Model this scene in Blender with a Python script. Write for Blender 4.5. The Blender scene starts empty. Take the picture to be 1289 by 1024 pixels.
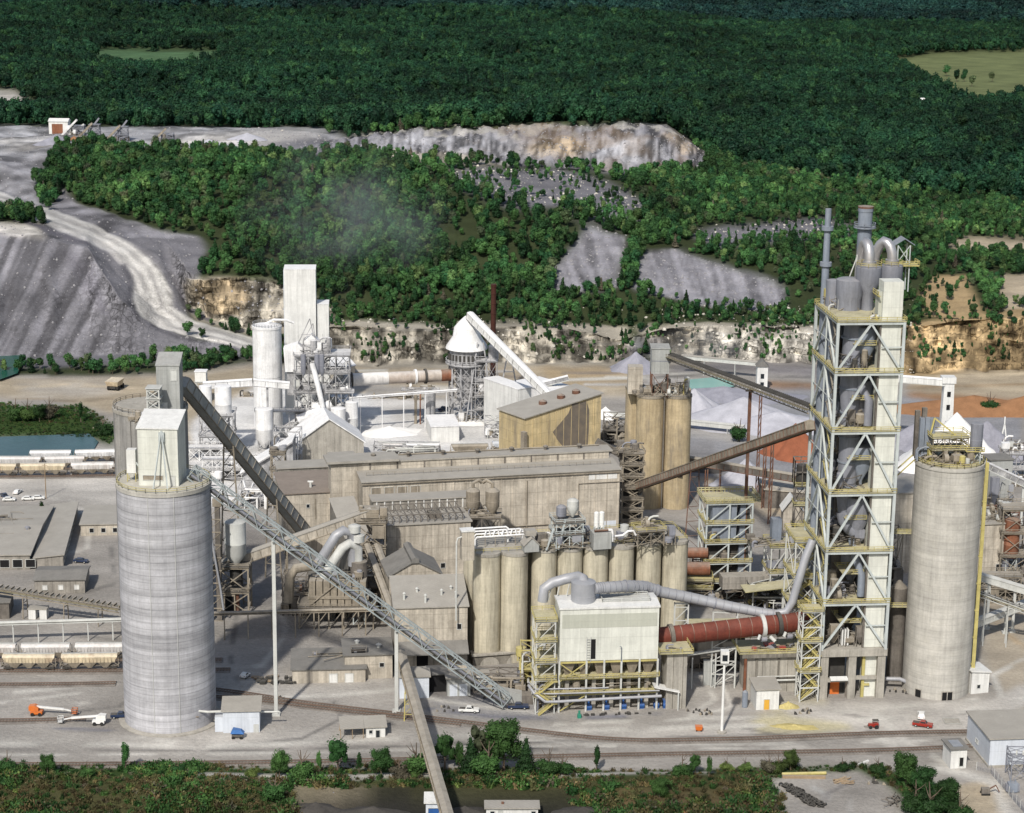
import bpy, math, random
import numpy as np
from mathutils import Vector, Matrix, Euler
R = math.radians
PI = math.pi
rnd = random.Random(7)
scene = bpy.context.scene
COL = scene.collection

# ------------------------------------------------------------------ camera model
F, CX, CY = 2600.0, 644.5, 512.0
PITCH, ROLL, CAMH = R(14.1), R(0.7), 220.0
RC = (Matrix.Rotation(PI/2-PITCH, 3, 'X') @ Matrix.Rotation(ROLL, 3, 'Z'))
RCT = RC.transposed()
CAM = Vector((0, 0, CAMH))
cd = bpy.data.cameras.new('camera'); cam = bpy.data.objects.new('camera', cd); COL.objects.link(cam)
cam.matrix_world = Matrix.Translation(CAM) @ RC.to_4x4()
cd.sensor_width = 36.0; cd.lens = F/1289.0*36.0; cd.clip_start = 1.0; cd.clip_end = 40000.0
scene.camera = cam

def G(px, py, z=0.0):
    """world point seen in direction px,py on the level z"""
    r = RC @ Vector(((px-CX)/F, -(py-CY)/F, -1.0))
    t = (z-CAMH)/r.z
    return CAM + r*t
def up(p, py):
    """height above p (x,y) that is seen on row py"""
    q0 = RCT @ (Vector((p[0], p[1], 0.0))-CAM); u = RCT @ Vector((0, 0, 1)); k = (py-CY)/F
    # q.y/(-q.z) = -k  ->  q.y = k q.z
    return (k*q0.z-q0.y)/(u.y-k*u.z)
def PR(p):
    q = RCT @ (Vector(p)-CAM)
    return CX+F*q.x/(-q.z), CY-F*q.y/(-q.z)
def atd(px, py, Y):
    """point on the ray px,py at world distance Y"""
    r = RC @ Vector(((px-CX)/F, -(py-CY)/F, -1.0))
    return CAM + r*(Y/r.y)

# ------------------------------------------------------------------ light
SUN_EL, SUN_AZ = R(43), R(16)
w = bpy.data.worlds.new("World"); scene.world = w; w.use_nodes = True
nt = w.node_tree; nt.nodes.clear()
sky = nt.nodes.new('ShaderNodeTexSky'); sky.sky_type = 'NISHITA'; sky.sun_disc = False
sky.sun_elevation = SUN_EL; sky.sun_rotation = PI+SUN_AZ; sky.air_density = 1.2; sky.dust_density = 2.0
bg = nt.nodes.new('ShaderNodeBackground'); bg.inputs[1].default_value = 0.105
wo = nt.nodes.new('ShaderNodeOutputWorld')
nt.links.new(sky.outputs[0], bg.inputs[0]); nt.links.new(bg.outputs[0], wo.inputs[0])
sl = bpy.data.lights.new('sun', 'SUN'); sl.energy = 4.1; sl.angle = R(2.0); sl.color = (1.0, 0.95, 0.87)
so = bpy.data.objects.new('sun', sl); COL.objects.link(so)
dv = Vector((math.sin(SUN_AZ)*math.cos(SUN_EL), math.cos(SUN_AZ)*math.cos(SUN_EL), -math.sin(SUN_EL)))
so.rotation_euler = dv.to_track_quat('-Z', 'Y').to_euler(); so.location = (0, 0, 400)
scene.view_settings.view_transform = 'Standard'; scene.view_settings.look = 'None'
scene.view_settings.exposure = 0; scene.view_settings.gamma = 1
scene.cycles.max_bounces = 5; scene.cycles.diffuse_bounces = 3; scene.cycles.transparent_max_bounces = 6
scene.cycles.use_adaptive_sampling = True; scene.cycles.caustics_reflective = False; scene.cycles.caustics_refractive = False

# ------------------------------------------------------------------ materials
class NT:
    def __init__(s, name):
        s.m = bpy.data.materials.new(name); s.m.use_nodes = True
        s.t = s.m.node_tree; s.t.nodes.clear()
        s.out = s.n('ShaderNodeOutputMaterial'); s.b = s.n('ShaderNodeBsdfPrincipled')
        s.l(s.b.outputs[0], s.out.inputs[0])
    def n(s, typ, **k):
        nd = s.t.nodes.new(typ)
        for a, v in k.items(): setattr(nd, a, v)
        return nd
    def l(s, a, b): s.t.links.new(a, b)
    def noise(s, vec, scale, detail=3, rough=0.6):
        nd = s.n('ShaderNodeTexNoise'); nd.inputs['Scale'].default_value = scale
        nd.inputs['Detail'].default_value = detail; nd.inputs['Roughness'].default_value = rough
        s.l(vec, nd.inputs['Vector']); return nd.outputs[0]
    def mapping(s, vec, sc):
        nd = s.n('ShaderNodeMapping'); nd.inputs['Scale'].default_value = sc; s.l(vec, nd.inputs[0]); return nd.outputs[0]
    def ramp(s, fac, a, b, c0=0.0, c1=1.0):
        nd = s.n('ShaderNodeMapRange'); s.l(fac, nd.inputs[0])
        for i, v in enumerate((a, b, c0, c1)): nd.inputs[i+1].default_value = v
        return nd.outputs[0]
    def math(s, op, a, b=None):
        nd = s.n('ShaderNodeMath', operation=op)
        for i, v in enumerate((a, b)):
            if v is None: continue
            if isinstance(v, (int, float)): nd.inputs[i].default_value = v
            else: s.l(v, nd.inputs[i])
        return nd.outputs[0]
    def mix(s, fac, a, b, mode='MIX'):
        nd = s.n('ShaderNodeMix', data_type='RGBA', blend_type=mode)
        for sock, v in ((nd.inputs[0], fac), (nd.inputs[6], a), (nd.inputs[7], b)):
            if isinstance(v, (int, float)): sock.default_value = v
            elif isinstance(v, (tuple, list)): sock.default_value = (v[0], v[1], v[2], 1)
            else: s.l(v, sock)
        return nd.outputs[2]
    def scale(s, colr, fac):
        nd = s.n('ShaderNodeVectorMath', operation='SCALE'); s.l(colr, nd.inputs[0]); s.l(fac, nd.inputs[3]); return nd.outputs[0]
    def bump(s, h, dist, strength=1.0):
        nd = s.n('ShaderNodeBump'); nd.inputs['Distance'].default_value = dist; nd.inputs['Strength'].default_value = strength
        s.l(h, nd.inputs['Height']); s.l(nd.outputs[0], s.b.inputs['Normal'])

DUST = (0.40, 0.37, 0.32)
MATS = {}
def mat(name, col, rough=0.8, var=0.25, dust=0.5, streak=0.3, corr=0.0, band=0.0, panel=0.0, stain=None, metal=0.0, dustcol=DUST, stainamt=0.5, vband=0.0):
    """weathered painted / concrete / steel surface: patchy base, rain streaks, dust settling on top faces"""
    if name in MATS: return MATS[name]
    s = NT(name)
    geo = s.n('ShaderNodeNewGeometry'); pos = geo.outputs['Position']
    tc = s.n('ShaderNodeTexCoord'); ob = tc.outputs['Object']
    c = s.mix(0.0, col, col)
    v = s.ramp(s.noise(pos, 0.22, 4), 0.3, 0.7, 1-var, 1+var*0.7)
    v2 = s.ramp(s.noise(pos, 1.7, 3), 0.3, 0.7, 1-var*0.45, 1+var*0.4)
    f = s.math('MULTIPLY', v, v2)
    if streak:
        st = s.ramp(s.noise(s.mapping(pos, (.75, .75, 0.04)), 1.0, 5, .75), 0.42, 0.68, 1+streak*0.2, 1-streak)
        f = s.math('MULTIPLY', f, st)
    if band:
        bn = s.ramp(s.noise(s.mapping(pos, (0.02, 0.02, 0.42)), 1.0, 4, .75), 0.3, 0.7, 1-band, 1+band)
        f = s.math('MULTIPLY', f, bn)
        sep = s.n('ShaderNodeSeparateXYZ'); s.l(pos, sep.inputs[0])
        j = s.math('FRACT', s.math('MULTIPLY', sep.outputs[2], 1/1.85))
        j = s.ramp(s.math('ABSOLUTE', s.math('SUBTRACT', j, 0.5)), 0.40, 0.5, 1.0, 1-band*0.9)
        f = s.math('MULTIPLY', f, j)
    if panel:
        sp = s.n('ShaderNodeSeparateXYZ'); s.l(ob, sp.inputs[0])
        for ax, per in ((0, 5.6), (2, 4.3)):
            j = s.math('FRACT', s.math('MULTIPLY', sp.outputs[ax], 1/per))
            j = s.ramp(s.math('ABSOLUTE', s.math('SUBTRACT', j, 0.5)), 0.465, 0.5, 1.0, 1-panel)
            f = s.math('MULTIPLY', f, j)
        cell = s.n('ShaderNodeTexVoronoi', distance='CHEBYCHEV'); cell.inputs['Scale'].default_value = 0.22
        s.l(s.mapping(ob, (1, 1, 1.2)), cell.inputs['Vector'])
        bw = s.n('ShaderNodeSeparateColor'); s.l(cell.outputs['Color'], bw.inputs[0])
        f = s.math('MULTIPLY', f, s.ramp(bw.outputs[0], 0, 1, 1-panel*0.35, 1+panel*0.25))
    c = s.scale(c, f)
    if stain:
        sn = s.noise(s.mapping(pos, (0.5, 0.5, 0.09)), 0.6, 4, .7)
        c = s.mix(s.ramp(sn, 0.5, 0.72, 0, stainamt), c, stain)
    if dust:
        sn = s.n('ShaderNodeSeparateXYZ'); s.l(geo.outputs['True Normal'], sn.inputs[0])
        u = s.ramp(sn.outputs[2], 0.25, 0.9, 0, 1)
        dn = s.ramp(s.noise(pos, 0.6, 4), 0.3, 0.65, dust*0.55, min(1, dust*1.25))
        c = s.mix(s.math('MULTIPLY', u, dn), c, dustcol)
        d2 = s.ramp(s.noise(pos, 0.35, 3), 0.45, 0.8, 0, dust*0.35)
        c = s.mix(d2, c, dustcol)
    s.l(c, s.b.inputs['Base Color'])
    s.b.inputs['Roughness'].default_value = rough; s.b.inputs['Metallic'].default_value = metal
    s.b.inputs['Specular IOR Level'].default_value = 0.25
    if corr:
        sp = s.n('ShaderNodeSeparateXYZ'); s.l(ob, sp.inputs[0])
        wv = s.math('SINE', s.math('MULTIPLY', s.math('ADD', sp.outputs[0], sp.outputs[1]), 2*PI/corr))
        s.bump(wv, 0.04, 0.3)
    else:
        s.bump(s.noise(pos, 2.5, 3), 0.05, 0.4)
    MATS[name] = s.m
    return s.m

M = dict(
 silo_blue=mat('concrete_blue_grey', (.415,.415,.44), .85, .16, .18, .16, band=.30, dustcol=(.46,.44,.41)),
 silo_warm=mat('concrete_warm_grey', (.45,.435,.40), .85, .16, .3, .2, band=.15, dustcol=(.52,.48,.36)),
 silo_old=mat('concrete_old_beige', (.52,.48,.375), .9, .12, .35, .34, band=.05, stain=(.14,.12,.09), stainamt=.5),
 silo_ochre=mat('concrete_ochre', (.44,.355,.225), .9, .2, .35, .3, band=.05, stain=(.13,.12,.11), stainamt=.6),
 silo_grey=mat('concrete_dark_grey', (.27,.265,.255), .9, .15, .4, .4, band=.05),
 concrete=mat('concrete_plain', (.36,.34,.30), .9, .2, .35, .35),
 concrete_d=mat('concrete_dirty', (.20,.185,.16), .9, .3, .4, .5),
 clad_beige=mat('cladding_beige', (.49,.445,.375), .75, .22, .4, .3, corr=1.1, panel=.3, stain=(.16,.13,.10), stainamt=.35),
 clad_ochre=mat('cladding_ochre', (.60,.48,.27), .75, .12, .35, .2, corr=1.1, panel=.25, stain=(.14,.125,.11), stainamt=.75),
 clad_cream=mat('cladding_cream', (.63,.64,.585), .6, .09, .12, .16, corr=0, panel=.13),
 clad_cream_d=mat('cladding_cream_dark', (.44,.45,.39), .6, .05, .12, .08, corr=.9),  # darker cream for the front band and the shaft side
 clad_white=mat('cladding_white', (.68,.68,.66), .6, .1, .35, .2, corr=.9, panel=.08, dustcol=(.66,.65,.62)),
 clad_grey=mat('cladding_grey', (.36,.37,.36), .7, .10, .3, .25, corr=1.0, panel=.12),
 clad_blue=mat('cladding_pale_blue', (.58,.62,.68), .6, .06, .25, .1, corr=.9, panel=.1),
 clad_dgrey=mat('cladding_dusty_grey', (.30,.28,.25), .8, .2, .5, .4, corr=1.2, panel=.3),
 roof=mat('roof_dusty_grey', (.34,.32,.285), .85, .2, .55, 0, corr=1.3, dustcol=(.33,.31,.275)),
 roof_brown=mat('roof_brown', (.20,.165,.14), .85, .15, .35, 0, corr=1.3, dustcol=(.30,.26,.22)),
 roof_dark=mat('roof_dark', (.17,.165,.155), .85, .25, .35, 0, corr=1.3, dustcol=(.25,.235,.21)),
 lime=mat('lime_white', (.74,.74,.74), .8, .18, .6, .25, dustcol=(.78,.77,.76), stain=(.42,.41,.40), stainamt=.35),
 lime_d=mat('lime_dusted_steel', (.34,.34,.35), .8, .45, .75, .35, dustcol=(.66,.65,.64)),
 steel=mat('steel_pale_blue_grey', (.47,.51,.51), .6, .12, .25, .15, dustcol=(.5,.47,.38)),
 steel_tr=mat('steel_truss_grey_green', (.30,.34,.35), .7, .2, .25, .2),
 steel_l=mat('steel_light_grey', (.52,.53,.51), .6, .12, .3, .15),
 steel_m=mat('steel_vessel_grey', (.235,.245,.285), .55, .12, .25, .25, metal=.1),
 steel_b=mat('steel_blue_grey_dark', (.21,.24,.29), .6, .15, .25, .2),
 steel_d=mat('steel_dusty_dark', (.15,.135,.12), .8, .35, .45, .3, dustcol=(.30,.27,.22)),
 steel_r=mat('steel_rusty', (.15,.075,.05), .85, .35, .5, .35, stain=(.08,.05,.04)),
 steel_t=mat('steel_dusty_tan', (.27,.235,.185), .85, .3, .5, .3),
 shiny=mat('duct_silver', (.50,.49,.50), .35, .06, .1, .05, metal=.6),
 duct=mat('duct_grey', (.36,.37,.40), .5, .08, .25, .1, metal=.2),
 yellow=mat('paint_yellow', (.46,.40,.15), .7, .2, .35, .2, dustcol=(.50,.45,.28)),
 ydeck=mat('deck_yellow_dust', (.38,.35,.20), .9, .45, .5, 0, dustcol=(.50,.46,.34)),
 kiln_red=mat('kiln_red', (.14,.034,.022), .7, .3, .2, .2, dustcol=(.27,.13,.10), stain=(.12,.035,.025)),
 kiln_old=mat('kiln_old', (.40,.34,.29), .8, .22, .5, .25, stain=(.22,.11,.07), dustcol=(.68,.66,.63)),
 kiln_white=mat('kiln_lime_dust', (.62,.60,.58), .8, .15, .6, .25, dustcol=(.74,.73,.71)),
 rust_red=mat('rust_chimney', (.055,.018,.012), .8, .25, .05, .2),
 rust_tank=mat('rust_tank', (.22,.09,.05), .85, .3, .35, .35, stain=(.12,.06,.04)),
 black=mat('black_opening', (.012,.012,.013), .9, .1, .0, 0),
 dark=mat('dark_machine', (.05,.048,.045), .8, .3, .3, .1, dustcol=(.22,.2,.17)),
 belt=mat('conveyor_belt', (.10,.10,.10), .9, .2, .5, 0, dustcol=(.24,.23,.2)),
 olive=mat('walkway_olive', (.20,.18,.11), .9, .25, .4, 0, dustcol=(.3,.27,.19)),
 hop_tan=mat('hopper_tan_paint', (.62,.53,.38), .7, .12, .3, .35, stain=(.22,.11,.06), dustcol=(.62,.58,.50), stainamt=.6),
 hop_white=mat('hopper_white_paint', (.66,.64,.62), .7, .10, .4, .3, stain=(.25,.14,.09), dustcol=(.66,.63,.60), stainamt=.35),
 orange=mat('paint_orange', (.62,.16,.03), .6, .15, .2, .1),
 red=mat('paint_red', (.30,.03,.02), .5, .1, .2, .1),
 white=mat('paint_white', (.75,.75,.73), .4, .05, .15, .05),
 navy=mat('paint_navy', (.02,.035,.08), .35, .1, .12, .05),
 bluep=mat('paint_blue', (.03,.10,.30), .5, .1, .15, .1),
 tarp=mat('tarp_blue', (.05,.16,.42), .7, .2, .1, .1),
 tyre=mat('tyre_rubber', (.02,.02,.02), .9, .2, .2, 0),
 glassd=mat('window_dark', (.02,.025,.03), .15, .1, .0, 0),
 ydoor=mat('door_yellow', (.65,.36,.05), .6, .1, .1, .1),
 teal=mat('paint_teal', (.03,.22,.15), .6, .1, .15, .1),
 wood=mat('timber', (.30,.22,.14), .9, .25, .3, 0),
 ballast=mat('ballast', (.20,.18,.16), .95, .3, 0, 0),
 rail=mat('rail_steel', (.16,.11,.085), .6, .2, .1, 0),
 sleeper=mat('sleeper', (.09,.07,.055), .95, .25, .2, 0),
)

# ------------------------------------------------------------------ mesh builder
class MB:
    def __init__(s): s.v = []; s.f = []; s.sm = []
    def add(s, vs, fs, smooth=False):
        o = len(s.v); s.v += [tuple(v) for v in vs]; s.f += [tuple(i+o for i in f) for f in fs]; s.sm += [smooth]*len(fs); return s
    def hexa(s, p):   # 8 points: bottom 4 ccw, top 4 ccw
        return s.add(p, [(3,2,1,0),(4,5,6,7),(0,1,5,4),(1,2,6,5),(2,3,7,6),(3,0,4,7)])
    def box(s, x0, y0, z0, x1, y1, z1):
        return s.hexa([(x0,y0,z0),(x1,y0,z0),(x1,y1,z0),(x0,y1,z0),(x0,y0,z1),(x1,y0,z1),(x1,y1,z1),(x0,y1,z1)])
    def cbox(s, cx, cy, z0, w, d, h): return s.box(cx-w/2, cy-d/2, z0, cx+w/2, cy+d/2, z0+h)
    def beam(s, a, b, w=.3, h=None):
        a = Vector(a); b = Vector(b); h = h or w; d = b-a
        if d.length < 1e-6: return s
        d.normalize(); ref = Vector((0,0,1)) if abs(d.z) < .98 else Vector((0,1,0))
        sx = d.cross(ref).normalized()*(w/2); sy = sx.cross(d).normalized()*(h/2)
        return s.hexa([a-sx-sy, a+sx-sy, a+sx+sy, a-sx+sy, b-sx-sy, b+sx-sy, b+sx+sy, b-sx+sy])
    def cyl(s, a, b, r0, r1=None, n=20, caps=True, smooth=True):
        a = Vector(a); b = Vector(b); r1 = r0 if r1 is None else r1; d = (b-a).normalized()
        ref = Vector((1,0,0)) if abs(d.x) < .9 else Vector((0,1,0))
        x = d.cross(ref).normalized(); y = d.cross(x)
        ring = [x*math.cos(2*PI*i/n)+y*math.sin(2*PI*i/n) for i in range(n)]
        vs = [a+q*r0 for q in ring]+[b+q*r1 for q in ring]
        s.add(vs, [(i,(i+1)%n,n+(i+1)%n,n+i) for i in range(n)], smooth)
        if caps:
            if r0 > 0: s.add(vs[:n], [tuple(range(n-1,-1,-1))])
            if r1 > 0: s.add(vs[n:], [tuple(range(n))])
        return s
    def lathe(s, cx, cy, prof, n=24, smooth=True, caps=(True, True)):
        if smooth and len(prof) > 2:   # keep sharp profile corners sharp
            k = 1
            while k < len(prof)-1:
                a, b, c = prof[k-1], prof[k], prof[k+1]; u = Vector((b[0]-a[0], b[1]-a[1])); v = Vector((c[0]-b[0], c[1]-b[1]))
                if u.length > 1e-6 and v.length > 1e-6 and u.normalized().dot(v.normalized()) < .80:
                    s.lathe(cx, cy, prof[:k+1], n, True, caps=(caps[0], False)); s.lathe(cx, cy, prof[k:], n, True, caps=(False, caps[1])); return s
                k += 1
        vs = []
        for r, z in prof: vs += [(cx+r*math.cos(2*PI*i/n), cy+r*math.sin(2*PI*i/n), z) for i in range(n)]
        fs = [(k*n+i, k*n+(i+1)%n, (k+1)*n+(i+1)%n, (k+1)*n+i) for k in range(len(prof)-1) for i in range(n)]
        s.add(vs, fs, smooth)
        if caps[0] and prof[0][0] > .01: s.add(vs[:n], [tuple(range(n-1,-1,-1))])
        if caps[1] and prof[-1][0] > .01: s.add(vs[-n:], [tuple(range(n))])
        return s
    def tube(s, pts, r, n=12):
        pts = [Vector(p) for p in pts]; rs = r if isinstance(r, (list, tuple)) else [r]*len(pts)
        vs = []; px = None
        for i, p in enumerate(pts):
            d = (pts[min(i+1, len(pts)-1)]-pts[max(i-1, 0)]).normalized()
            ref = px if px is not None else (Vector((0,0,1)) if abs(d.z) < .9 else Vector((1,0,0)))
            x = (ref-d*ref.dot(d)).normalized(); px = x; y = d.cross(x)
            vs += [p+(x*math.cos(2*PI*k/n)+y*math.sin(2*PI*k/n))*rs[i] for k in range(n)]
        m = len(pts)
        s.add(vs, [(k*n+i, k*n+(i+1)%n, (k+1)*n+(i+1)%n, (k+1)*n+i) for k in range(m-1) for i in range(n)], True)
        s.add(vs[:n], [tuple(range(n-1,-1,-1))]); s.add(vs[-n:], [tuple(range(n))]); return s
    def prism(s, poly, a, b, axis='y'):
        """extrude a 2-D polygon: axis y -> (x,z), axis z -> (x,y), axis x -> (y,z)"""
        def P(q, t): return (q[0], t, q[1]) if axis == 'y' else ((q[0], q[1], t) if axis == 'z' else (t, q[0], q[1]))
        n = len(poly); vs = [P(q, a) for q in poly]+[P(q, b) for q in poly]
        return s.add(vs, [tuple(range(n)), tuple(range(2*n-1, n-1, -1))]+[(i, n+i, n+(i+1)%n, (i+1)%n) for i in range(n)])
    def rail(s, pts, h=1.1, t=.13, closed=False, step=2.4):
        pts = [Vector(p) for p in pts]
        if closed: pts = pts+[pts[0]]
        for a, b in zip(pts, pts[1:]):
            for z in (h, h*.55): s.beam(a+Vector((0,0,z)), b+Vector((0,0,z)), t)
            n = max(1, int((b-a).length/step))
            for i in range(n+1): q = a.lerp(b, i/n); s.beam(q, q+Vector((0,0,h)), t)
        return s
    def build(s, name, m, parent=None, coll=None):
        me = bpy.data.meshes.new(name); me.from_pydata(s.v, [], s.f); 
        me.polygons.foreach_set('use_smooth', s.sm)
        me.materials.append(m if not isinstance(m, str) else M[m]); me.update()
        o = bpy.data.objects.new(name, me); (coll or COL).objects.link(o)
        if parent is not None: o.parent = parent
        return o

def tag(o, label=None, cat=None, group=None, kind=None):
    if label: o['label'] = label
    if cat: o['category'] = cat
    if group: o['group'] = group
    if kind: o['kind'] = kind
    return o
def thing(name, label, cat, loc=(0,0,0), rotz=0.0, group=None):
    o = bpy.data.objects.new(name, None); COL.objects.link(o); o.empty_display_size = .5
    o.location = loc; o.rotation_euler = (0, 0, rotz)
    return tag(o, label, cat, group)
def dup(root, loc, rotz=0.0, label=None, scale=None):
    r = root.copy(); COL.objects.link(r); r.location = loc; r.rotation_euler = (0, 0, rotz)
    if scale: r.scale = (scale,)*3 if not isinstance(scale, tuple) else scale
    if label: r['label'] = label
    for ch in KIDS(root):
        c = ch.copy(); COL.objects.link(c); c.parent = r
        for g in KIDS(ch):
            d = g.copy(); COL.objects.link(d); d.parent = c
    return r
_kc = {}
def KIDS(o):
    return [c for c in bpy.data.objects if c.parent == o] if o.name not in _kc else _kc[o.name]
# ------------------------------------------------------------------ numpy noise
def _h(ix, iy, seed):
    h = (ix*374761393+iy*668265263+seed*1442695041) & 0xffffffff
    h = ((h ^ (h >> 13))*1274126177) & 0xffffffff
    return ((h ^ (h >> 16)) & 0xffff)/65535.0
def vnoise(x, y, seed=0):
    x = np.asarray(x, float); y = np.asarray(y, float)
    ix = np.floor(x).astype(np.int64); iy = np.floor(y).astype(np.int64)
    fx = x-ix; fy = y-iy; fx = fx*fx*(3-2*fx); fy = fy*fy*(3-2*fy)
    a = _h(ix, iy, seed); b = _h(ix+1, iy, seed); c = _h(ix, iy+1, seed); d = _h(ix+1, iy+1, seed)
    return (a*(1-fx)+b*fx)*(1-fy)+(c*(1-fx)+d*fx)*fy
def fbm(x, y, seed=0, o=4):
    s = 0; a = .5; t = 0
    for k in range(o): s = s+a*vnoise(x*2**k, y*2**k, seed+k*17); t += a; a *= .5
    return s/t
def inpoly(px, py, poly):
    ins = np.zeros(px.shape, bool); n = len(poly)
    for i in range(n):
        x0, y0 = poly[i]; x1, y1 = poly[(i+1) % n]
        if y0 == y1: continue
        c = ((y0 > py) != (y1 > py)) & (px < (x1-x0)*(py-y0)/(y1-y0)+x0)
        ins ^= c
    return ins

# ------------------------------------------------------------------ terrain
ST = [-320, 0, 60, 110, 150, 200, 240, 270, 330, 420, 560, 700, 780, 840, 900, 1000, 1080, 1140, 1200, 1289, 1620]
def line(d):
    ks = sorted(d); 
    return (np.interp(ST, ks, [d[k][0] for k in ks]), np.interp(ST, ks, [d[k][1] for k in ks]))
LINES = [line(x) for x in (
 {0:(1500,0)},
 {0:(1150,0)},
 {0:(1000,0)},
 {0:(965,0)},
 {0:(640,0)},
 {0:(484,0)},
 {-320:(452,0), 0:(452,0), 60:(449,0), 120:(447,0), 200:(446,0), 260:(445,0), 330:(446,1), 420:(458,0), 560:(456,0), 700:(456,0), 780:(456,0), 840:(454,0), 1000:(456,0), 1080:(462,0), 1140:(470,0), 1289:(468,0)},
 {-320:(300,45), 0:(297,46), 60:(298,46), 110:(312,42), 150:(375,24), 200:(412,10), 240:(423,7), 270:(427,6), 330:(440,2), 420:(412,14), 560:(412,14), 700:(412,14), 780:(430,7), 840:(414,14), 1000:(412,15), 1080:(425,12), 1140:(412,18), 1200:(402,22), 1289:(397,24)},
 {-320:(262,47), 0:(262,47.5), 60:(286,46.5), 110:(302,43), 150:(350,29), 200:(396,13), 240:(412,8.5), 270:(418,7), 330:(432,3.5), 420:(404,15), 560:(404,15), 700:(402,15.5), 780:(412,12), 840:(404,15.5), 1000:(404,16), 1140:(400,20), 1200:(394,23), 1289:(390,24.5)},
 {-320:(238,48), 0:(240,48), 60:(258,48), 110:(280,45), 150:(298,43), 200:(325,36), 240:(392,13), 270:(403,10), 330:(412,8), 420:(398,16), 560:(398,16), 700:(396,16.5), 780:(400,15), 840:(398,16), 1000:(398,17), 1140:(394,21), 1200:(386,24), 1289:(382,25.5)},
 {-320:(205,58), 0:(208,58), 60:(232,52), 110:(255,49), 150:(275,47), 200:(296,43), 240:(345,31), 270:(350,30), 330:(348,31), 400:(362,28), 420:(385,19), 560:(386,18.5), 700:(384,19), 780:(384,19.5), 840:(386,18.5), 1000:(384,19.5), 1140:(380,24), 1200:(368,27), 1289:(348,29)},
 {-320:(185,62), 0:(185,62), 60:(200,60), 200:(250,53), 330:(262,51), 420:(270,48), 560:(280,46), 700:(290,43), 780:(300,40), 840:(305,38), 1000:(310,36), 1140:(322,31), 1200:(318,30), 1289:(308,30)},
 {-320:(176,63), 0:(176,63), 60:(185,63), 200:(203,62), 330:(208,61), 420:(205,62), 560:(202,61), 700:(208,58), 780:(214,55), 840:(216,53), 900:(222,49), 1000:(240,42), 1140:(272,33), 1289:(290,29)},
 {-320:(164,64), 0:(164,64), 200:(165,64), 330:(166,65), 420:(174,66), 560:(163,72), 700:(156,76), 780:(154,77), 830:(156,76), 860:(175,66), 900:(208,51), 1000:(228,42), 1140:(255,33), 1289:(272,28)},
 {-320:(160,64), 0:(160,64), 200:(161,64), 330:(162,65), 420:(170,66), 560:(160.5,72), 700:(153.5,76), 780:(151.5,77), 830:(153.5,76), 860:(172,66), 900:(204,50), 1000:(222,41), 1140:(248,32), 1289:(262,28)},
 {-320:(149,28), 0:(149,28), 420:(156,26), 700:(146,26), 840:(146,26), 900:(168,30), 1000:(190,30), 1289:(205,26)},
 {0:(100,15)},
 {0:(50,18)},
 {0:(10,26)},
 {0:(-20,46)},
 {0:(-40,70)},
)]
SUBS = [4,10,22,130,60,16,46,20,16,26,60,24,22,4,10,28,26,22,14,8,1]
assert len(LINES) == len(SUBS)
PXS = np.arange(-316, 1612, 3.2)
rows_py, rows_z, rid = [], [], []
for i in range(len(LINES)-1):
    a, b = LINES[i], LINES[i+1]
    a = [np.interp(PXS, ST, q) for q in a]; b = [np.interp(PXS, ST, q) for q in b]
    for k in range(SUBS[i]):
        t = k/SUBS[i]; rows_py.append(a[0]*(1-t)+b[0]*t); rows_z.append(a[1]*(1-t)+b[1]*t); rid.append(i)
rows_py.append(b[0]); rows_z.append(b[1]); rid.append(len(LINES)-1)
TPY = np.array(rows_py); TZ = np.array(rows_z); TPX = np.broadcast_to(PXS, TPY.shape).copy(); RID = np.array(rid)
rc = np.array(RC)
def unproj(px, py, z):
    v = np.stack([(px-CX)/F, -(py-CY)/F, -np.ones_like(px)], -1) @ rc.T
    t = (z-CAMH)/v[..., 2]
    return v[..., 0]*t, v[..., 1]*t
X0, Y0 = unproj(TPX, TPY, TZ)
for i in range(1, len(TPY)): # distance must grow from row to row
    Y0[i] = np.maximum(Y0[i], Y0[i-1]+.15)
CLIFF = np.zeros(TPY.shape)
def smoothstep(x, a, b): t = np.clip((x-a)/(b-a), 0, 1); return t*t*(3-2*t)
c1 = (RID == 6)[:, None]*smoothstep(TPX, 380, 430)
c2 = (RID == 9)[:, None]*smoothstep(TPX, 225, 245)*(1-smoothstep(TPX, 405, 425))
hillmask = smoothstep(475-TPY, 0, 25)
n1 = fbm(X0/38, Y0/38, 3, 5)-.5; n2 = fbm(X0/9, Y0/9, 9, 4)-.5
far = smoothstep(Y0, 1750, 2100)
TZ2 = TZ + hillmask*(1-far)*(n1*5+n2*1.6) + far*(fbm(X0/420, Y0/420, 21, 4)-.5)*50*(1-smoothstep(TPX, 880, 1080)*.85)
dface = np.isin(RID, (12, 13))[:, None]*smoothstep(TPX, 380, 450)*(1-smoothstep(TPX, 880, 930))
TZ2 += dface*((fbm(X0/4, Y0/8, 91, 4)-.5)*6+(fbm(X0/40, Y0/60, 93, 2)-.5)*7)
TZ2 += (1-hillmask)*(fbm(X0/25, Y0/25, 5, 3)-.5)*.35
# cliff faces: push rock ledges in and out
led = np.round(TZ/3.2)*3.2
TZ2 = np.where((c1+c2) > .3, led*.8+TZ*.2+n2*3.4, TZ2)
off = (c1+c2)*((fbm(X0/16, TZ/14, 31, 4)-.5)*20+(np.abs(fbm(X0/6, TZ/22, 37, 3)-.5))*9)
Y1 = Y0+off
# gullies of the waste tip on the left
gul = (RID == 6)[:, None]*(1-smoothstep(TPX, 130, 170))
TZ2 += gul*(vnoise((X0+.25*Y0)/5.5, Y0/90, 77)-.5)*3.0*np.sin(np.clip((TPY-300)/150, 0, 1)*PI)
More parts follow.
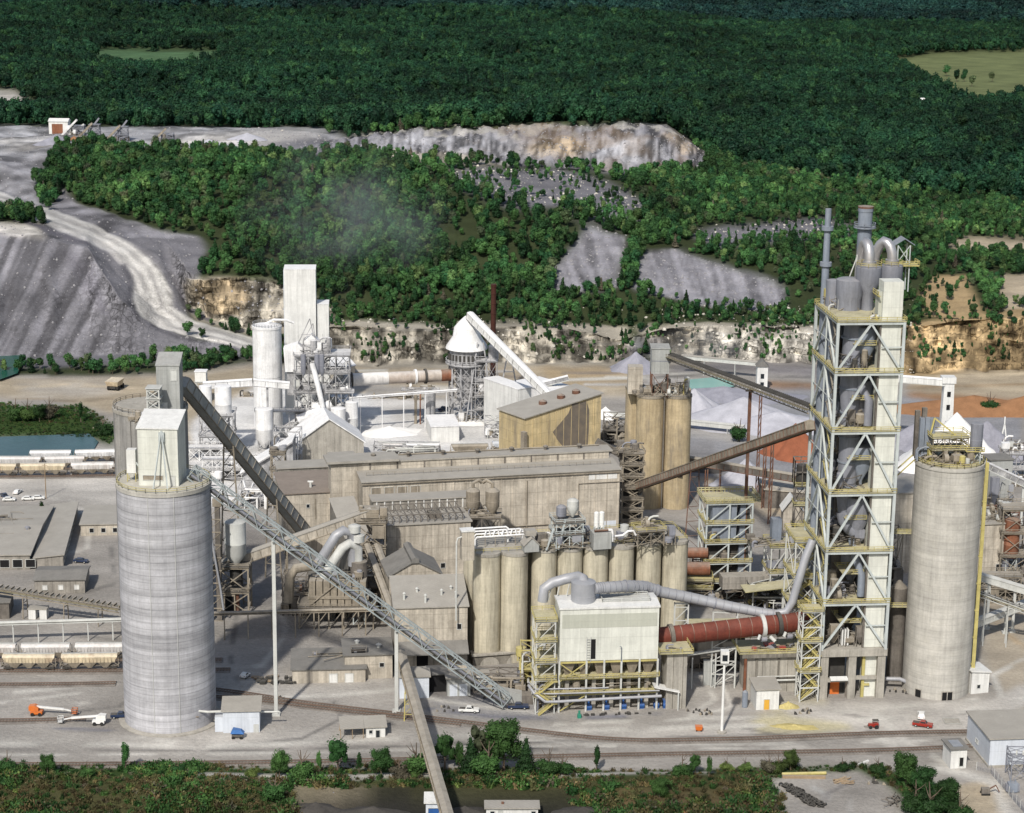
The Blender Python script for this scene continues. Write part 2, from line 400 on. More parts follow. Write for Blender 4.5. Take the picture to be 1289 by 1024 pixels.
# foreground bank
bank = smoothstep(TPY, 968, 985)*(1-smoothstep(TPY, 1000, 1020))*(1-smoothstep(TPX, 940, 980))
TZ2 += bank*1.6
# extend past the last row to the horizon
ext = [(7000, 120), (10000, 190), (16000, 200), (30000, 120)]
xe, ye, ze = [X0], [Y1], [TZ2]
for D, z in ext:
    k = D/Y0[-1]; nn = fbm(X0[-1]*k/1500, np.full_like(X0[-1], D/1500), 5, 3)
    xe.append((X0[-1]*k)[None]); ye.append((Y0[-1]*k)[None]); ze.append((z*(.6+.8*nn))[None])
XX = np.concatenate(xe); YY = np.concatenate(ye); ZZ = np.concatenate(ze)
NR, NC = XX.shape
EPX = np.concatenate([TPX]+[TPX[-1:]]*4); EPY = np.concatenate([TPY]+[TPY[-1:]]*4)
def terr(px, py):
    """surface point of the terrain looked at in px,py"""
    j = int(round((px-PXS[0])/3.2)); i = int(np.argmin(np.abs(TPY[:, j]-py)))
    return Vector((XX[i, j], YY[i, j], ZZ[i, j]))

# cover: colours painted by area, edges broken up
cov = np.zeros(EPX.shape, int)
colr = np.zeros(EPX.shape+(3,))
jx = (fbm(XX/14, YY/14, 41, 4)-.5)*14; jy = (fbm(XX/14, YY/14, 43, 4)-.5)*9
QX = EPX+jx; QY = EPY+jy
JX = EPX+(fbm(XX/30, YY/30, 51, 4)-.5)*26; JY = EPY+(fbm(XX/30, YY/30, 53, 4)-.5)*16
C_ = dict(ground=(.31,.29,.265), pale=(.45,.425,.39), darkgrey=(.17,.16,.155), tan=(.38,.32,.235), waste=(.152,.149,.163), road=(.46,.445,.42),
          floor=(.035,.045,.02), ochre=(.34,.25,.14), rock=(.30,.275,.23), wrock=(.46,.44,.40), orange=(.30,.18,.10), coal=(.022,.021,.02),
          lime=(.60,.59,.575), grass=(.04,.07,.018), dry=(.075,.058,.032), field=(.13,.15,.065), dfield=(.07,.13,.06), wdark=(.13,.125,.145), bgrey=(.265,.265,.278), yel=(.45,.41,.28), white=(.6,.59,.56))
COVER = [ # (cover id, colour, mode, polygon) id 1 forest hill, 2 far forest, 3 haul road, 4 grass strip, 5 scrub
 (0,'ground',0,[(-999,-999),(3000,-999),(3000,3000),(-999,3000)]),
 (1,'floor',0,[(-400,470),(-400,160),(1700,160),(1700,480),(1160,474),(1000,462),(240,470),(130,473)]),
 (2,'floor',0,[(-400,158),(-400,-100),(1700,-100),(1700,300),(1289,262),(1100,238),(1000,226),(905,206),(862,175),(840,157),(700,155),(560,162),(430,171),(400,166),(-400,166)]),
 (0,'ground',0,[(-400,480),(-400,474),(130,474),(220,470),(330,456),(420,466),(560,462),(1000,462),(1090,470),(1143,474),(1289,470),(1700,470),(1700,500),(-400,500)]),
 # waste plateau and tips
 (0,'bgrey',0,[(-400,205),(-400,158),(400,161),(430,168),(420,190),(400,200),(330,196),(250,192),(180,192),(120,186),(75,188),(40,230),(60,270),(-400,262)]),
 (0,'waste',1,[(-400,300),(-400,200),(60,200),(70,240),(60,262),(-100,256),(-100,300)]),
 (0,'pale',1,[(170,188),(250,172),(400,165),(415,178),(330,186),(240,194)]),
 (0,'pale',1,[(0,176),(120,172),(125,182),(0,186)]),
 (0,'waste',0,[(340,182),(430,170),(560,163),(700,157),(835,157),(860,172),(895,206),(880,224),(800,222),(690,208),(560,203),(440,200),(400,200)]),
 (0,'bgrey',1,[(440,192),(520,172),(640,170),(680,186),(740,172),(800,176),(800,212),(690,196)]),
 (0,'ochre',1,[(650,180),(720,172),(740,186),(720,200),(680,196)]),
 (0,'ochre',1,[(835,168),(850,166),(880,196),(862,200)]),
 (0,'bgrey',1,[(770,176),(820,178),(850,212),(770,208)]),
 (0,'waste',0,[(-400,455),(-400,300),(-20,290),(70,288),(110,303),(152,336),(168,385),(205,408),(240,425),(330,440),(330,452),(220,455),(130,460),(30,462)]),
 (0,'wdark',1,[(60,300),(112,312),(150,372),(160,400),(130,392),(90,340)]),
 (0,'waste',0,[(120,285),(250,300),(262,312),(250,350),(236,380),(240,408),(215,392),(205,350),(160,312)]),
 (0,'waste',0,[(62,262),(75,232),(100,258),(150,274),(210,292),(250,300),(240,350),(200,345),(160,312),(120,292),(60,270)]),
 (0,'pale',0,[(-400,290),(-400,278),(0,284),(70,286),(130,304),(100,304),(0,296)]),
 (0,'waste',0,[(48,272),(112,292),(168,328),(186,360),(176,398),(140,398),(118,330),(56,304)]),
 (3,'road',0,[(-400,226),(0,246),(60,268),(120,289),(168,312),(203,345),(216,368),(219,390),(250,407),(290,421),(330,431),(330,443),(290,435),(240,423),(196,408),(170,391),(164,374),(168,355),(156,332),(112,303),(60,284),(0,262),(-400,243)]),
 (0,'rock',0,[(236,350),(280,348),(330,352),(380,366),(420,388),(420,420),(330,424),(300,418),(250,404),(234,386)]),
 (0,'ochre',1,[(240,352),(300,350),(318,372),(300,396),(260,398)]),
 # middle cliffs
 (0,'rock',0,[(400,406),(560,407),(700,407),(790,414),(800,458),(700,470),(400,470)]),
 (0,'rock',0,[(800,414),(860,408),(1030,410),(1100,420),(1090,466),(840,462)]),
 (0,'wrock',1,[(880,412),(1030,412),(1060,440),(1030,452),(900,448)]),
 (0,'wdark',1,[(780,450),(800,424),(830,426),(850,452)]),
 # bare patches in the hillside
 (0,'waste',0,[(736,286),(786,298),(782,340),(776,366),(696,370),(690,346)]),
 (0,'waste',0,[(794,366),(808,318),(850,316),(935,344),(990,362),(985,394),(900,390)]),
 (5,'waste',0,[(560,218),(600,212),(700,214),(772,232),(820,262),(800,286),(760,282),(712,262),(640,262),(585,240)]),
 (0,'waste',1,[(706,264),(780,262),(806,274),(790,286),(730,282)]),
 (5,'rock',0,[(450,196),(560,196),(640,206),(560,214),(480,206)]),
 (5,'waste',0,[(860,290),(940,286),(1030,276),(1100,290),(1000,302),(900,312)]),
 # right hand quarry
 (0,'tan',0,[(1170,300),(1220,300),(1289,304),(1700,306),(1700,330),(1289,322),(1210,318)]),
 (0,'tan',0,[(1262,344),(1700,334),(1700,470),(1289,470),(1276,400),(1256,372)]),
 (0,'ochre',0,[(1120,412),(1150,404),(1200,398),(1240,392),(1289,388),(1700,380),(1700,478),(1289,474),(1143,480),(1090,470)]),
 (5,'ochre',0,[(1160,372),(1176,350),(1216,350),(1240,392),(1200,400),(1165,396)]),
 (0,'tan',0,[(1143,474),(1289,466),(1700,462),(1700,500),(1200,500),(1143,492)]),
 (0,'orange',0,[(1143,494),(1190,496),(1240,500),(1289,502),(1700,504),(1700,518),(1260,520),(1200,516),(1143,512)]),
 (0,'orange',0,[(965,480),(1030,482),(1030,494),(968,492)]),
 # plant yard: stone yard, lime works, dirt
 (0,'tan',0,[(-400,476),(140,476),(250,470),(330,460),(330,560),(240,560),(200,520),(140,520),(60,500),(-400,500)]),
 (0,'pale',1,[(20,480),(140,478),(150,492),(90,500),(20,492)]),
 (0,'lime',0,[(240,530),(330,480),(480,500),(560,505),(650,520),(660,600),(240,640)]),
 (0,'tan',0,[(430,462),(760,462),(800,470),(800,500),(600,500),(560,490),(430,480)]),
 (0,'pale',1,[(460,505),(560,500),(640,505),(640,520),(500,530)]),
 (0,'ochre',1,[(680,466),(760,462),(800,476),(740,486),(690,482)]),
 (0,'bgrey',0,[(800,486),(1030,488),(1143,500),(1289,520),(1289,560),(1100,610),(800,590)]),
 (0,'wdark',1,[(830,456),(1030,452),(1030,474),(850,468)]),
 (0,'pale',1,[(850,520),(960,520),(1010,540),(940,560),(860,550)]),
 (0,'darkgrey',1,[(860,560),(900,560),(920,600),(850,610)]),
 (0,'tan',1,[(880,610),(1020,600),(1020,660),(890,640)]),
 (0,'tan',1,[(1225,740),(1289,730),(1600,730),(1600,900),(1289,905),(1240,830)]),
 (0,'pale',0,[(-400,585),(-400,560),(160,560),(160,640),(60,625),(-400,620)]),
 (0,'ground',0,[(-400,545),(-400,532),(130,528),(150,560),(120,560)]),
 (4,'grass',0,[(-400,545),(-400,512),(100,512),(150,540),(140,562),(118,552),(-400,548)]),
 # front yard stripes
 (0,'darkgrey',1,[(270,660),(345,650),(350,760),(280,770)]),  # dark patch paints the big silo's shadow onto the ground
 (0,'darkgrey',1,[(350,680),(500,670),(520,880),(640,886),(640,870),(480,750)]),
 (0,'pale',1,[(-400,925),(160,925),(300,918),(700,915),(1289,900),(1700,890),(1700,908),(1100,926),(700,930),(300,940),(-400,945)]),
 (0,'pale',1,[(860,850),(880,845),(905,905),(880,905)]),
 (0,'pale',1,[(270,860),(480,850),(500,870),(290,880)]),
 (0,'bgrey',1,[(540,880),(700,885),(700,905),(560,902)]),
 (0,'yel',0,[(948,908),(960,900),(1060,905),(1075,918),(1030,924),(955,925)]),
 (0,'yel',1,[(970,888),(1040,875),(1050,900),(980,905)]),
 (0,'pale',0,[(980,888),(1250,880),(1289,860),(1330,870),(1260,905),(1100,915),(1000,903)]),
 # foreground bank
 (4,'grass',0,[(-400,966),(200,964),(420,966),(600,968),(800,975),(950,968),(1090,966),(1160,975),(1230,1040),(1260,1600),(-400,1600)]),
 (4,'dry',1,[(-400,990),(250,985),(450,990),(960,985),(975,1040),(960,1600),(-400,1600)]),
 (0,'pale',0,[(250,974),(420,982),(560,976),(560,982),(420,990),(250,984)]),
 (0,'pale',0,[(640,978),(900,976),(900,981),(640,985)]),
 (0,'coal',0,[(370,1004),(500,998),(620,1006),(720,1012),(760,1035),(700,1600),(330,1600)]),
 (0,'orange',2,[(760,1012),(900,1010),(960,1022),(980,1200),(780,1200)]),
 (0,'tan',1,[(340,994),(410,992),(480,1002),(380,1012)]),
 (0,'coal',2,[(800,1018),(960,1008),(1000,1030),(960,1100),(790,1100)]),
 (0,'ground',0,[(966,982),(1010,974),(1080,970),(1120,988),(1160,1030),(1200,1600),(1010,1600),(985,1010)]),
 (0,'ground',0,[(1150,965),(1700,930),(1700,1600),(1290,1600),(1240,1010)]),
 (0,'tan',0,[(1200,990),(1245,980),(1270,1005),(1262,1035),(1215,1030)]),
 # distance
 (6,'field',0,[(1118,76),(1180,68),(1289,64),(1700,62),(1700,138),(1289,132),(1230,142),(1185,122),(1140,96)]),
 (6,'dfield',0,[(118,66),(175,62),(275,64),(280,86),(200,90),(118,86)]),
 (6,'field',0,[(960,12),(1040,8),(1064,12),(1030,18),(965,17)]),
 (0,'pale',0,[(-60,124),(20,126),(55,140),(50,150),(-60,152)]),
 (0,'wrock',0,[(1150,138),(1196,138),(1196,142),(1150,142)]),
]
JIT = [(fbm(XX/q, YY/q, 51+k, 4)-.5, fbm(XX/q, YY/q, 151+k, 4)-.5) for k, q in enumerate((12, 20, 30, 44, 60, 80))]
for cid, cn, mode, poly in COVER:
    c = np.array(C_[cn])
    if cid == 3 or (cid in (1, 2) and mode == 0):
        wgt = inpoly(EPX+jx*.25, EPY+jy*.25, poly).astype(float)
    else:
        amp = 1.0 if mode == 0 else 1.9
        wgt = sum(inpoly(EPX+u*38*amp*(.5+.25*k)/1.5, EPY+v*20*amp*(.5+.25*k)/1.5, poly).astype(float) for k, (u, v) in enumerate(JIT))/len(JIT)
    hard = inpoly(QX, QY, poly) if cid == 4 else wgt > .5
    k = wgt[..., None]*(1.0 if mode == 0 else (.65 if mode == 1 else .5))
    colr = colr*(1-k)+c*k
    if mode == 0: cov[hard] = cid
for _ in range(2):
    p = np.pad(colr, ((1,1),(1,1),(0,0)), 'edge'); colr = (p[1:-1,1:-1]*2+p[:-2,1:-1]+p[2:,1:-1]+p[1:-1,:-2]+p[1:-1,2:])/6
g_ = (np.concatenate([RID, [99]*4]) == 6)[:, None]*(1-smoothstep(EPX, 120, 165))
sc_ = EPX+.52*(EPY-300)+(fbm(XX/40, YY/40, 13, 3)-.5)*10
colr *= (1+g_*(np.clip((fbm(sc_/9, EPY/300, 15, 3)-.42)*3.2, -.38, .5)))[..., None]
# wheel lanes of the haul road
rm = smoothstep((cov == 3).astype(float), .4, .6); cen = np.zeros_like(EPX)
for i_ in range(NR):
    q_ = EPX[i_][cov[i_] == 3]
    if len(q_): cen[i_] = EPX[i_]-q_.min()
colr *= (1+rm*(.24*np.sin(cen/4.2+fbm(XX/30, YY/30, 14, 2)*3)-.02))[..., None]
cl_ = np.zeros_like(EPX); cl_[:len(c1)] = np.clip(c1+c2, 0, 1)
colr *= (1+cl_*np.clip((fbm(XX/5, ZZ/3.2, 95, 4)-.5)*3.4, -.62, .45))[..., None]
colr *= (1+cl_*np.clip((fbm(XX/4.5, ZZ/45, 89, 3)-.5)*3.0, -.6, .4))[..., None]
crk = np.abs(fbm(XX/13, ZZ/60, 97, 3)-.5); colr *= (1-cl_*.6*(crk < .018))[..., None]
df_ = np.zeros_like(EPX); df_[:len(dface)] = dface
colr *= (1+df_*np.clip((fbm(EPX/4+EPY/30, EPY/14, 99, 4)-.47)*5, -.6, .75))[..., None]
rimw = df_*smoothstep(fbm(XX/9, YY/9, 96, 3), .5, .62)*(EPY < 172); colr = colr*(1-rimw[..., None]*.6)+np.array(C_['wrock'])*rimw[..., None]*.6
och = df_*smoothstep(fbm(XX/30, YY/30, 98, 3), .56, .66)*(EPX > 560); colr = colr*(1-och[..., None]*.38)+np.array((.21,.145,.085))*och[..., None]*.38
scr = ((EPX > 680) & (EPX < 1000) & (EPY > 280) & (EPY < 398) & (cov == 0)); colr *= (1+scr*(.35+np.clip((fbm((EPX-.35*EPY)/7, EPY/50, 92, 4)-.5)*2.4, -.5, .5)+(fbm(XX/6, YY/6, 192, 3)-.5)*.9))[..., None]
wst = ((EPX < 320) & (EPY < 300) & (EPY > 150) & (cov == 0)); colr *= (1+wst*np.clip((fbm(XX/12, YY/12, 94, 4)-.5)*2.6, -.5, .9))[..., None]
# wheel marks, wet runs and dust trails of the yard
def stroke(pts, w, c, k, cut=.42):
    global colr
    d = np.full(EPX.shape, 1e9)
    for (x0, y0), (x1, y1) in zip(pts, pts[1:]):
        t_ = np.clip(((EPX-x0)*(x1-x0)+(EPY-y0)*(y1-y0))/((x1-x0)**2+(y1-y0)**2), 0, 1); d = np.minimum(d, np.hypot(EPX-x0-t_*(x1-x0), (EPY-y0-t_*(y1-y0))*1.6))
    g_ = np.clip(1.25-d/(w*1.15), 0, 1)*min(1, k*1.45)*smoothstep(fbm(XX/9, YY/9, 33, 3), cut-.12, cut+.1); colr = colr*(1-g_[..., None])+np.array(c)*g_[..., None]
RDL = [(-60,233),(0,254),(60,275),(118,297),(152,317),(182,345),(192,370),(198,392),(230,409),(280,424),(330,436)]
def offs(o): return [(x+o, y-o*.35) for x, y in RDL]
for o_, c_, k_ in ((0,(.55,.535,.51),.55),(13,(.55,.535,.51),.5),(6.5,(.33,.32,.31),.7),(-7,(.34,.33,.32),.7),(-13,(.52,.50,.48),.4)): stroke(offs(o_), 3.2, c_, k_, -1)
stroke([(156,338),(166,360),(163,380),(176,400),(215,420),(260,432)], 5, (.10,.098,.11), .8, .3); stroke([(110,308),(60,291),(20,280)], 4, (.11,.105,.12), .7, .3); stroke([(215,345),(228,368),(232,388),(262,402)], 4, (.12,.115,.125), .7, .3)
for q_ in range(16):
    x_ = 440+q_*27.0; y_ = 468+(q_*37%23); stroke([(x_,y_),(x_+45+(q_*53%60),y_+(q_*29%9)-3)], 3.2, [(.52,.50,.45),(.24,.20,.16),(.44,.42,.39)][q_%3], .75, .35)
Lt = (.50,.48,.44); Dk = (.125,.12,.115); Bd = (.19,.19,.215)
for pts, w_, c_, k_ in (
 ([(480,905),(520,925),(600,940),(700,944)],3,Dk,.6), ([(285,940),(380,930),(430,905),(420,885)],3,Dk,.5), ([(700,900),(760,907),(860,903)],3,Dk,.55), ([(930,915),(1000,930),(1060,940)],3,Dk,.5), ([(640,930),(760,940),(900,943),(1060,940)],2.5,Lt,.7), ([(170,870),(150,890),(60,900),(-40,905)],3,Dk,.45), ([(1040,895),(1100,905),(1180,905),(1230,895)],3,Dk,.45), ([(-60,936),(100,937),(250,940),(420,934),(600,926),(800,918),(1000,912),(1200,898),(1289,880),(1340,850)],5,Lt,.7),
 ([(-60,950),(200,950),(420,947),(640,940),(900,938),(1150,933),(1240,930)],3,Lt,.6), ([(-60,943),(300,945),(700,934),(1100,920)],2.2,Dk,.5),
 ([(20,915),(80,890),(150,878),(146,860),(20,872)],4,Lt,.5), ([(0,885),(60,878),(140,868)],3,Lt,.5), ([(0,920),(60,917),(150,920)],3,Bd,.6), ([(160,925),(220,935),(290,925)],5,Lt,.7),
 ([(270,850),(330,838),(360,800),(352,760)],5,Lt,.5), ([(280,720),(300,760),(290,830),(300,860)],4,Dk,.5), ([(300,880),(420,876),(500,868),(560,884),(700,900)],4,Lt,.6), ([(540,893),(620,902),(720,905),(840,899)],4,Bd,.7),
 ([(700,912),(860,905),(900,880),(880,850),(872,835)],4,Lt,.6), ([(860,905),(920,890),(905,850)],3,Lt,.6), ([(830,905),(960,903),(1100,893),(1230,880)],4,Lt,.5), ([(1110,930),(1180,965),(1250,985),(1270,1030)],9,Lt,.6), ([(1100,897),(1140,935),(1190,960)],7,Lt,.6),
 ([(1289,830),(1250,850),(1262,880),(1230,900)],5,Lt,.6), ([(1230,760),(1270,800),(1289,815)],5,(.36,.28,.19),.6), ([(60,705),(110,690),(112,650),(90,630),(20,622)],4,Lt,.5), ([(110,745),(145,735),(140,690)],4,Dk,.4), ([(0,808),(90,800),(150,806)],4,Dk,.4),
 ([(20,488),(90,484),(180,490),(240,500)],3,(.50,.42,.31),.6), ([(0,500),(90,505),(180,500)],3,(.27,.22,.16),.5), ([(430,492),(560,500),(640,500),(760,492)],4,(.46,.40,.31),.6), ([(800,478),(900,470),(1030,476)],3,Dk,.5), ([(820,600),(900,605),(960,640),(1010,650)],6,(.42,.34,.24),.5), ([(870,650),(900,700),(870,740)],6,(.20,.17,.14),.5),
 ([(1143,478),(1220,472),(1289,470)],4,(.50,.42,.30),.6), ([(1143,488),(1289,484)],3,(.28,.20,.12),.5), ([(1010,985),(1060,1010),(1090,1030)],5,(.40,.39,.37),.6), ([(1020,1010),(1080,980)],4,(.18,.17,.17),.4)):
    stroke(pts, w_, c_, k_)
var = .78+.44*fbm(XX/22, YY/22, 61, 4)
colr *= var[..., None]

def terrain_mat():
    s = NT('terrain_surface')
    at = s.n('ShaderNodeAttribute', attribute_name='Col')
    geo = s.n('ShaderNodeNewGeometry'); pos = geo.outputs['Position']
    a = s.ramp(s.noise(s.mapping(pos, (.5, 1, 1)), .07, 5, .6), .3, .7, .78, 1.22)
    b = s.ramp(s.noise(pos, .8, 4, .7), .3, .7, .86, 1.14)
    f = s.math('MULTIPLY', a, b)
    vo = s.n('ShaderNodeTexVoronoi'); vo.inputs['Scale'].default_value = .55; s.l(pos, vo.inputs['Vector'])
    sp = s.n('ShaderNodeSeparateXYZ'); s.l(geo.outputs['Normal'], sp.inputs[0])
    steep = s.ramp(sp.outputs[2], .55, .88, 1, 0)
    cc = s.n('ShaderNodeSeparateColor'); s.l(vo.outputs['Color'], cc.inputs[0])
    ed_ = s.n('ShaderNodeTexVoronoi', feature='DISTANCE_TO_EDGE'); ed_.inputs['Scale'].default_value = .3; s.l(s.mapping(pos, (1, 1, .7)), ed_.inputs['Vector'])
    crack = s.ramp(ed_.outputs['Distance'], 0, .09, .3, 1.0)
    blocks = s.ramp(cc.outputs[0], 0, 1, .5, 1.45)
    f2 = s.n('ShaderNodeMix'); s.l(s.math('MULTIPLY', steep, .9), f2.inputs[0]); f2.inputs[2].default_value = 1.0; s.l(blocks, f2.inputs[3])
    # strata and dark vertical seeps on faces
    st = s.ramp(s.noise(s.mapping(pos, (.03, .03, .8)), 1.0, 4, .7), .35, .65, .7, 1.2)
    se = s.ramp(s.noise(s.mapping(pos, (.35, .1, .03)), 1.0, 4, .7), .46, .66, 1.15, .42)
    f3 = s.n('ShaderNodeMix'); s.l(steep, f3.inputs[0]); f3.inputs[2].default_value = 1.0; s.l(s.math('MULTIPLY', s.math('MULTIPLY', st, se), crack), f3.inputs[3])
    f = s.math('MULTIPLY', f, f2.outputs[0]); f = s.math('MULTIPLY', f, f3.outputs[0])
    c = s.scale(at.outputs[0], f)
    s.l(c, s.b.inputs['Base Color']); s.b.inputs['Roughness'].default_value = .95; s.b.inputs['Specular IOR Level'].default_value = .12
    h = s.math('ADD', s.math('MULTIPLY', s.noise(pos, .9, 5, .7), 1.0), s.math('MULTIPLY', s.math('MULTIPLY', steep, vo.outputs['Distance']), .5))
    s.bump(h, .8, .6)
    return s.m
TM = terrain_mat()
idx = np.arange(NR*NC).reshape(NR, NC)
quads = np.stack([idx[:-1,:-1], idx[:-1,1:], idx[1:,1:], idx[1:,:-1]], -1)
qcov = np.round((cov[:-1,:-1]+cov[1:,1:])/2).astype(int)
qroad = (cov[:-1,:-1] == 3) & (cov[1:,1:] == 3)
rowid = np.concatenate([RID[:], [99]*4])[:-1]
isflat = (rowid < 5)[:, None] & np.ones((1, NC-1), bool)
def terrain_obj(name, mask, label=None):
    q = quads[mask]; u, inv = np.unique(q, return_inverse=True); inv = inv.reshape(q.shape)
    V = np.stack([XX.ravel()[u], YY.ravel()[u], ZZ.ravel()[u]], -1)
    me = bpy.data.meshes.new(name); me.vertices.add(len(V)); me.vertices.foreach_set('co', V.astype(np.float32).ravel())
    me.loops.add(inv.size); me.loops.foreach_set('vertex_index', inv.astype(np.int32).ravel())
    me.polygons.add(len(inv)); me.polygons.foreach_set('loop_start', np.arange(0, inv.size, 4, dtype=np.int32)); me.polygons.foreach_set('loop_total', np.full(len(inv), 4, np.int32))
    me.update(calc_edges=True)
    me.polygons.foreach_set('use_smooth', np.ones(len(inv), bool))
    ca = me.color_attributes.new('Col', 'FLOAT_COLOR', 'POINT')
    cc = np.concatenate([colr.reshape(-1, 3)[u], np.ones((len(u), 1))], 1)
    ca.data.foreach_set('color', cc.astype(np.float32).ravel())
    me.materials.append(TM)
    o = bpy.data.objects.new(name, me); COL.objects.link(o); o['kind'] = 'structure'
    return o
terrain_obj('ground', isflat & ~qroad)
terrain_obj('hills', ~isflat & ~qroad)
terrain_obj('haul_road', qroad)
# near ground from below the camera to the first row
nb = MB(); nb.add([(-2500,-800,-.3),(2500,-800,-.3),(2500,420,-.3),(-2500,420,-.3)], [(0,1,2,3)])
def plain_ground():
    s = NT('plain_earth'); geo = s.n('ShaderNodeNewGeometry')
    c = s.mix(s.noise(geo.outputs['Position'], .05, 4), (.06,.08,.03), (.16,.14,.09)); s.l(c, s.b.inputs['Base Color']); s.b.inputs['Roughness'].default_value = 1
    return s.m
tag(nb.build('near_ground', plain_ground()), kind='structure')

# ------------------------------------------------------------------ water
def water(name, col, poly, z, label, cat='pond'):
    s = NT(name+'_water'); geo = s.n('ShaderNodeNewGeometry')
    c = s.mix(s.noise(geo.outputs['Position'], .06, 3), tuple(x*.75 for x in col), tuple(x*1.2 for x in col)); s.l(c, s.b.inputs['Base Color'])
    s.b.inputs['Roughness'].default_value = .22; s.b.inputs['Specular IOR Level'].default_value = .35; s.bump(s.noise(geo.outputs['Position'], 1.2, 3), .05, .3)
    m = MB(); pts = [G(px, py, z) for px, py in poly]; m.add(pts, [tuple(range(len(pts)))])
    return tag(m.build(name, s.m), kind='structure')
water('lake', (.055,.105,.11), [(-320,574),(-300,548),(0,550),(60,548),(112,546),(124,556),(118,566),(100,574)], .5, '')
water('pond', (.01,.08,.06), [(-160,476),(-150,424),(0,424),(16,430),(26,446),(28,458),(22,470),(0,478)], 1.2, '')
water('quarry_pool', (.22,.42,.38), [(862,490),(866,478),(900,475),(918,479),(926,486),(905,491)], .6, '')
# ------------------------------------------------------------------ vegetation
def leaf_mat(name, c0, c1, yellow=(.10,.12,.02), big=.02, brown=.8):
    s = NT(name); oi = s.n('ShaderNodeObjectInfo'); geo = s.n('ShaderNodeNewGeometry')
    c = s.mix(oi.outputs['Random'], c0, c1)
    r2 = s.math('FRACT', s.math('MULTIPLY', oi.outputs['Random'], 7.31))
    c = s.mix(s.ramp(r2, .8, 1, 0, .8), c, yellow)
    r3 = s.math('FRACT', s.math('MULTIPLY', oi.outputs['Random'], 31.7)); c = s.scale(c, s.ramp(r3, 0, 1, .6, 1.45))
    c = s.mix(s.ramp(s.math('FRACT', s.math('MULTIPLY', oi.outputs['Random'], 53.3)), .955, .96, 0, brown), c, (.12,.10,.075))
    f = s.math('MULTIPLY', s.ramp(s.noise(geo.outputs['Position'], .55, 3), .3, .7, .55, 1.5), s.ramp(s.noise(geo.outputs['Position'], big, 3, .6), .35, .65, .55, 1.5))
    c = s.scale(c, f)
    s.l(c, s.b.inputs['Base Color']); s.b.inputs['Roughness'].default_value = .65; s.b.inputs['Specular IOR Level'].default_value = .2
    tr = s.n('ShaderNodeBsdfTranslucent'); s.l(c, tr.inputs[0]); mx = s.n('ShaderNodeMixShader'); mx.inputs[0].default_value = .22
    s.l(s.b.outputs[0], mx.inputs[1]); s.l(tr.outputs[0], mx.inputs[2]); s.l(mx.outputs[0], s.out.inputs[0])
    return s.m
LM_near = leaf_mat('leaves_near', (.018,.056,.016), (.050,.105,.028), (.12,.15,.04))
LM_hill = leaf_mat('leaves_hill', (.018,.068,.026), (.066,.148,.044), (.13,.19,.065), brown=.45)
LM_far = leaf_mat('leaves_far_hazed', (.008,.034,.019), (.019,.060,.025), (.035,.085,.028), big=.009, brown=0.0)  # dark bluish tone and broad mottle paint haze and cloud shadow into leaves
LM_vfar = leaf_mat('leaves_distant_hazed', (.009,.032,.031), (.014,.047,.036), (.022,.062,.04), big=.004, brown=0.0)  # bluer still: distance haze and cloud shadow painted into the leaf colour
LM_dark = leaf_mat('needles_dark', (.010,.035,.012), (.020,.052,.016), (.03,.06,.02))
BARK = mat('bark', (.13,.10,.075), .95, .3, 0, 0)

def crown(seed, rx, h, z0, nleaf, ls, conif=False, nl=7):
    r = random.Random(seed); m = MB(); lob = []
    if conif:
        lob = [((0,0,z0+h*t), rx*(1-t)*1.0+.15*rx, h*.16) for t in (.05,.22,.4,.58,.75,.9)]
    else:
        lob.append(((0,0,z0+h*.5), rx*.62, h*.42))
        for i in range(nl):
            a = r.uniform(0, 2*PI); d = rx*r.uniform(.25,.6); z = z0+h*r.uniform(.2,.8); lob.append(((d*math.cos(a), d*math.sin(a), z), rx*r.uniform(.28,.48), h*r.uniform(.16,.26)))
    for (c, a, b) in lob:   # inner lumps added to block light through the crown
        n = 7; k = .72
        m.lathe(c[0], c[1], [(a*k*math.sin(PI*t)+.001, c[2]-b*k*math.cos(PI*t)) for t in (0,.25,.5,.75,1)], n, False)
    wts = [a*a*1.0 for (_, a, b) in lob]
    for i in range(nleaf):
        c, a, b = r.choices(lob, wts)[0]
        u = Vector((r.gauss(0,1), r.gauss(0,1), r.gauss(0,1)+.25)).normalized(); q = r.uniform(.72, 1.12)
        p = Vector(c)+Vector((u.x*a*q, u.y*a*q, u.z*b*q))
        nrm = (u+Vector((r.gauss(0,.55), r.gauss(0,.55), r.gauss(0,.55)+.25))).normalized()
        t = nrm.cross(Vector((r.gauss(0,1), r.gauss(0,1), r.gauss(0,1)))).normalized(); bt = nrm.cross(t)
        s1 = ls*r.uniform(.6,1.3); s2 = s1*r.uniform(.55,1)
        m.add([p-t*s1, p-bt*s2*.8+t*s1*.1, p+t*s1, p+bt*s2], [(0,1,2,3)])
    return m
def trunk(seed, h, r0, limbs=4, spread=1.5):
    r = random.Random(seed+100); m = MB(); m.tube([(0,0,-.6),(r.uniform(-.1,.1),0,h*.4),(r.uniform(-.3,.3),r.uniform(-.3,.3),h)], [r0,r0*.7,r0*.25], 7)
    for i in range(limbs):
        a = r.uniform(0,2*PI); z = h*r.uniform(.4,.75)
        m.tube([(0,0,z),(math.cos(a)*spread*.5, math.sin(a)*spread*.5, z+h*.12),(math.cos(a)*spread, math.sin(a)*spread, z+h*.3)], [r0*.4,r0*.28,r0*.1], 5)
    return m

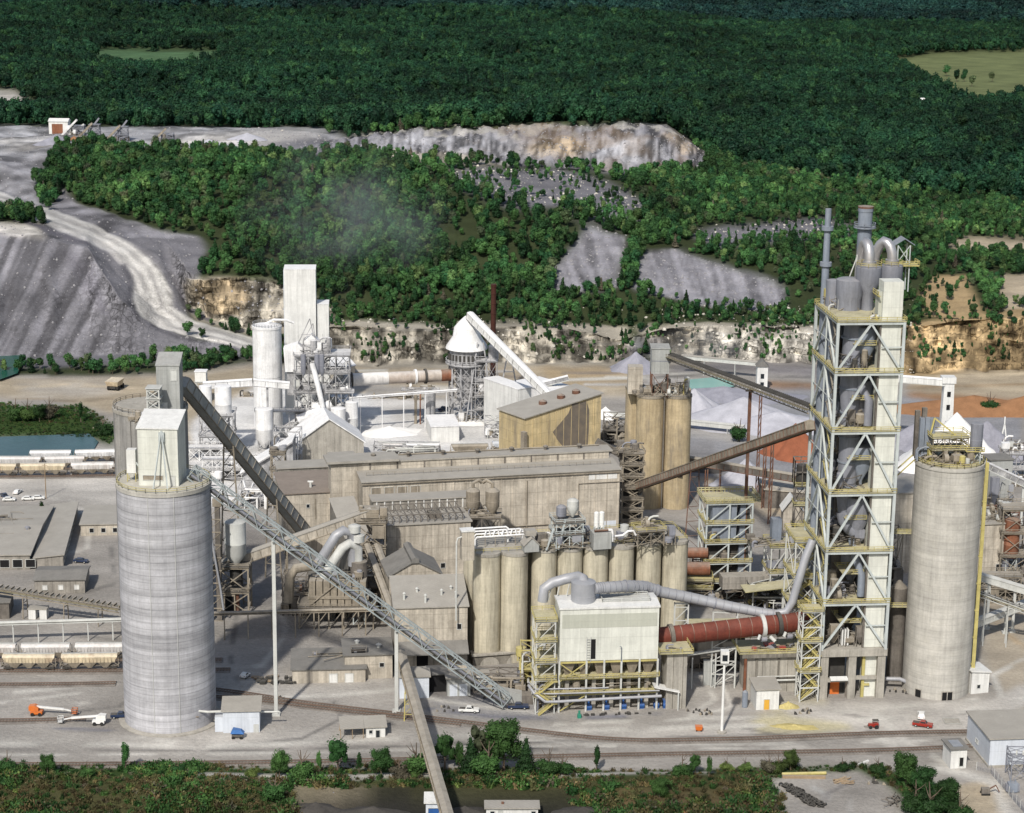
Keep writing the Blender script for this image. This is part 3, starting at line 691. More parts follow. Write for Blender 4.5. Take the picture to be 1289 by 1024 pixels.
# sources for the uncountable woods, kept in a collection of their own that the scene only uses through nodes
def scatter(name, pts, scl, idxs, protos, rotz, label, cat, kind='stuff', squash=None):
    pc = bpy.data.collections.new(name+'_sources')
    for k, (m, mt) in enumerate(protos):
        o = m.build('%s_source_%02d' % (name, k), mt, coll=pc)
    me = bpy.data.meshes.new(name); me.vertices.add(len(pts)); me.vertices.foreach_set('co', np.asarray(pts, np.float32).ravel())
    a = me.attributes.new('scl', 'FLOAT_VECTOR', 'POINT')
    sc = np.asarray(scl, np.float32); sv = np.stack([sc, sc, sc if squash is None else sc*np.asarray(squash)], -1); a.data.foreach_set('vector', sv.astype(np.float32).ravel())
    a = me.attributes.new('idx', 'INT', 'POINT'); a.data.foreach_set('value', np.asarray(idxs, np.int32))
    a = me.attributes.new('rot', 'FLOAT_VECTOR', 'POINT'); rv = np.zeros((len(pts), 3), np.float32); rv[:, 2] = rotz; a.data.foreach_set('vector', rv.ravel())
    o = bpy.data.objects.new(name, me); COL.objects.link(o)
    ng = bpy.data.node_groups.new(name+'_nodes', 'GeometryNodeTree')
    ng.interface.new_socket('Geometry', in_out='INPUT', socket_type='NodeSocketGeometry'); ng.interface.new_socket('Geometry', in_out='OUTPUT', socket_type='NodeSocketGeometry')
    N = ng.nodes; gi = N.new('NodeGroupInput'); go = N.new('NodeGroupOutput'); ip = N.new('GeometryNodeInstanceOnPoints'); ci = N.new('GeometryNodeCollectionInfo')
    ci.inputs['Collection'].default_value = pc; ci.inputs['Separate Children'].default_value = True; ci.inputs['Reset Children'].default_value = True
    def na(nm, t):
        q = N.new('GeometryNodeInputNamedAttribute'); q.data_type = t; q.inputs['Name'].default_value = nm
        return [x for x in q.outputs if x.enabled][0]
    mp = N.new('GeometryNodeMeshToPoints'); L = ng.links
    L.new(gi.outputs[0], mp.inputs['Mesh']); L.new(mp.outputs[0], ip.inputs['Points']); L.new(ci.outputs[0], ip.inputs['Instance']); ip.inputs['Pick Instance'].default_value = True
    L.new(na('idx', 'INT'), ip.inputs['Instance Index']); L.new(na('scl', 'FLOAT_VECTOR'), ip.inputs['Scale']); L.new(na('rot', 'FLOAT_VECTOR'), ip.inputs['Rotation'])
    L.new(ip.outputs[0], go.inputs[0])
    md = o.modifiers.new('scatter', 'NODES'); md.node_group = ng
    return tag(o, label, cat, kind=kind)

rs = np.random.RandomState(11)
P00 = np.stack([XX, YY, ZZ], -1)
area = np.linalg.norm(np.cross(P00[:-1,1:]-P00[:-1,:-1], P00[1:,:-1]-P00[:-1,:-1]), axis=-1)
PXc = (EPX[:-1,:-1]+EPX[1:,1:])/2; PYc = (EPY[:-1,:-1]+EPY[1:,1:])/2; YYc = (YY[:-1,:-1]+YY[1:,1:])/2
def sample(mask, per):
    """random surface points, one per `per` square metres"""
    n = rs.poisson(np.where(mask, area/per, 0)); ii, jj = np.nonzero(n); rep = n[ii, jj]; ii = np.repeat(ii, rep); jj = np.repeat(jj, rep)
    u = rs.rand(len(ii), 1); v = rs.rand(len(ii), 1)
    p = P00[ii,jj]*(1-u)*(1-v)+P00[ii,jj+1]*u*(1-v)+P00[ii+1,jj]*(1-u)*v+P00[ii+1,jj+1]*u*v
    return p, ii, jj
qc = cov[:-1,:-1]
rowr = np.broadcast_to(rowid[:, None], qc.shape)
vis = (PXc > -170) & (PXc < 1460)
# far forest
mF = (qc == 2) & vis & (YYc < 6200)
thin = fbm(XX/70, YY/70, 71, 3)[:-1,:-1]
pA, iA, jA = sample(mF & (YYc < 3200), 36)
pB, iB, jB = sample(mF & (YYc >= 3200), 95)
def mk(protoseeds, rx, h, n, ls, mt, con=0):
    out = []
    for s_ in protoseeds: out.append((crown(s_, rx*(.9+.2*(s_%3)/2), h*(.85+.3*((s_*7)%5)/4), h*.22, n, ls, False, 6), mt))
    for k in range(con): out.append((crown(900+k, rx*.6, h*1.15, h*.12, n, ls, True), mt))
    return out
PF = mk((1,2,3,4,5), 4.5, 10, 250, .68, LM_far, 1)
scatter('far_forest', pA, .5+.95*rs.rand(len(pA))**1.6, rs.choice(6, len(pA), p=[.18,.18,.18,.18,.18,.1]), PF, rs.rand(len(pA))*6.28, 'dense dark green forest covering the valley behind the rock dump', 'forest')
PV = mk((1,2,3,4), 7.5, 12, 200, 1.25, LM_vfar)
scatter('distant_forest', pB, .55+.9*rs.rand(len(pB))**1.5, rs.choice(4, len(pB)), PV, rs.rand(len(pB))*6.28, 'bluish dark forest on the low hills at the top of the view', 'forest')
# hillside
mH = (qc == 1) & vis & (YYc < 2200)
dens = np.where(thin > .4, 1.0, .4)
pH, iH, jH = sample(mH, 10.5)
keep = rs.rand(len(pH)) < dens[iH, jH]
hx = PXc[iH, jH]; hy = PYc[iH, jH]
# leave thinner growth on the rubble slope in the middle right
sp_ = ((hx > 820) & (hx < 1150) & (hy > 265) & (hy < 330)) | ((hx > 540) & (hx < 830) & (hy > 200) & (hy < 300))
keep &= ~(sp_ & (rs.rand(len(pH)) < .35))
lowb = (hy > 372) & (hx > 410)
keep &= ~(lowb & (rs.rand(len(pH)) < .25))
clv = (rowr[iH, jH] == 6) & (hx > 400)
keep &= ~(clv & (rs.rand(len(pH)) < .8))
pH = pH[keep]; iH = iH[keep]; jH = jH[keep]; hx = hx[keep]; hy = hy[keep]
# scrub on bare patches and waste edges
pS, iS, jS = sample((qc == 5) & vis, 45)
pR, iR, jR = sample((qc == 0) & vis & (rowr >= 6) & (rowr <= 10) & (PXc > 400) & (PYc > 380) & (PYc < 462), 10)
clu = fbm(XX/11, YY/11, 55, 3)[:-1,:-1][iR, jR]; k_ = (clu > .52) | (rs.rand(len(pR)) < .06); pR = pR[k_]; iR = iR[k_]; jR = jR[k_]
pall = np.concatenate([pH, pS, pR]); pxa = np.concatenate([hx, PXc[iS,jS], PXc[iR,jR]]); pya = np.concatenate([hy, PYc[iS,jS], PYc[iR,jR]])
sz = .38+.62*rs.rand(len(pall))**1.5
sz[len(pH):] *= .6
sz *= np.where(pya > 375, .8, 1.0)*np.where((pxa > 850) & (pya > 250), .8, 1.0)
HP = mk((11,12,13,14,15,16), 3.9, 8.5, 430, .52, LM_hill) + [(crown(920+k, 2.3, 9.5, 1.0, 330, .55, True), LM_dark) for k in range(2)]
hid = rs.choice(8, len(pall), p=[.145]*6+[.065]*2)
near = np.argsort(pall[:, 1]+rs.rand(len(pall))*1.0)
inview = (pxa > 0) & (pxa < 1289) & (pall[:,1] < 1400)
near = [i for i in near if inview[i]][:215]
nearset = np.zeros(len(pall), bool); nearset[near] = True
scatter('hillside_woodland', pall[~nearset], sz[~nearset], hid[~nearset], HP, rs.rand((~nearset).sum())*6.28, 'green mixed woodland covering the hillside above the quarry cliffs', 'woodland')
TR_M = [trunk(k, 5.5, .22) for k in range(3)]
hcr = []
for k, (m, mt) in enumerate(HP):
    me = bpy.data.meshes.new('crown'); me.from_pydata(m.v, [], m.f); me.materials.append(mt); hcr.append(me)
tme = []
for m in TR_M:
    me = bpy.data.meshes.new('trunk'); me.from_pydata(m.v, [], m.f); me.materials.append(BARK); tme.append(me)
def place_tree(p, s, k, label, group, cat='tree', name='tree', rz=None, ti=None):
    o = bpy.data.objects.new(name, None); COL.objects.link(o); o.location = p; o.scale = (s, s, s); o.rotation_euler = (0, 0, rnd.uniform(0, 6.28) if rz is None else rz)
    tag(o, label, cat, group)
    c = bpy.data.objects.new('crown', k); COL.objects.link(c); c.parent = o
    t = bpy.data.objects.new('trunk', tme[rnd.randrange(3)] if ti is None else ti); COL.objects.link(t); t.parent = o
    return o
for i in near:
    x = pxa[i]; con = hid[i] >= 6
    if x < 420: lb, gr = ('dark conical tree' if con else 'leafy green tree')+' on the low slopes left of the lime works', 'trees on the low slopes left of the lime works'
    elif x < 800: lb, gr = ('dark conical tree' if con else 'small leafy tree')+' on the rock benches behind the lime works', 'trees on the rock benches behind the lime works'
    else: lb, gr = ('dark conical tree' if con else 'small leafy tree')+' on the pale cliffs right of the twin ochre silos', 'trees on the pale cliffs behind the twin ochre silos'
    if con: gr = gr.replace('trees', 'conical trees')
    place_tree(pall[i], sz[i], hcr[hid[i]], lb, gr, name='conical_tree' if con else 'tree')

# boulders on benches and cliffs
def rock(seed):
    r = random.Random(seed); m = MB(); n = 7; vs = []; 
    rr = [[r.uniform(.6,1.1) for _ in range(n)] for _ in range(4)]
    for k, z in enumerate((-.5, -.1, .35, .62)):
        for i in range(n): q = rr[k][i]*(1, 1.05, .85, .4)[k]; vs.append((q*math.cos(2*PI*i/n), q*.8*math.sin(2*PI*i/n), z*r.uniform(.8,1.1)))
    fs = [(k*n+i, k*n+(i+1)%n, (k+1)*n+(i+1)%n, (k+1)*n+i) for k in range(3) for i in range(n)]+[tuple(3*n+i for i in range(n))]
    m.add(vs, fs); return m
RKW = mat('boulder_white', (.55,.52,.46), .9, .3, .2, 0); RKG = mat('boulder_grey', (.27,.265,.28), .9, .3, .2, 0)
mR = (rowr >= 6) & (rowr <= 9) & (PXc > 400) & (PXc < 1150) & (qc != 3)
pK, iK, jK = sample(mR, 9)
kk = rs.rand(len(pK)) < np.where(PXc[iK,jK] > 840, .75, .3)
pK = pK[kk]
pK2, _, _ = sample((rowr >= 7) & (rowr <= 13) & ((qc == 5)) & vis & (PXc < 1140), 16)
pK3, _, _ = sample((rowr == 13) & (qc == 0) & vis & (PXc > 340) & (PXc < 900), 30)
pk = np.concatenate([pK, pK2, pK3])
scatter('white_boulders', pk, .22+1.0*rs.rand(len(pk))**5, rs.choice(4, len(pk)), [(rock(k), RKW) for k in range(4)], rs.rand(len(pk))*6.28, 'white broken boulders scattered over the quarry benches and rubble slopes', 'boulders')
pK, _, _ = sample((qc == 0) & (rowr >= 6) & (rowr <= 13) & (PXc < 300) & (PXc > -120), 22)
pQ, _, _ = sample((qc == 0) & (rowr >= 9) & (rowr <= 13) & (PXc >= 300) & (PXc < 1000) & (PYc < 398), 7)
pK = np.concatenate([pK, pQ])
scatter('grey_rubble', pK, .2+.8*rs.rand(len(pK))**4, rs.choice(3, len(pK)), [(rock(k+9), RKG) for k in range(3)], rs.rand(len(pK))*6.28, 'grey loose rubble lying on the waste tip beside the haul road', 'rubble')
# weeds of the foreground bank
def tuft(seed, h=1.0):
    r = random.Random(seed); m = MB()
    for i in range(26):
        a = r.uniform(0, 6.28); d = r.uniform(0, .8); p = Vector((d*math.cos(a), d*math.sin(a), 0)); l = Vector((r.gauss(0,.35), r.gauss(0,.35), h*r.uniform(.5,1.1))); s_ = Vector((math.cos(a+1.3), math.sin(a+1.3), 0))*.14
        m.add([p-s_, p+s_, p+l+s_*.4, p+l-s_*.4], [(0,1,2,3)])
    for i in range(16):
        p = Vector((r.gauss(0,.5), r.gauss(0,.5), r.uniform(.2,h))); t = Vector((r.gauss(0,1), r.gauss(0,1), r.gauss(0,.5))).normalized()*.22; b_ = t.cross(Vector((r.gauss(0,1), r.gauss(0,1), 1))).normalized()*.17
        m.add([p-t, p-b_, p+t, p+b_], [(0,1,2,3)])
    return m
LM_dry = leaf_mat('weeds_dry', (.11,.08,.04), (.08,.085,.035), (.15,.12,.05))
mG = (qc == 4) & vis & (YYc < 900)
pW, iW, jW = sample(mG, 1.5)
wn = fbm(XX/16, YY/16, 81, 3)[:-1,:-1][iW, jW]
dryness = (PYc[iW,jW] > 985) & (PXc[iW,jW] < 975)
hh = np.where(dryness, .75, np.where(PYc[iW,jW] < 700, .35, np.where(PXc[iW,jW] < 260, .62, .42)))*(.5+1.0*rs.rand(len(pW)))*np.where(wn > .5, 1.3, .7)
wid = np.where(rs.rand(len(pW)) < np.where(dryness, .35+.3*(wn < .5), np.where(PXc[iW,jW] < 260, .1, .5)), 3, 0)+rs.choice(3, len(pW))
scatter('bank_weeds', pW, hh*1.45, wid, [(tuft(k), LM_near) for k in range(3)]+[(tuft(k+5), LM_dry) for k in range(3)], rs.rand(len(pW))*6.28, 'green and brown weeds covering the bank below the railway', 'weeds')

# foreground trees and shrubs, one by one: (px, base py, height m, kind, label)
nearc = {}
def near_crown(kind, seed):
    key = (kind, seed % 4)
    if key in nearc: return nearc[key]
    if kind == 'round': m = crown(40+seed%4, 3.6, 7.5, 1.5, 4200, .19, nl=13); mt = LM_near
    elif kind == 'bush': m = crown(50+seed%4, 2.7, 3.4, .0, 2200, .17, nl=11); mt = LM_near
    elif kind == 'cone': m = crown(60+seed%4, 2.6, 8.5, .6, 1700, .22, True); mt = LM_dark
    elif kind == 'thin': m = crown(70+seed%4, 1.5, 7.5, 1.5, 700, .22, nl=9); mt = LM_near
    else: m = crown(80+seed%4, 3.0, 7.5, 1.2, 420, .22, nl=12); mt = LM_near
    me = bpy.data.meshes.new('crown'); me.from_pydata(m.v, [], m.f); me.materials.append(mt); nearc[key] = me; return me
BH = dict(round=9, bush=3.4, cone=9.2, thin=9, airy=8.7)
FT = [
 (60,978,5.5,'round','rounded dark shrub tree at the far left of the bank'),
 (10,975,4.5,'bush','low bush at the left end of the bank'),
 (158,972,8.5,'thin','slender leafy sapling standing before the blue grey silo foot'),
 (110,985,3.2,'bush','low green bush between the rounded shrub and the slender sapling'),
 (225,980,3.0,'bush','flat green bush on the bank below the big silo'),
 (318,985,3.0,'bush','small bush left of the tangled thicket'),
 (352,985,8,'round','tall bushy thicket left of the bare twiggy tree'),
 (380,990,6,'bush','spreading bush right beside the tall thicket'),
 (346,1010,5.5,'bush','dark bush low on the bank under the tall thicket'),
 (425,976,11,'airy','thin twiggy tree in front of the small open shed'),
 (402,978,6,'thin','slender half bare tree left of the small open shed'),
 (452,978,6,'thin','thin brownish sapling below the small open shed'),
 (480,985,8,'round','dense dark green tree between the open shed and old conveyor'),
 (503,986,4,'bush','bush at the right foot of the dense dark tree'),
 (524,982,6.5,'bush','dark bush left of the old belt conveyor'),
 (560,968,11,'airy','open crowned tree right of the old belt conveyor'),
 (578,975,9,'thin','slender tree in the group beside the old conveyor'),
 (592,978,10,'cone','dark conical cedar left of the tallest tree'),
 (606,965,12,'airy','light green open tree behind the dark conical cedar'),
 (634,976,15.5,'round','tallest broad tree of the foreground group'),
 (614,984,7,'bush','bush under the tallest foreground tree'),
 (662,982,10,'cone','dark conical cedar right of the tallest tree'),
 (690,984,5.5,'bush','round bush right of the dark conical cedar'),
 (708,982,4.5,'bush','low bush at the right end of the tree group'),
 (751,972,7.5,'thin','lone upright leafy sapling beside the railway'),
 (830,1008,6.5,'round','bright green round tree alone on the brown bank'),
 (875,978,6,'airy','small open tree on the bank edge below the light pole'),
 (858,985,4.5,'bush','bright bush left of the small open tree'),
 (892,986,6,'thin','leafy sapling right of the small open tree'),
 (915,972,3,'bush','low shrub on the bank edge right of the light pole'),
 (938,974,3,'bush','low shrub on the rim left of the scrap yard'),
 (968,972,4,'bush','bush above the yellow log of the scrap yard'),
 (995,970,6,'round','small round tree behind the yellow log of the scrap yard'),
 (980,972,4,'bush','dark bush left of the small round tree at the scrap yard'),
 (1060,972,3.2,'bush','low bush on the upper rim of the scrap yard'),
 (1105,974,3.5,'bush','low bush at the upper right rim of the scrap yard'),
 (1140,990,10,'round','tall dark green tree at the right of the scrap yard'),
 (1160,1004,9,'round','broad dark tree in the middle of the right hand clump'),
 (1152,1020,6,'bush','dark bush under the right hand clump'),
 (1192,1022,9.5,'round','light yellowish green tree at the lower right'),
 (1170,1030,7,'bush','bush at the foot of the light green tree'),
 (1206,1036,6,'bush','bush at the bottom right near the fenced substation'),
 (525,985,3,'bush','small bush beside the conveyor footing'),
 (200,575-40,5,'bush','bush on the spit at the end of the lake'),
 (20,530,7,'bush','bush at the left on the lake spit'),
 (50,532,8,'round','round tree in the middle of the lake spit'),
 (62,528,7,'bush','low bushy tree right of the round tree on the lake spit'),
 (35,530,7,'bush','wide bush left of the round tree on the lake spit'),
 (102,532,9,'thin','upright tree at the tip of the lake spit'),
 (130,548,6,'bush','dark bush by the rocks at the lake end'),
 (52,655,7,'thin','narrow light green tree between the two grey roofs at the left'),
 (1245,520,7,'bush','lone dark bush on the orange earth at the right'),
 (930,556,7,'bush','dark green bush leaning beside the grey gravel heaps'),
]
for k, (px, py, h, kd, lb) in enumerate(FT):
    p = G(px, py, 0); p.z = 0.2 if py < 968 else float(terr(px, py).z)-.1
    o = place_tree(p, h/BH[kd], near_crown(kd, k), lb, None, cat='bush' if kd == 'bush' else 'tree', name='bush' if kd == 'bush' else ('conical_tree' if kd == 'cone' else 'tree'))
    if kd == 'bush': o.scale = (h/BH[kd]*.9, h/BH[kd]*.9, h/BH[kd]*.85)
# ------------------------------------------------------------------ building kit
def SC(p): q = RCT @ (Vector(p)-CAM); return F/(-q.z)
class T:
    """a thing with a local frame; world pixels can be asked for in that frame"""
    def __init__(s, name, label, cat, loc, rot=0.0, group=None):
        s.o = thing(name, label, cat, loc, rot, group); s.loc = Vector(loc); s.rot = rot
        s.inv = (Matrix.Translation(s.loc) @ Matrix.Rotation(rot, 4, 'Z')).inverted()
    def L(s, p): return s.inv @ Vector(p)
    def px(s, px, py, z): return s.L(G(px, py, z))        # z is a world level
    def b(s, name, m, mb, parent=None): return mb.build(name, m, parent if parent is not None else s.o)
def frame_from(A, B, z=0.0):
    a = G(A[0], A[1], z); b = G(B[0], B[1], z); d = b-a
    return a, math.atan2(d.y, d.x), d.length
def bld(name, label, cat, A, B, ytop=None, h=None, d=10, roof='flat', rise=2.0, wall='clad_beige', rf='roof', z=0.0, over=.5, th=.35, ops=(), group=None, y0=0.0):
    a, rot, L = frame_from(A, B, z); t = T(name, label, cat, a, rot, group)
    if h is None: h = up(a, ytop)-z
    w = MB(); r = MB(); o = over
    if roof == 'flat':
        w.box(0,y0,-.5, L,d,h); r.box(-o,y0-o,h+.005, L+o,d+o,h+th)
    elif roof == 'gx':
        w.prism([(y0,-.5),(d,-.5),(d,h),(d/2,h+rise),(y0,h)], 0, L, 'x')
        k = rise/(d/2); r.prism([(y0-o,h-k*o+.03),(d/2,h+rise+.03),(d+o,h-k*o+.03),(d+o,h-k*o+th),(d/2,h+rise+th),(y0-o,h-k*o+th)], -o, L+o, 'x')
    elif roof == 'gy':
        w.prism([(0,-.5),(L,-.5),(L,h),(L/2,h+rise),(0,h)], y0, d)
        k = rise/(L/2); r.prism([(-o,h-k*o+.03),(L/2,h+rise+.03),(L+o,h-k*o+.03),(L+o,h-k*o+th),(L/2,h+rise+th),(-o,h-k*o+th)], y0-o, d+o)
    elif roof == 'mr':
        w.prism([(0,-.5),(L,-.5),(L,h+rise),(0,h)], y0, d); k = rise/L
        r.prism([(-o,h-k*o+.03),(L+o,h+rise+k*o+.03),(L+o,h+rise+k*o+th),(-o,h-k*o+th)], y0-o, d+o)
    elif roof == 'mb':
        w.prism([(y0,-.5),(d,-.5),(d,h+rise),(y0,h)], 0, L, 'x'); k = rise/d
        r.prism([(y0-o,h-k*o+.03),(d+o,h+rise+k*o+.03),(d+o,h+rise+k*o+th),(y0-o,h-k*o+th)], -o, L+o, 'x')
    t.b('wall', wall, w); t.b('roof', rf, r)
    t.len = L; t.h = h; t.d = d
    for op in ops: opening(t, *op)
    return t
def opening(t, face, name, u, zz, w, h, m='glassd', fm='steel_l', fr=.14):
    p = MB(); f = MB(); y = -.04
    def P(a, b, c, d_, e0, e1):
        if face == 'f': return (a, e0, b, c, e1, d_)
        if face == 'l': return (e0, a, b, e1, c, d_)
        return (t.len-e1, a, b, t.len-e0, c, d_)
    p.box(*P(u, zz, u+w, zz+h, y, .05))
    for q in ((u-fr, zz-fr, u+w+fr, zz), (u-fr, zz+h, u+w+fr, zz+h+fr), (u-fr, zz, u, zz+h), (u+w, zz, u+w+fr, zz+h)):
        f.box(*P(*q, y-.12, .04))
    o = t.b(name, m, p); f.build('frame', fm, o); return o
def win_row(t, face, n, u0, du, zz, w, h, m='glassd', name='window'):
    for i in range(n): opening(t, face, name, u0+i*du, zz, w, h, m)

def silo(name, label, c, r, z1, m, z0=0.0, seg=48, rim='concrete', rail=True, railm='yellow', ladder=None, lm='yellow', dome=0):
    t = T(name, label, 'silo', (c.x, c.y, z0)); h = z1-z0
    t.b('body', m, MB().lathe(0, 0, [(r, -.5), (r, h)], seg)); 
    rf = MB().lathe(0, 0, [(r+.25, h-.9), (r+.25, h+.15), (r-.3, h+.18+dome*.1), (r*.5, h+.2+dome*.75), (.02, h+.22+dome)], seg); t.b('roof', rim, rf)
    if rail:
        pts = [((r-.1)*math.cos(2*PI*i/28), (r-.1)*math.sin(2*PI*i/28), h+.15) for i in range(28)]
        t.b('railing', railm, MB().rail(pts, 1.2, .12, True, 3))
    if ladder is not None:
        a = ladder; m_ = MB(); q = Vector((math.cos(a), math.sin(a), 0)); s_ = Vector((-math.sin(a), math.cos(a), 0))
        for e in (-.45, .45): m_.beam(q*(r+.5)+s_*e, q*(r+.5)+s_*e+Vector((0,0,h+1)), .16)
        k = 0
        while k < h: m_.beam(q*(r+.5)-s_*.45+Vector((0,0,k)), q*(r+.5)+s_*.45+Vector((0,0,k)), .1); k += .9
        for k in range(1, int(h/8)): m_.beam(q*(r-.1)+Vector((0,0,k*8)), q*(r+1.2)+Vector((0,0,k*8)), 1.5, .2)
        t.b('ladder', lm, m_)
    t.r = r; t.h = h
    return t

def steel_frame(t, x0, y0, w, d, zs, nx=1, ny=1, cw=.5, m='steel', deck='ydeck', railm='yellow', brace='v', decks=None, rails=True, bm=None, stair=None, cols=True, bw=None):
    """columns, ring beams, bracing, decks with handrails; zs are levels, zs[0] the foot"""
    bm = bm or m; bw = bw or cw*.6
    X = [x0+w*i/nx for i in range(nx+1)]; Y = [y0+d*j/ny for j in range(ny+1)]
    if cols:
        for i, x in enumerate(X):
            for j, y in enumerate(Y):
                if 0 < i < nx and 0 < j < ny: continue
                t.b('column', m, MB().beam((x, y, zs[0]-.3), (x, y, zs[-1]+.05), cw))
    beams = MB()
    for z in zs[1:]:
        for y in Y: beams.beam((X[0], y, z-.3), (X[-1], y, z-.3), cw*.7, cw*1.2)
        for x in X: beams.beam((x, Y[0], z-.3), (x, Y[-1], z-.3), cw*.68, cw*1.15)
    t.b('floor_beams', bm, beams)
    if brace:
        br = MB()
        for a, b in zip(zs, zs[1:]):
            a0 = a+.1; b0 = b-.5
            for y in (Y[0]-.02, Y[-1]+.02):
                for i in range(nx):
                    xa, xb = X[i], X[i+1]; xm = (xa+xb)/2
                    if brace == 'v': br.beam((xa,y,a0),(xm,y,b0),bw); br.beam((xb,y,a0),(xm,y,b0),bw)
                    elif brace == 'x': br.beam((xa,y,a0),(xb,y,b0),bw); br.beam((xb,y+.01,a0),(xa,y+.01,b0),bw)
                    elif brace == 'd': br.beam((xa,y,a0),(xb,y,b0),bw)
            for x in (X[0]-.02, X[-1]+.02):
                for j in range(ny):
                    ya, yb = Y[j], Y[j+1]; ym = (ya+yb)/2
                    if brace == 'v': br.beam((x,ya,a0),(x,ym,b0),bw); br.beam((x,yb,a0),(x,ym,b0),bw)
                    elif brace == 'x': br.beam((x,ya,a0),(x,yb,b0),bw); br.beam((x+.01,yb,a0),(x+.01,ya,b0),bw)
                    elif brace == 'd': br.beam((x,ya,a0),(x,yb,b0),bw)
        t.b('bracing', bm, br)
    for k, z in enumerate(zs[1:]):
        if decks is not None and k not in decks: continue
        t.b('floor_deck', deck, MB().box(x0-.5, y0-.5, z+.02, x0+w+.5, y0+d+.5, z+.2))
        if rails:
            e = .5; t.b('railing', railm, MB().rail([(x0-e,y0-e,z+.2),(x0+w+e,y0-e,z+.2),(x0+w+e,y0+d+e,z+.2),(x0-e,y0+d+e,z+.2)], 1.15, .14, True, 2.6))
def stairs(t, x, y, z0, z1, run=4.5, rise=3.2, wd=1.2, m='yellow', axis='x', dm='ydeck'):
    s = MB(); z = z0; sg = 1; k = 0
    while z < z1-.5:
        z2 = min(z+rise, z1)
        for e in (0, wd):
            a = (x, y+e, z) if sg > 0 else (x+run, y+e, z); b = (x+run, y+e, z2) if sg > 0 else (x, y+e, z2)
            if axis == 'y': a = (x+e, y if sg > 0 else y+run, z); b = (x+e, y+run if sg > 0 else y, z2)
            s.beam(a, b, .12, .4); s.beam((a[0],a[1],a[2]+1), (b[0],b[1],b[2]+1), .1)
        for q in range(9):
            f = (q+.5)/9; c = Vector(a).lerp(Vector(b), f); 
            if axis == 'y': s.box(x, c.y-.15, c.z, x+wd, c.y+.15, c.z+.06)
            else: s.box(c.x-.15, y, c.z, c.x+.15, y+wd, c.z+.06)
        if axis == 'y': s.box(x-.1, (y+run if sg > 0 else y-1.2), z2-.05, x+wd+.1, (y+run+1.2 if sg > 0 else y), z2+.08)
        else: s.box((x+run if sg > 0 else x-1.2), y-.1, z2-.05, (x+run+1.2 if sg > 0 else x), y+wd+.1, z2+.08)
        z = z2; sg = -sg; k += 1
    t.b('staircase', m, s)

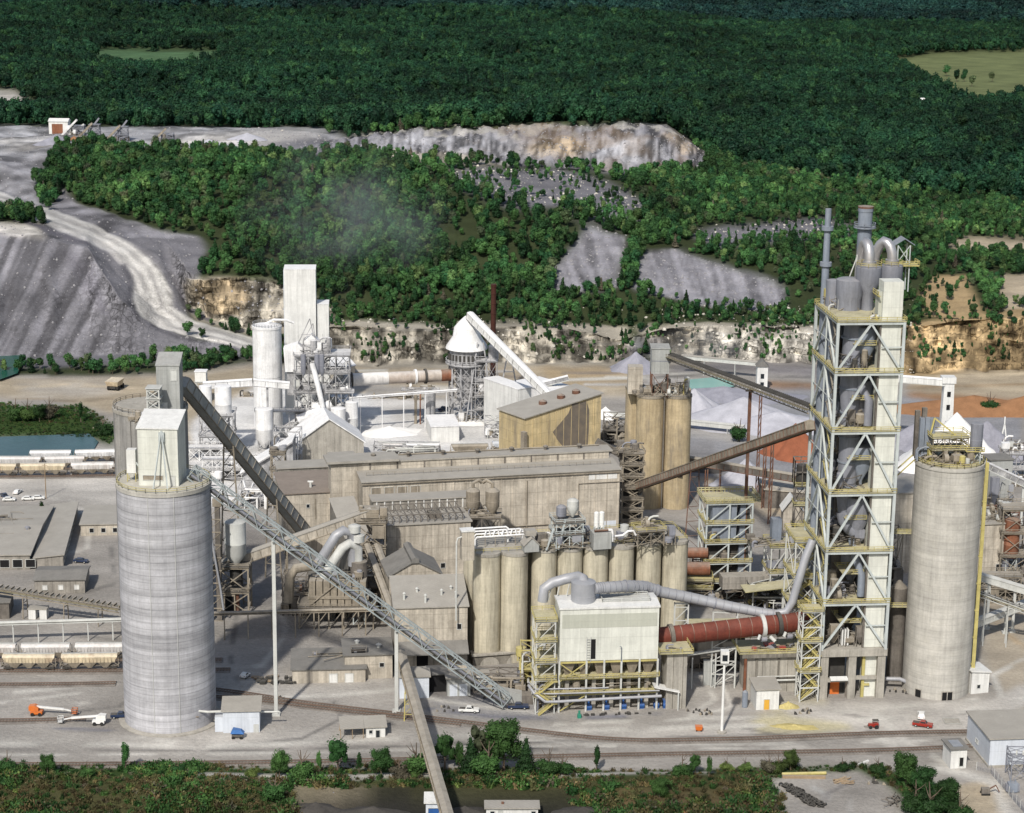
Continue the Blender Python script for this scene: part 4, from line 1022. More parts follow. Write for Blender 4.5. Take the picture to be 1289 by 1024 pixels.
def conveyor(name, label, a, b, w=3.0, h=2.6, style='gallery', m='clad_grey', rm='roof', supports=(), sm='steel_l', group=None, sw=.6, leg='mono', seg=4.5, fm='olive', hood=True):
    """a, b: world points of the middle of the floor at either end"""
    a = Vector(a); b = Vector(b); t = T(name, label, 'conveyor', (a.x, a.y, a.z), 0, group)
    D = b-a; L = D.length; u = D.normalized(); s = u.cross(Vector((0,0,1))).normalized(); n = s.cross(u)
    Q = lambda f, e, k: u*(L*f)+s*e+n*k
    hw = w/2
    if style == 'truss':
        N = max(2, int(L/seg)); tr = MB()
        for e in (-hw, hw):
            for k in (0, h): tr.beam(Q(0,e,k), Q(1,e,k), .34)
            for i in range(N+1): tr.beam(Q(i/N,e,0), Q(i/N,e,h), .2)
            for i in range(N):
                tr.beam(Q(i/N,e,0 if i%2 else h), Q((i+1)/N,e,h if i%2 else 0), .22)
        for i in range(N+1): tr.beam(Q(i/N,-hw,h), Q(i/N,hw,h), .18); tr.beam(Q(i/N,-hw,0), Q(i/N,hw,0), .2)
        for i in range(N): tr.beam(Q(i/N,-hw,h), Q((i+1)/N,hw,h), .14)
        t.b('truss', m, tr)
        t.b('walkway', fm, MB().beam(Q(0,-hw*.45,.15), Q(1,-hw*.45,.15), w*.42, .08))
        t.b('belt', 'belt', MB().beam(Q(0,hw*.35,.8), Q(1,hw*.35,.8), w*.4, .25))
        if hood: t.b('belt_cover', 'steel_m', MB().beam(Q(0,hw*.35,1.25), Q(1,hw*.35,1.25), w*.46, .5))
        rl = MB()
        for k in (.7, 1.2): rl.beam(Q(0,-hw*.95,k), Q(1,-hw*.95,k), .09)
        t.b('handrail', 'yellow', rl)
    elif style == 'gallery':
        g = MB(); c = [Q(f, e, k) for f in (0,1) for e, k in ((-hw,0),(hw,0),(hw,h),(-hw,h))]
        g.hexa([c[0],c[1],c[5],c[4],c[3],c[2],c[6],c[7]]); t.b('gallery', m, g)
        r = MB(); P = [(-hw-.2,h+.02),(hw+.2,h+.02),(hw+.2,h+.25),(0,h+.65),(-hw-.2,h+.25)]
        vs = [Q(0,*p) for p in P]+[Q(1,*p) for p in P]; r.add(vs, [(0,1,2,3,4),(9,8,7,6,5)]+[(i,5+i,5+(i+1)%5,(i+1)%5) for i in range(5)]); t.b('roof', rm, r)
        tr = MB(); N = max(2, int(L/seg))
        for e in (-hw-.12, hw+.12):
            tr.beam(Q(0,e,-.1), Q(1,e,-.1), .3)
            for i in range(N+1): tr.beam(Q(i/N,e,-.1), Q(i/N,e,h), .16)
        t.b('frame', sm, tr)
    else:   # open belt with idlers
        tr = MB(); N = max(2, int(L/seg))
        for e in (-hw, hw):
            for k in (0, h*.5): tr.beam(Q(0,e,k), Q(1,e,k), .28)
            for i in range(N): tr.beam(Q(i/N,e,0), Q((i+.5)/N,e,h*.5), .13); tr.beam(Q((i+.5)/N,e,h*.5), Q((i+1)/N,e,0), .13)
        t.b('frame', m, tr)
        bl = MB().beam(Q(0,0,h*.62), Q(1,0,h*.62), w*.6, .16); t.b('belt', 'belt', bl)
        idl = MB()
        for i in range(int(L/1.9)+1): f = min(1, i*1.9/L); idl.beam(Q(f,-hw,h*.75), Q(f,hw,h*.75), .34, .5)
        t.b('idlers', rm, idl)
        t.b('walkway', fm, MB().beam(Q(0,hw+.5,h*.4), Q(1,hw+.5,h*.4), .8, .08))
        rl = MB(); rl.beam(Q(0,hw+.9,h*.4+1.1), Q(1,hw+.9,h*.4+1.1), .1); 
        for i in range(int(L/2.5)): f = i*2.5/L; rl.beam(Q(f,hw+.9,h*.4), Q(f,hw+.9,h*.4+1.1), .08)
        t.b('handrail', m, rl)
    for sp in supports:
        f = sp if not isinstance(sp, tuple) else sp[0]; gz = 0.0 if not isinstance(sp, tuple) else sp[1]
        q = Q(f,0,0); foot = gz-a.z
        l = MB()
        if leg == 'mono':
            l.beam((q.x,q.y,foot), (q.x,q.y,q.z-.1), sw*1.3); l.beam(Q(f,-hw,-.25), Q(f,hw,-.25), sw*.8); l.cbox(q.x,q.y,foot,sw*3,sw*3,.6)
        else:
            for e in (-1, 1):
                tp = Q(f, e*hw, -.1); ft = Vector((q.x, q.y, foot))+s*(e*(hw+ (q.z-foot)*.05)); l.beam(ft, tp, sw)
            k = 1; H = q.z-foot
            while k*5 < H-1:
                f0 = k*5/H; e0 = hw+(H)*.05*(1-f0)
                l.beam(Vector((q.x,q.y,foot+k*5))-s*e0, Vector((q.x,q.y,foot+k*5))+s*e0, sw*.6)
                if k*5+5 < H: e1 = hw+H*.05*(1-(k*5+5)/H); l.beam(Vector((q.x,q.y,foot+k*5))-s*e0, Vector((q.x,q.y,foot+k*5+5))+s*e1, sw*.45)
                k += 1
        t.b('support', sm, l)
    return t
def tank(t, x, y, z0, r, h, m='steel_m', cone=0, legs=0, dome=.3, name='tank', lm='steel', capm=None):
    pr = []
    if cone: pr += [(r*.18, z0-cone), (r, z0)]
    else: pr += [(r, z0)]
    pr += [(r, z0+h*.32), (r+.06, z0+h*.33), (r+.06, z0+h*.35), (r, z0+h*.36), (r, z0+h), (r*.6, z0+h+dome*.7), (.02, z0+h+dome)]
    o = t.b(name, m, MB().lathe(x, y, pr, 24))
    if legs:
        l = MB()
        for k in range(4):
            a = PI/4+k*PI/2; q = (x+r*.92*math.cos(a), y+r*.92*math.sin(a)); l.beam((*q, z0-legs), (*q, z0+.6), .28)
            a2 = a+PI/2; q2 = (x+r*.92*math.cos(a2), y+r*.92*math.sin(a2)); l.beam((*q, z0-legs), (*q2, z0), .14)
        t.b('leg_frame', lm, l)
    return o
def clutter(t, x0, x1, y0, y1, z0, hmax, n, seed, mats=('steel_m','steel_t','steel_d','duct'), pm='steel_t', rs_=.3):
    """process plant on a deck: hoppers, small vessels, fan housings, elbows, pipe runs, rails"""
    r = random.Random(seed); pts = []
    for i in range(n):
        x = r.uniform(x0, x1); y = r.uniform(y0, y1); k = r.random(); m = r.choice(mats); q = r.uniform(.5, 1.0)*min(1.5, (x1-x0)/5+.4); h = r.uniform(.3, 1)*hmax
        if k < .28: tank(t, x, y, z0+h*.35, q, h*.6, m, cone=h*.25, legs=h*.35, name='vessel', lm=pm)
        elif k < .5:
            mb = MB(); mb.cbox(x, y, z0+h*.45, q*2, q*1.7, h*.5)
            b0 = [(x-q,y-q*.85),(x+q,y-q*.85),(x+q,y+q*.85),(x-q,y+q*.85)]; mb.hexa([(x-.2,y-.2,z0+h*.1),(x+.2,y-.2,z0+h*.1),(x+.2,y+.2,z0+h*.1),(x-.2,y+.2,z0+h*.1)]+[(a,b,z0+h*.44) for a, b in b0])
            t.b('hopper', m, mb); lg = MB()
            for a, b in b0: lg.beam((a,b,z0-.1),(a,b,z0+h*.5),.18)
            t.b('leg_frame', pm, lg)
        elif k < .7:
            mb = MB(); mb.cyl((x-q*.4,y,z0+q),(x+q*.4,y,z0+q), q*.9, n=16); mb.cbox(x,y,z0,q*1.6,q*.8,q*.5); mb.box(x-q*.35,y,z0+q,x+q*.35,y+q,z0+q*2.4); t.b('fan_housing', m, mb)
        else:
            x2 = min(x1, x+r.uniform(1,4)); t.b('duct', m, MB().tube([(x,y,z0),(x,y,z0+h*.7),(x+(x2-x)*.2,y,z0+h*.9),(x+(x2-x)*.5,y,z0+h),(x2,y+r.uniform(-1,1),z0+h)], rs_*r.uniform(.7,1.4), 10))
        pts.append((x, y, z0+h))
    p = MB()
    for i in range(n):
        a = r.choice(pts); y = r.uniform(y0, y1); z = z0+r.uniform(.3, hmax*.6)
        p.tube([(r.uniform(x0,x1),y,z0), (a[0],y,z), (r.uniform(x0,x1),y,z), (r.uniform(x0,x1),a[1],z)], r.uniform(.08,.16), 6)
        p.beam((a[0],a[1],z0), (a[0],a[1],z0+r.uniform(1,hmax)), .12)
    t.b('pipework', pm, p)

# ================================================================== LEFT: big silo
cA = G(215, 903); rA = 57/SC(cA); zA = up(cA, 606)
sA = silo('concrete_silo', 'tall blue grey banded concrete silo nearest the viewer at the left', cA, rA, zA, M['silo_blue'], seg=72, rim=M['silo_warm'])
ft = MB().lathe(0, 0, [(rA+1.6, -.3), (rA+1.6, .25), (rA+.2, .35)], 48); sA.b('footing', 'concrete', ft)
sm_ = MB()
for a in (-1.75, -1.2): 
    q = Vector((math.cos(a), math.sin(a), 0)); sm_.beam(q*(rA+.1)+Vector((0,0,.3)), q*(rA+.1)+Vector((0,0,zA-1)), .12)
sA.b('seam', 'steel_l', sm_)
hh_ = bld('headhouse', 'pale cream cladded box house standing on the blue grey silo', 'building', (174.8,611), (225,612), ytop=540, d=11, roof='mb', rise=2.2, wall='clad_cream', rf='clad_white', z=zA+.3, over=.3,
    ops=[('f','vent',1.2,1.5,5.2,1.2,'steel_t'),('f','door',8.3,.1,1.2,2.6,'steel_l')])
af = MB(); q0 = hh_.px(193,616,zA+.3); q1 = hh_.px(211,617,zA+.3); ap = Vector(((q0.x+q1.x)/2, -.5, hh_.h*.98))
af.beam(q0, ap, .3); af.beam(q1, ap, .3); af.cbox(ap.x, -.35, ap.z-3, 1.5, .7, 2.6); hh_.b('lifting_frame', 'steel', af)
t = T('filter_box', 'small white filter box left of the cream house on the blue grey silo', 'filter', G(160,606,zA+.3))
t.b('casing', 'clad_white', MB().box(0,0,2.2,2.4,2.4,8.5).hexa([(.9,.9,.8),(1.5,.9,.8),(1.5,1.5,.8),(.9,1.5,.8),(.1,.1,2.19),(2.3,.1,2.19),(2.3,2.3,2.19),(.1,2.3,2.19)]))
t.b('leg_frame', 'yellow', MB().beam((.1,.1,-.1),(.1,.1,2.2),.2).beam((2.3,.1,-.1),(2.3,.1,2.2),.2).beam((2.3,2.3,-.1),(2.3,2.3,2.2),.2).beam((.1,2.3,-.1),(.1,2.3,2.2),.2))
t.b('pipe', 'steel', MB().tube([(2.4,.5,5),(4,.2,3),(5.8,-.6,.4)], .28, 8))

# grey silo group behind it
cB = G(198, 792); rB = 45/SC(cB); zB = up(cB, 511)
sB = silo('concrete_silo', 'darker grey concrete silo group behind the blue grey silo, with a tall grey headhouse', cB, rB, zB, M['silo_grey'], seg=48, railm=M['steel_t'])
for k in range(5):
    a = -PI/2+(-1+k*.5)*.9; sB.b('buttress', 'silo_grey', MB().beam((rB*math.cos(a), rB*math.sin(a), 0), (rB*math.cos(a), rB*math.sin(a), zB-2), 1.3))
hB = bld('headhouse', 'tall narrow grey cladded headhouse on the darker grey silo group', 'building', (198,521), (227,521), ytop=461, d=9, roof='mb', rise=1.8, wall='clad_grey', rf='clad_grey', z=zB+.3, over=.2,
    ops=[('f','window',4.2,10,1.6,3,'steel_l'),('f','door',1.4,.3,1.6,3,'clad_white')])
tb = T('hoist_frame', 'ladder like steel hoist frame leaning beside the tall grey headhouse', 'steel frame', G(186,528,zB+.3))
steel_frame(tb, 0,0,3.4,4,[0,3,6,9], 1,1,.35,'steel_l','steel_l','steel_l','x',rails=False)
clutter(tb, -4, 8, -5, -1, 0, 3.5, 6, 5)

# covered dark gallery from the headhouse down to the right
a_ = atd(228,487, cB.y+2); b_ = atd(386,680, G(386,705).y)
conveyor('conveyor_gallery', 'dark grey covered conveyor running steeply down from the tall grey headhouse behind the open truss', a_, b_, 3.4, 3.0, 'gallery', 'clad_grey', 'roof', [(.35,0),(.7,0)], 'steel_t', leg='a', sw=.45)
# open truss conveyor on the big silo
Yt0 = cA.y; a_ = atd(236,600, cA.y); gq = G(632,893); b_ = Vector((gq.x, gq.y, 1.2))
def ftru(px):   # fraction along the truss under a pixel column
    lo, hi = 0.0, 1.0
    for _ in range(30):
        md = (lo+hi)/2
        if PR(a_.lerp(b_, md))[0] < px: lo = md
        else: hi = md
    return lo
tc = conveyor('truss_conveyor', 'long pale steel lattice conveyor sloping from the blue grey silo top down to the yard', a_, b_, 3.0, 3.5, 'truss', 'steel_tr', 'roof', [(ftru(344),0),(ftru(499),0)], 'steel_l', sw=.75, seg=4.6)
t = T('conveyor_housing', 'low grey curved housing at the foot of the lattice conveyor', 'housing', G(625,886))
t.b('casing', 'clad_grey', MB().prism([(0,0),(7,0),(7,2.8),(3.5,3.4),(0,4.2)], 0, 3.2)); t.b('skirt', 'steel_d', MB().box(7.05,-.3,0,16,3.0,2.6))
# old beige gallery behind
a_ = atd(270,721, G(270,765).y); b_ = atd(470,650, G(470,752).y)
conveyor('conveyor_gallery', 'beige dusty covered conveyor rising gently right behind the lattice conveyor', a_, b_, 3.0, 2.6, 'gallery', 'clad_beige', 'roof', [(.12,0),(.45,0),(.75,0)], 'steel_t', leg='a', sw=.45, seg=3)
# tank tower right of the silo
t = T('tank_tower', 'light grey tank on rusty steel legs just right of the blue grey silo', 'tank', G(298,768))
s0 = SC(t.loc); zt0 = up(t.loc,697); zt1 = up(t.loc,657); tank(t, 0, 0, zt0, 13.5/s0, zt1-zt0, 'steel_l', cone=4, dome=.6)
steel_frame(t, -5.2,-3.2,9.4,7,[0,7,zt0-3.5], 1,1,.5,'steel_t','steel_d','steel_t','x')
tank(t, 0,0,8.6,1.9,5,'dark',name='hopper'); t.b('duct','steel_r',MB().cyl((.6,-1.8,0),(.6,-1.8,6.5),.6)); t.b('chute_house','steel_t',MB().prism([(-3.6,0),(.0,0),(.0,7),(-1.8,8),(-3.6,7)],-3.0,-1)); t.b('opening','black',MB().box(-3.2,-3.15,.5,-.4,-3.02,5.5))
t = T('elevator_leg', 'tall thin rusty bucket elevator clinging to the right of the blue grey silo', 'elevator', G(277,782))
hz = up(t.loc,638); t.b('casing','steel_d',MB().box(-.9,0,0,.6,1.6,hz)); t.b('casing','steel_t',MB().box(-3.2,.8,0,-2,2.2,hz*.9)); t.b('head','steel_t',MB().box(-1.5,-.3,hz,1.2,2,hz+2.4))
fr_ = MB()
for k in range(9): fr_.beam((-3.4,0,k*hz/9),(.9,0,k*hz/9),.3); fr_.beam((-3.4,0,k*hz/9),(.9,-.02,(k+1)*hz/9),.18)
t.b('lattice','steel_t',fr_); t.b('pipe','duct',MB().tube([(-2,-1,hz*.75),(.5,-1,hz*.3),(1.3,-1,4)],.35,8))
# ================================================================== rail wagons
def wagon(label, A, B, body='hop_tan', group=None):
    a, rot, L = frame_from(A, B, .35); t = T('hopper_wagon', label, 'rail wagon', a, rot, group)
    W_ = 3.1; z0 = 1.1; zt = 4.7
    m = MB(); m.hexa([(1.6,.35,z0+1.2),(L-1.6,.35,z0+1.2),(L-1.6,W_-.35,z0+1.2),(1.6,W_-.35,z0+1.2),(.5,0,zt-.7),(L-.5,0,zt-.7),(L-.5,W_,zt-.7),(.5,W_,zt-.7)])
    m.prism([(0,zt-.69),(W_,zt-.69),(W_-.5,zt-.15),(W_/2,zt+.05),(.5,zt-.15)], .5, L-.5, 'x'); t.b('body', body, m)
    rb = MB()
    for i in range(15):
        x = 1.2+(L-2.4)*i/14; rb.beam((x,-.03,z0+1.5),(x,-.03,zt-.75),.12); rb.beam((x,W_+.03,z0+1.5),(x,W_+.03,zt-.75),.12)
    t.b('ribs', body, rb)
    hp = MB()
    for i in range(3):
        x = L*(.24+.26*i); hp.hexa([(x-.5,.9,.5),(x+.5,.9,.5),(x+.5,W_-.9,.5),(x-.5,W_-.9,.5),(x-2,.36,z0+1.19),(x+2,.36,z0+1.19),(x+2,W_-.36,z0+1.19),(x-2,W_-.36,z0+1.19)])
    t.b('discharge_hopper', 'steel_t', hp)
    t.b('sill', 'steel_d', MB().box(0,1.1,z0-.2,L,W_-1.1,z0+.15).box(0,0,z0,.35,W_,z0+.5).box(L-.35,0,z0,L,W_,z0+.5))
    t.b('roof_walk', 'steel_l', MB().box(.7,W_/2-.35,zt+.1,L-.7,W_/2+.35,zt+.18))
    en = MB()
    for x, x2 in ((.2,2.0),(L-.2,L-2.0)):
        for y in (.2, W_-.2): en.beam((x,y,z0+.3),(x,y,zt-.8),.14); en.beam((x,y,z0+.5),(x2,y,zt-2),.12)
    t.b('end_frame', 'steel_t', en)
    for x in (2.0, L-2.0):
        b = t.b('bogie', 'dark', MB().box(x-1.3,.35,.5,x+1.3,.6,.95).box(x-1.3,W_-.6,.5,x+1.3,W_-.35,.95).box(x-.3,.4,.6,x+.3,W_-.4,1.0)); wh = MB()
        for q in (-.9,.9):
            for y in (.65, W_-.8): wh.cyl((x+q,y,.45),(x+q,y+.13,.45),.45,n=14)
        wh.build('wheels', 'rail', b)
    return t
wagon('near tan hopper wagon, leftmost on the front track before the blue grey silo', (1,845), (71,845))
wagon('near cream hopper wagon with rusty ends beside the blue grey silo', (75,845), (150,844))
wagon('partly cut hopper wagon at the left edge on the second near track', (-44,832), (22,832), 'hop_white')
wagon('pale dusty hopper wagon behind the leftmost near tan wagon', (24.5,832), (90,831.5), 'hop_white')
wagon('white hopper wagon behind the near cream wagon', (92.5,831.5), (160,831), 'hop_white')
wagon('far tan wagon cut by the left edge near the lake', (-28,600), (22,600), 'hop_tan')
wagon('far tan hopper wagon between the cut wagon and the white wagon near the lake', (24,600), (84,599.5), 'hop_tan')
wagon('far white hopper wagon last on the nearest of the lake side tracks', (88,599), (145,598), 'hop_white')
wagon('dusty white wagon at the left of the middle lake side track', (-6,591), (53,591), 'hop_white')
wagon('dusty white wagon at the right of the middle lake side track', (55,591), (108,590), 'hop_white')
wagon('silver wagon on the lake shore track, the left one', (36,583.5), (91,583), 'lime')
wagon('silver wagon on the lake shore track, the right one beside the silo', (93,583), (148,581.5), 'lime')
wagon('white wagon partly hidden behind the blue grey silo', (147,597.5), (200,596), 'hop_white')

def track(name, pts, z=.05, sleepers=True):
    P = [G(x, y, 0) for x, y in pts]; m = MB(); s = MB(); b = MB()
    # resample with a Catmull-Rom curve
    Q = []
    for i in range(len(P)-1):
        p0 = P[max(i-1,0)]; p1 = P[i]; p2 = P[i+1]; p3 = P[min(i+2,len(P)-1)]
        n = max(1, int((p2-p1).length/6))
        for k in range(n):
            t_ = k/n; Q.append(.5*((2*p1)+(p2-p0)*t_+(2*p0-5*p1+4*p2-p3)*t_*t_+(3*p1-p0-3*p2+p3)*t_**3))
    Q.append(P[-1])
    acc = 0
    for a, c in zip(Q, Q[1:]):
        d = (c-a); l = d.length; u = d.normalized(); sd = Vector((-u.y, u.x, 0)); Z = Vector((0,0,1))
        b.hexa([a+sd*2.0-Z*.3, a-sd*2.0-Z*.3, c-sd*2.0-Z*.3, c+sd*2.0-Z*.3][::-1]+[a+sd*1.5+Z*.26, a-sd*1.5+Z*.26, c-sd*1.5+Z*.26, c+sd*1.5+Z*.26][::-1]) if False else b.add([a+sd*2.1+Z*.04, a+sd*1.5+Z*.27, a-sd*1.5+Z*.27, a-sd*2.1+Z*.04, c+sd*2.1+Z*.04, c+sd*1.5+Z*.27, c-sd*1.5+Z*.27, c-sd*2.1+Z*.04], [(0,1,5,4),(1,2,6,5),(2,3,7,6)])
        for e in (-.75, .75): m.beam(a+sd*e+Z*.46, c+sd*e+Z*.46, .13, .18)
        while acc < l:
            q = a+u*acc; s.beam(q+sd*1.25+Z*.31, q-sd*1.25+Z*.31, .28, .12); acc += .85
        acc -= l
    t = thing(name, None, None, (0,0,0)); t['kind'] = 'structure'
    b.build('ballast_bed', 'ballast', t); s.build('sleepers', 'sleeper', t); m.build('rails', 'rail', t)
track('railway_track', [(-60,846.5),(0,846),(80,846),(160,845.5),(290,844)])
track('railway_track', [(-60,833),(0,833),(160,832.5),(280,831.5)])
track('railway_track', [(-60,863.5),(0,863),(70,862.5),(146,861)])
track('railway_track', [(-60,909),(0,908.5),(60,907.5),(108,905.5)])
track('railway_track', [(-60,964),(100,963.5),(250,962),(400,960),(530,957),(680,954),(820,951),(980,948.5),(1100,946),(1180,943),(1233,940),(1360,936)])
track('railway_track', [(250,867),(300,873),(376,885),(440,893),(500,900),(581,910),(640,917.5),(700,925),(745,930),(809,933.5),(880,932.5),(949,931),(1030,927.5),(1107,924.5),(1180,923),(1240,922),(1360,920)])
track('railway_track', [(262,878),(320,882),(376,889),(450,898),(520,906),(581,913)])
track('railway_track', [(-60,601),(40,601),(150,599.5),(220,598)])
track('railway_track', [(-60,592),(40,592),(150,590.5),(220,589)])
track('railway_track', [(-60,585),(40,584.5),(150,582.5),(220,581)])
# ================================================================== LEFT yard buildings
b = bld('workshop','wide flat grey roofed workshop at the left edge','building',(-40,718),(38,717),ytop=700,d=55,roof='gx',rise=1.5,wall='clad_dgrey',rf='roof')
win_row(b,'f',5,2,4.2,.8,3,2.6,'black'); clutter(b, 3, 17, 10, 45, b.h+1.0, 1.5, 5, 3)
b = bld('shed','long narrow grey roofed shed right of the wide workshop','building',(44,716),(80,715),ytop=703,d=60,roof='mr',rise=.8,wall='clad_dgrey',rf='roof')
win_row(b,'r',8,3,6,1,2,1.5,'black')
b = bld('shed','small grey gabled shed with three windows below the long narrow shed','building',(44,748),(107,747),ytop=731,d=13,roof='gx',rise=1.0,wall='clad_dgrey',rf='roof_dark')
win_row(b,'f',3,2.5,5,1.4,1.4,1.4,'clad_white')
b = bld('office','beige flat roofed office with three dark windows left of the silo','building',(102,675),(152,674),ytop=661,d=22,roof='flat',wall='clad_beige',rf='roof')
win_row(b,'f',3,3,4,1.2,1.4,1.5,'black')
b = bld('canopy','dark open canopy below the wide workshop at the left edge','building',(-20,780),(12,779),ytop=760,d=12,roof='flat',wall='steel_d',rf='roof_dark')
# curved pale pipe bridge and beige belt
conveyor('belt_conveyor','beige belt conveyor entering from the left edge toward the blue grey silo', atd(-20,742,G(-20,772).y), atd(152,770,G(152,790).y), 2.6, 2.6, 'open','steel_t','steel_t',[(.3,0),(.6,0),(.85,0)],'steel_t',leg='a',sw=.3)
def pipe_bridge(label, A, B, row, n=4, m='steel_t', r=.35, w=1.6, th=.9, gz=0):
    a = G(*A); b = G(*B); za = up(a,row); t = T('pipe_bridge', label, 'pipe bridge', a, math.atan2(b.y-a.y, b.x-a.x)); L = (b-a).length
    t.b('walkway', m, MB().box(0,-w/2,za-th,L,w/2,za-th+.25)); 
    p = MB()
    for k, y in enumerate((-.5,.1,.6)): p.cyl((0,y,za-.2),(L,y,za-.2), r*(1-.2*k), n=10)
    t.b('pipes', m, p)
    for i in range(n): x = L*(i+.5)/n; t.b('post', m, MB().beam((x,0,-.2),(x,0,za-th),.35).beam((x,-w/2,za-th-.15),(x,w/2,za-th-.15),.3))
    return t
pipe_bridge('pale pipe bridge on thin posts left of the blue grey silo', (-30,812),(158,806), 784, 6, 'steel_l')
pipe_bridge('dusty pipe bridge crossing right of the blue grey silo', (268,806),(475,800), 771, 7)
# retaining wall and small huts
t = T('loading_hut','pair of small white huts under the pale pipe bridge','hut', G(36,780)); t.b('wall','clad_white',MB().box(0,0,0,2.2,3,3.2)); t.b('wall','clad_white',MB().box(3.4,0,0,5.6,3,3.2)); t.b('roof','roof',MB().box(-.2,-.2,3.21,5.8,3.2,3.5))

# ================================================================== vehicles
def car(label, c, ang, L=4.7, kind='car', m='white', cat='car', z=.1):
    t = T('pickup_truck' if kind == 'pickup' else 'car', label, cat, (c.x, c.y, z), ang); W_ = 1.9
    b = MB()
    if kind == 'pickup':
        b.prism([(0,.45),(L,.45),(L,.95),(L-.1,1.05),(L*.68,1.12),(L*.66,1.12),(L*.36,1.12),(.0,1.12)], 0, W_)
        cab = [(L*.36,1.12),(L*.72,1.12),(L*.62,1.75),(L*.40,1.78)]
    else:
        b.prism([(0,.4),(L,.4),(L,.8),(L-.15,.9),(L*.74,1.0),(.1,1.02),(0,.9)], 0, W_)
        cab = [(L*.10,1.0),(L*.74,1.0),(L*.58,1.48),(L*.24,1.48)]
    t.b('body', m, b)
    x0, x1, x2, x3 = cab[0][0], cab[1][0], cab[2][0], cab[3][0]; z0, z1 = cab[0][1], cab[2][1]
    c_ = MB().hexa([(x0,.06,z0),(x1,.06,z0),(x1,W_-.06,z0),(x0,W_-.06,z0),(x3,.26,z1),(x2,.26,z1),(x2,W_-.26,z1),(x3,W_-.26,z1)]); cb = t.b('cabin', m, c_)
    g = MB(); dz = z1-z0
    for s_, y0, y1 in ((-1,.05,.24),(1,W_-.05,W_-.24)):
        f0, f1 = .18, .82
        def X(q, f): return (x0+(x3-x0)*f if q == 0 else x1+(x2-x1)*f)
        pts = [(X(0,f0)+.12, y0+(y1-y0)*f0+s_*.01, z0+dz*f0),(X(1,f0)-.12, y0+(y1-y0)*f0+s_*.01, z0+dz*f0),(X(1,f1)-.1, y0+(y1-y0)*f1+s_*.01, z0+dz*f1),(X(0,f1)+.1, y0+(y1-y0)*f1+s_*.01, z0+dz*f1)]
        g.add(pts, [(0,1,2,3)])
    g.add([(x1-.02+.03,.2,z0+.06),(x1+.01,W_-.2,z0+.06),(x2+.06,W_-.32,z1-.06),(x2+.06,.32,z1-.06)], [(0,1,2,3)]); g.build('window', 'glassd', cb)
    if kind == 'pickup': t.b('cargo_bed', 'dark', MB().box(.12,.14,1.1,L*.34,W_-.14,1.135))
    for x in (L*.18, L*.8):
        for y in (-.02, W_-.2):
            w = t.b('wheel', 'tyre', MB().cyl((x,y,.34),(x,y+.22,.34),.36,n=16)); MB().cyl((x,y-.01,.34),(x,y+.23,.34),.18,n=10).build('rim','steel_l',w)
    for y in (.15, W_-.45): t.b('headlight','white',MB().box(L-.01,y,.62,L+.03,y+.3,.82)); t.b('tail_light','red',MB().box(-.03,y,.7,.01,y+.25,.9))
    return t
car('white pickup truck parked below the foot of the lattice conveyor', G(577,898), R(-4), 5.6, 'pickup', 'white', 'pickup truck')
car('dark blue pickup truck parked right of the lattice conveyor foot', G(639,894), R(2), 5.8, 'pickup', 'navy', 'pickup truck')
car('red pickup truck beside the white car before the right silo', G(1148,915), R(-20), 5.4, 'pickup', 'red', 'pickup truck')
car('white car parked nose to tail behind the red pickup truck', G(1164,908), R(80), 4.8, 'car', 'white')
car('black car parked behind the pale blue building', G(1245,913), R(4), 4.9, 'car', 'navy')
car('white car at the right edge behind the pale blue building', G(1279,912), R(3), 4.9, 'car', 'white')
car('dark van partly hidden at the left foot of the blue grey silo', G(139,906), R(5), 5.2, 'pickup', 'navy', 'pickup truck')
car('black car parked by itself between the long shed and the silo', G(92,709), R(-8), 4.8, 'car', 'navy')
car('dark truck near the left edge beyond the wide workshop', G(0,625), R(-60), 5.5, 'pickup', 'navy','pickup truck')
car('white car beside the left edge dark truck', G(22,624), R(80), 4.8, 'car', 'white')
for i, (px, py) in enumerate(((3,632),(27,631),(40,630))): car(['white car left of the row above the wide workshop','pale car in the middle of the row above the wide workshop','rightmost pale car of the row above the wide workshop'][i], G(px,py), R(5), 4.6, 'car', 'white')
car('small white utility vehicle between the silo and the dusty flat building', G(309,856), R(70), 3.2, 'car', 'white')
car('dark blue pickup by the white shed of the lime works', G(556,519), R(60), 5.4, 'pickup', 'navy','pickup truck')
def boom_lift(label, c, ang, m):
    t = T('boom_lift', label, 'boom lift', (c.x, c.y, .05), ang)
    t.b('chassis', m, MB().box(0,0,.5,3.2,2.2,1.3)); t.b('turret', m, MB().prism([(-.4,1.35),(2.2,1.35),(2.2,2.3),(1.2,2.9),(-.4,2.7)],.2,2))
    t.b('boom', 'white' if m == 'orange' else m, MB().beam((1.6,1.1,2.4),(9,1.1,1.7),.5).beam((9,1.1,1.7),(11.2,1.1,1.2),.3)); t.b('basket', m, MB().rail([(11.2,.2,.8),(12.6,.2,.8),(12.6,2,.8),(11.2,2,.8)],1.1,.1,True).box(11.2,.2,.7,12.6,2,.8))
    for x in (.6,2.6):
        for y in (-.25,2.0): t.b('wheel','tyre',MB().cyl((x,y,.5),(x,y+.4,.5),.5,n=14))
boom_lift('orange boom lift with its arm lowered on the left yard', G(38,902), R(0), 'orange')
boom_lift('white boom lift left of the silo foot', G(133,910), R(180), 'white')
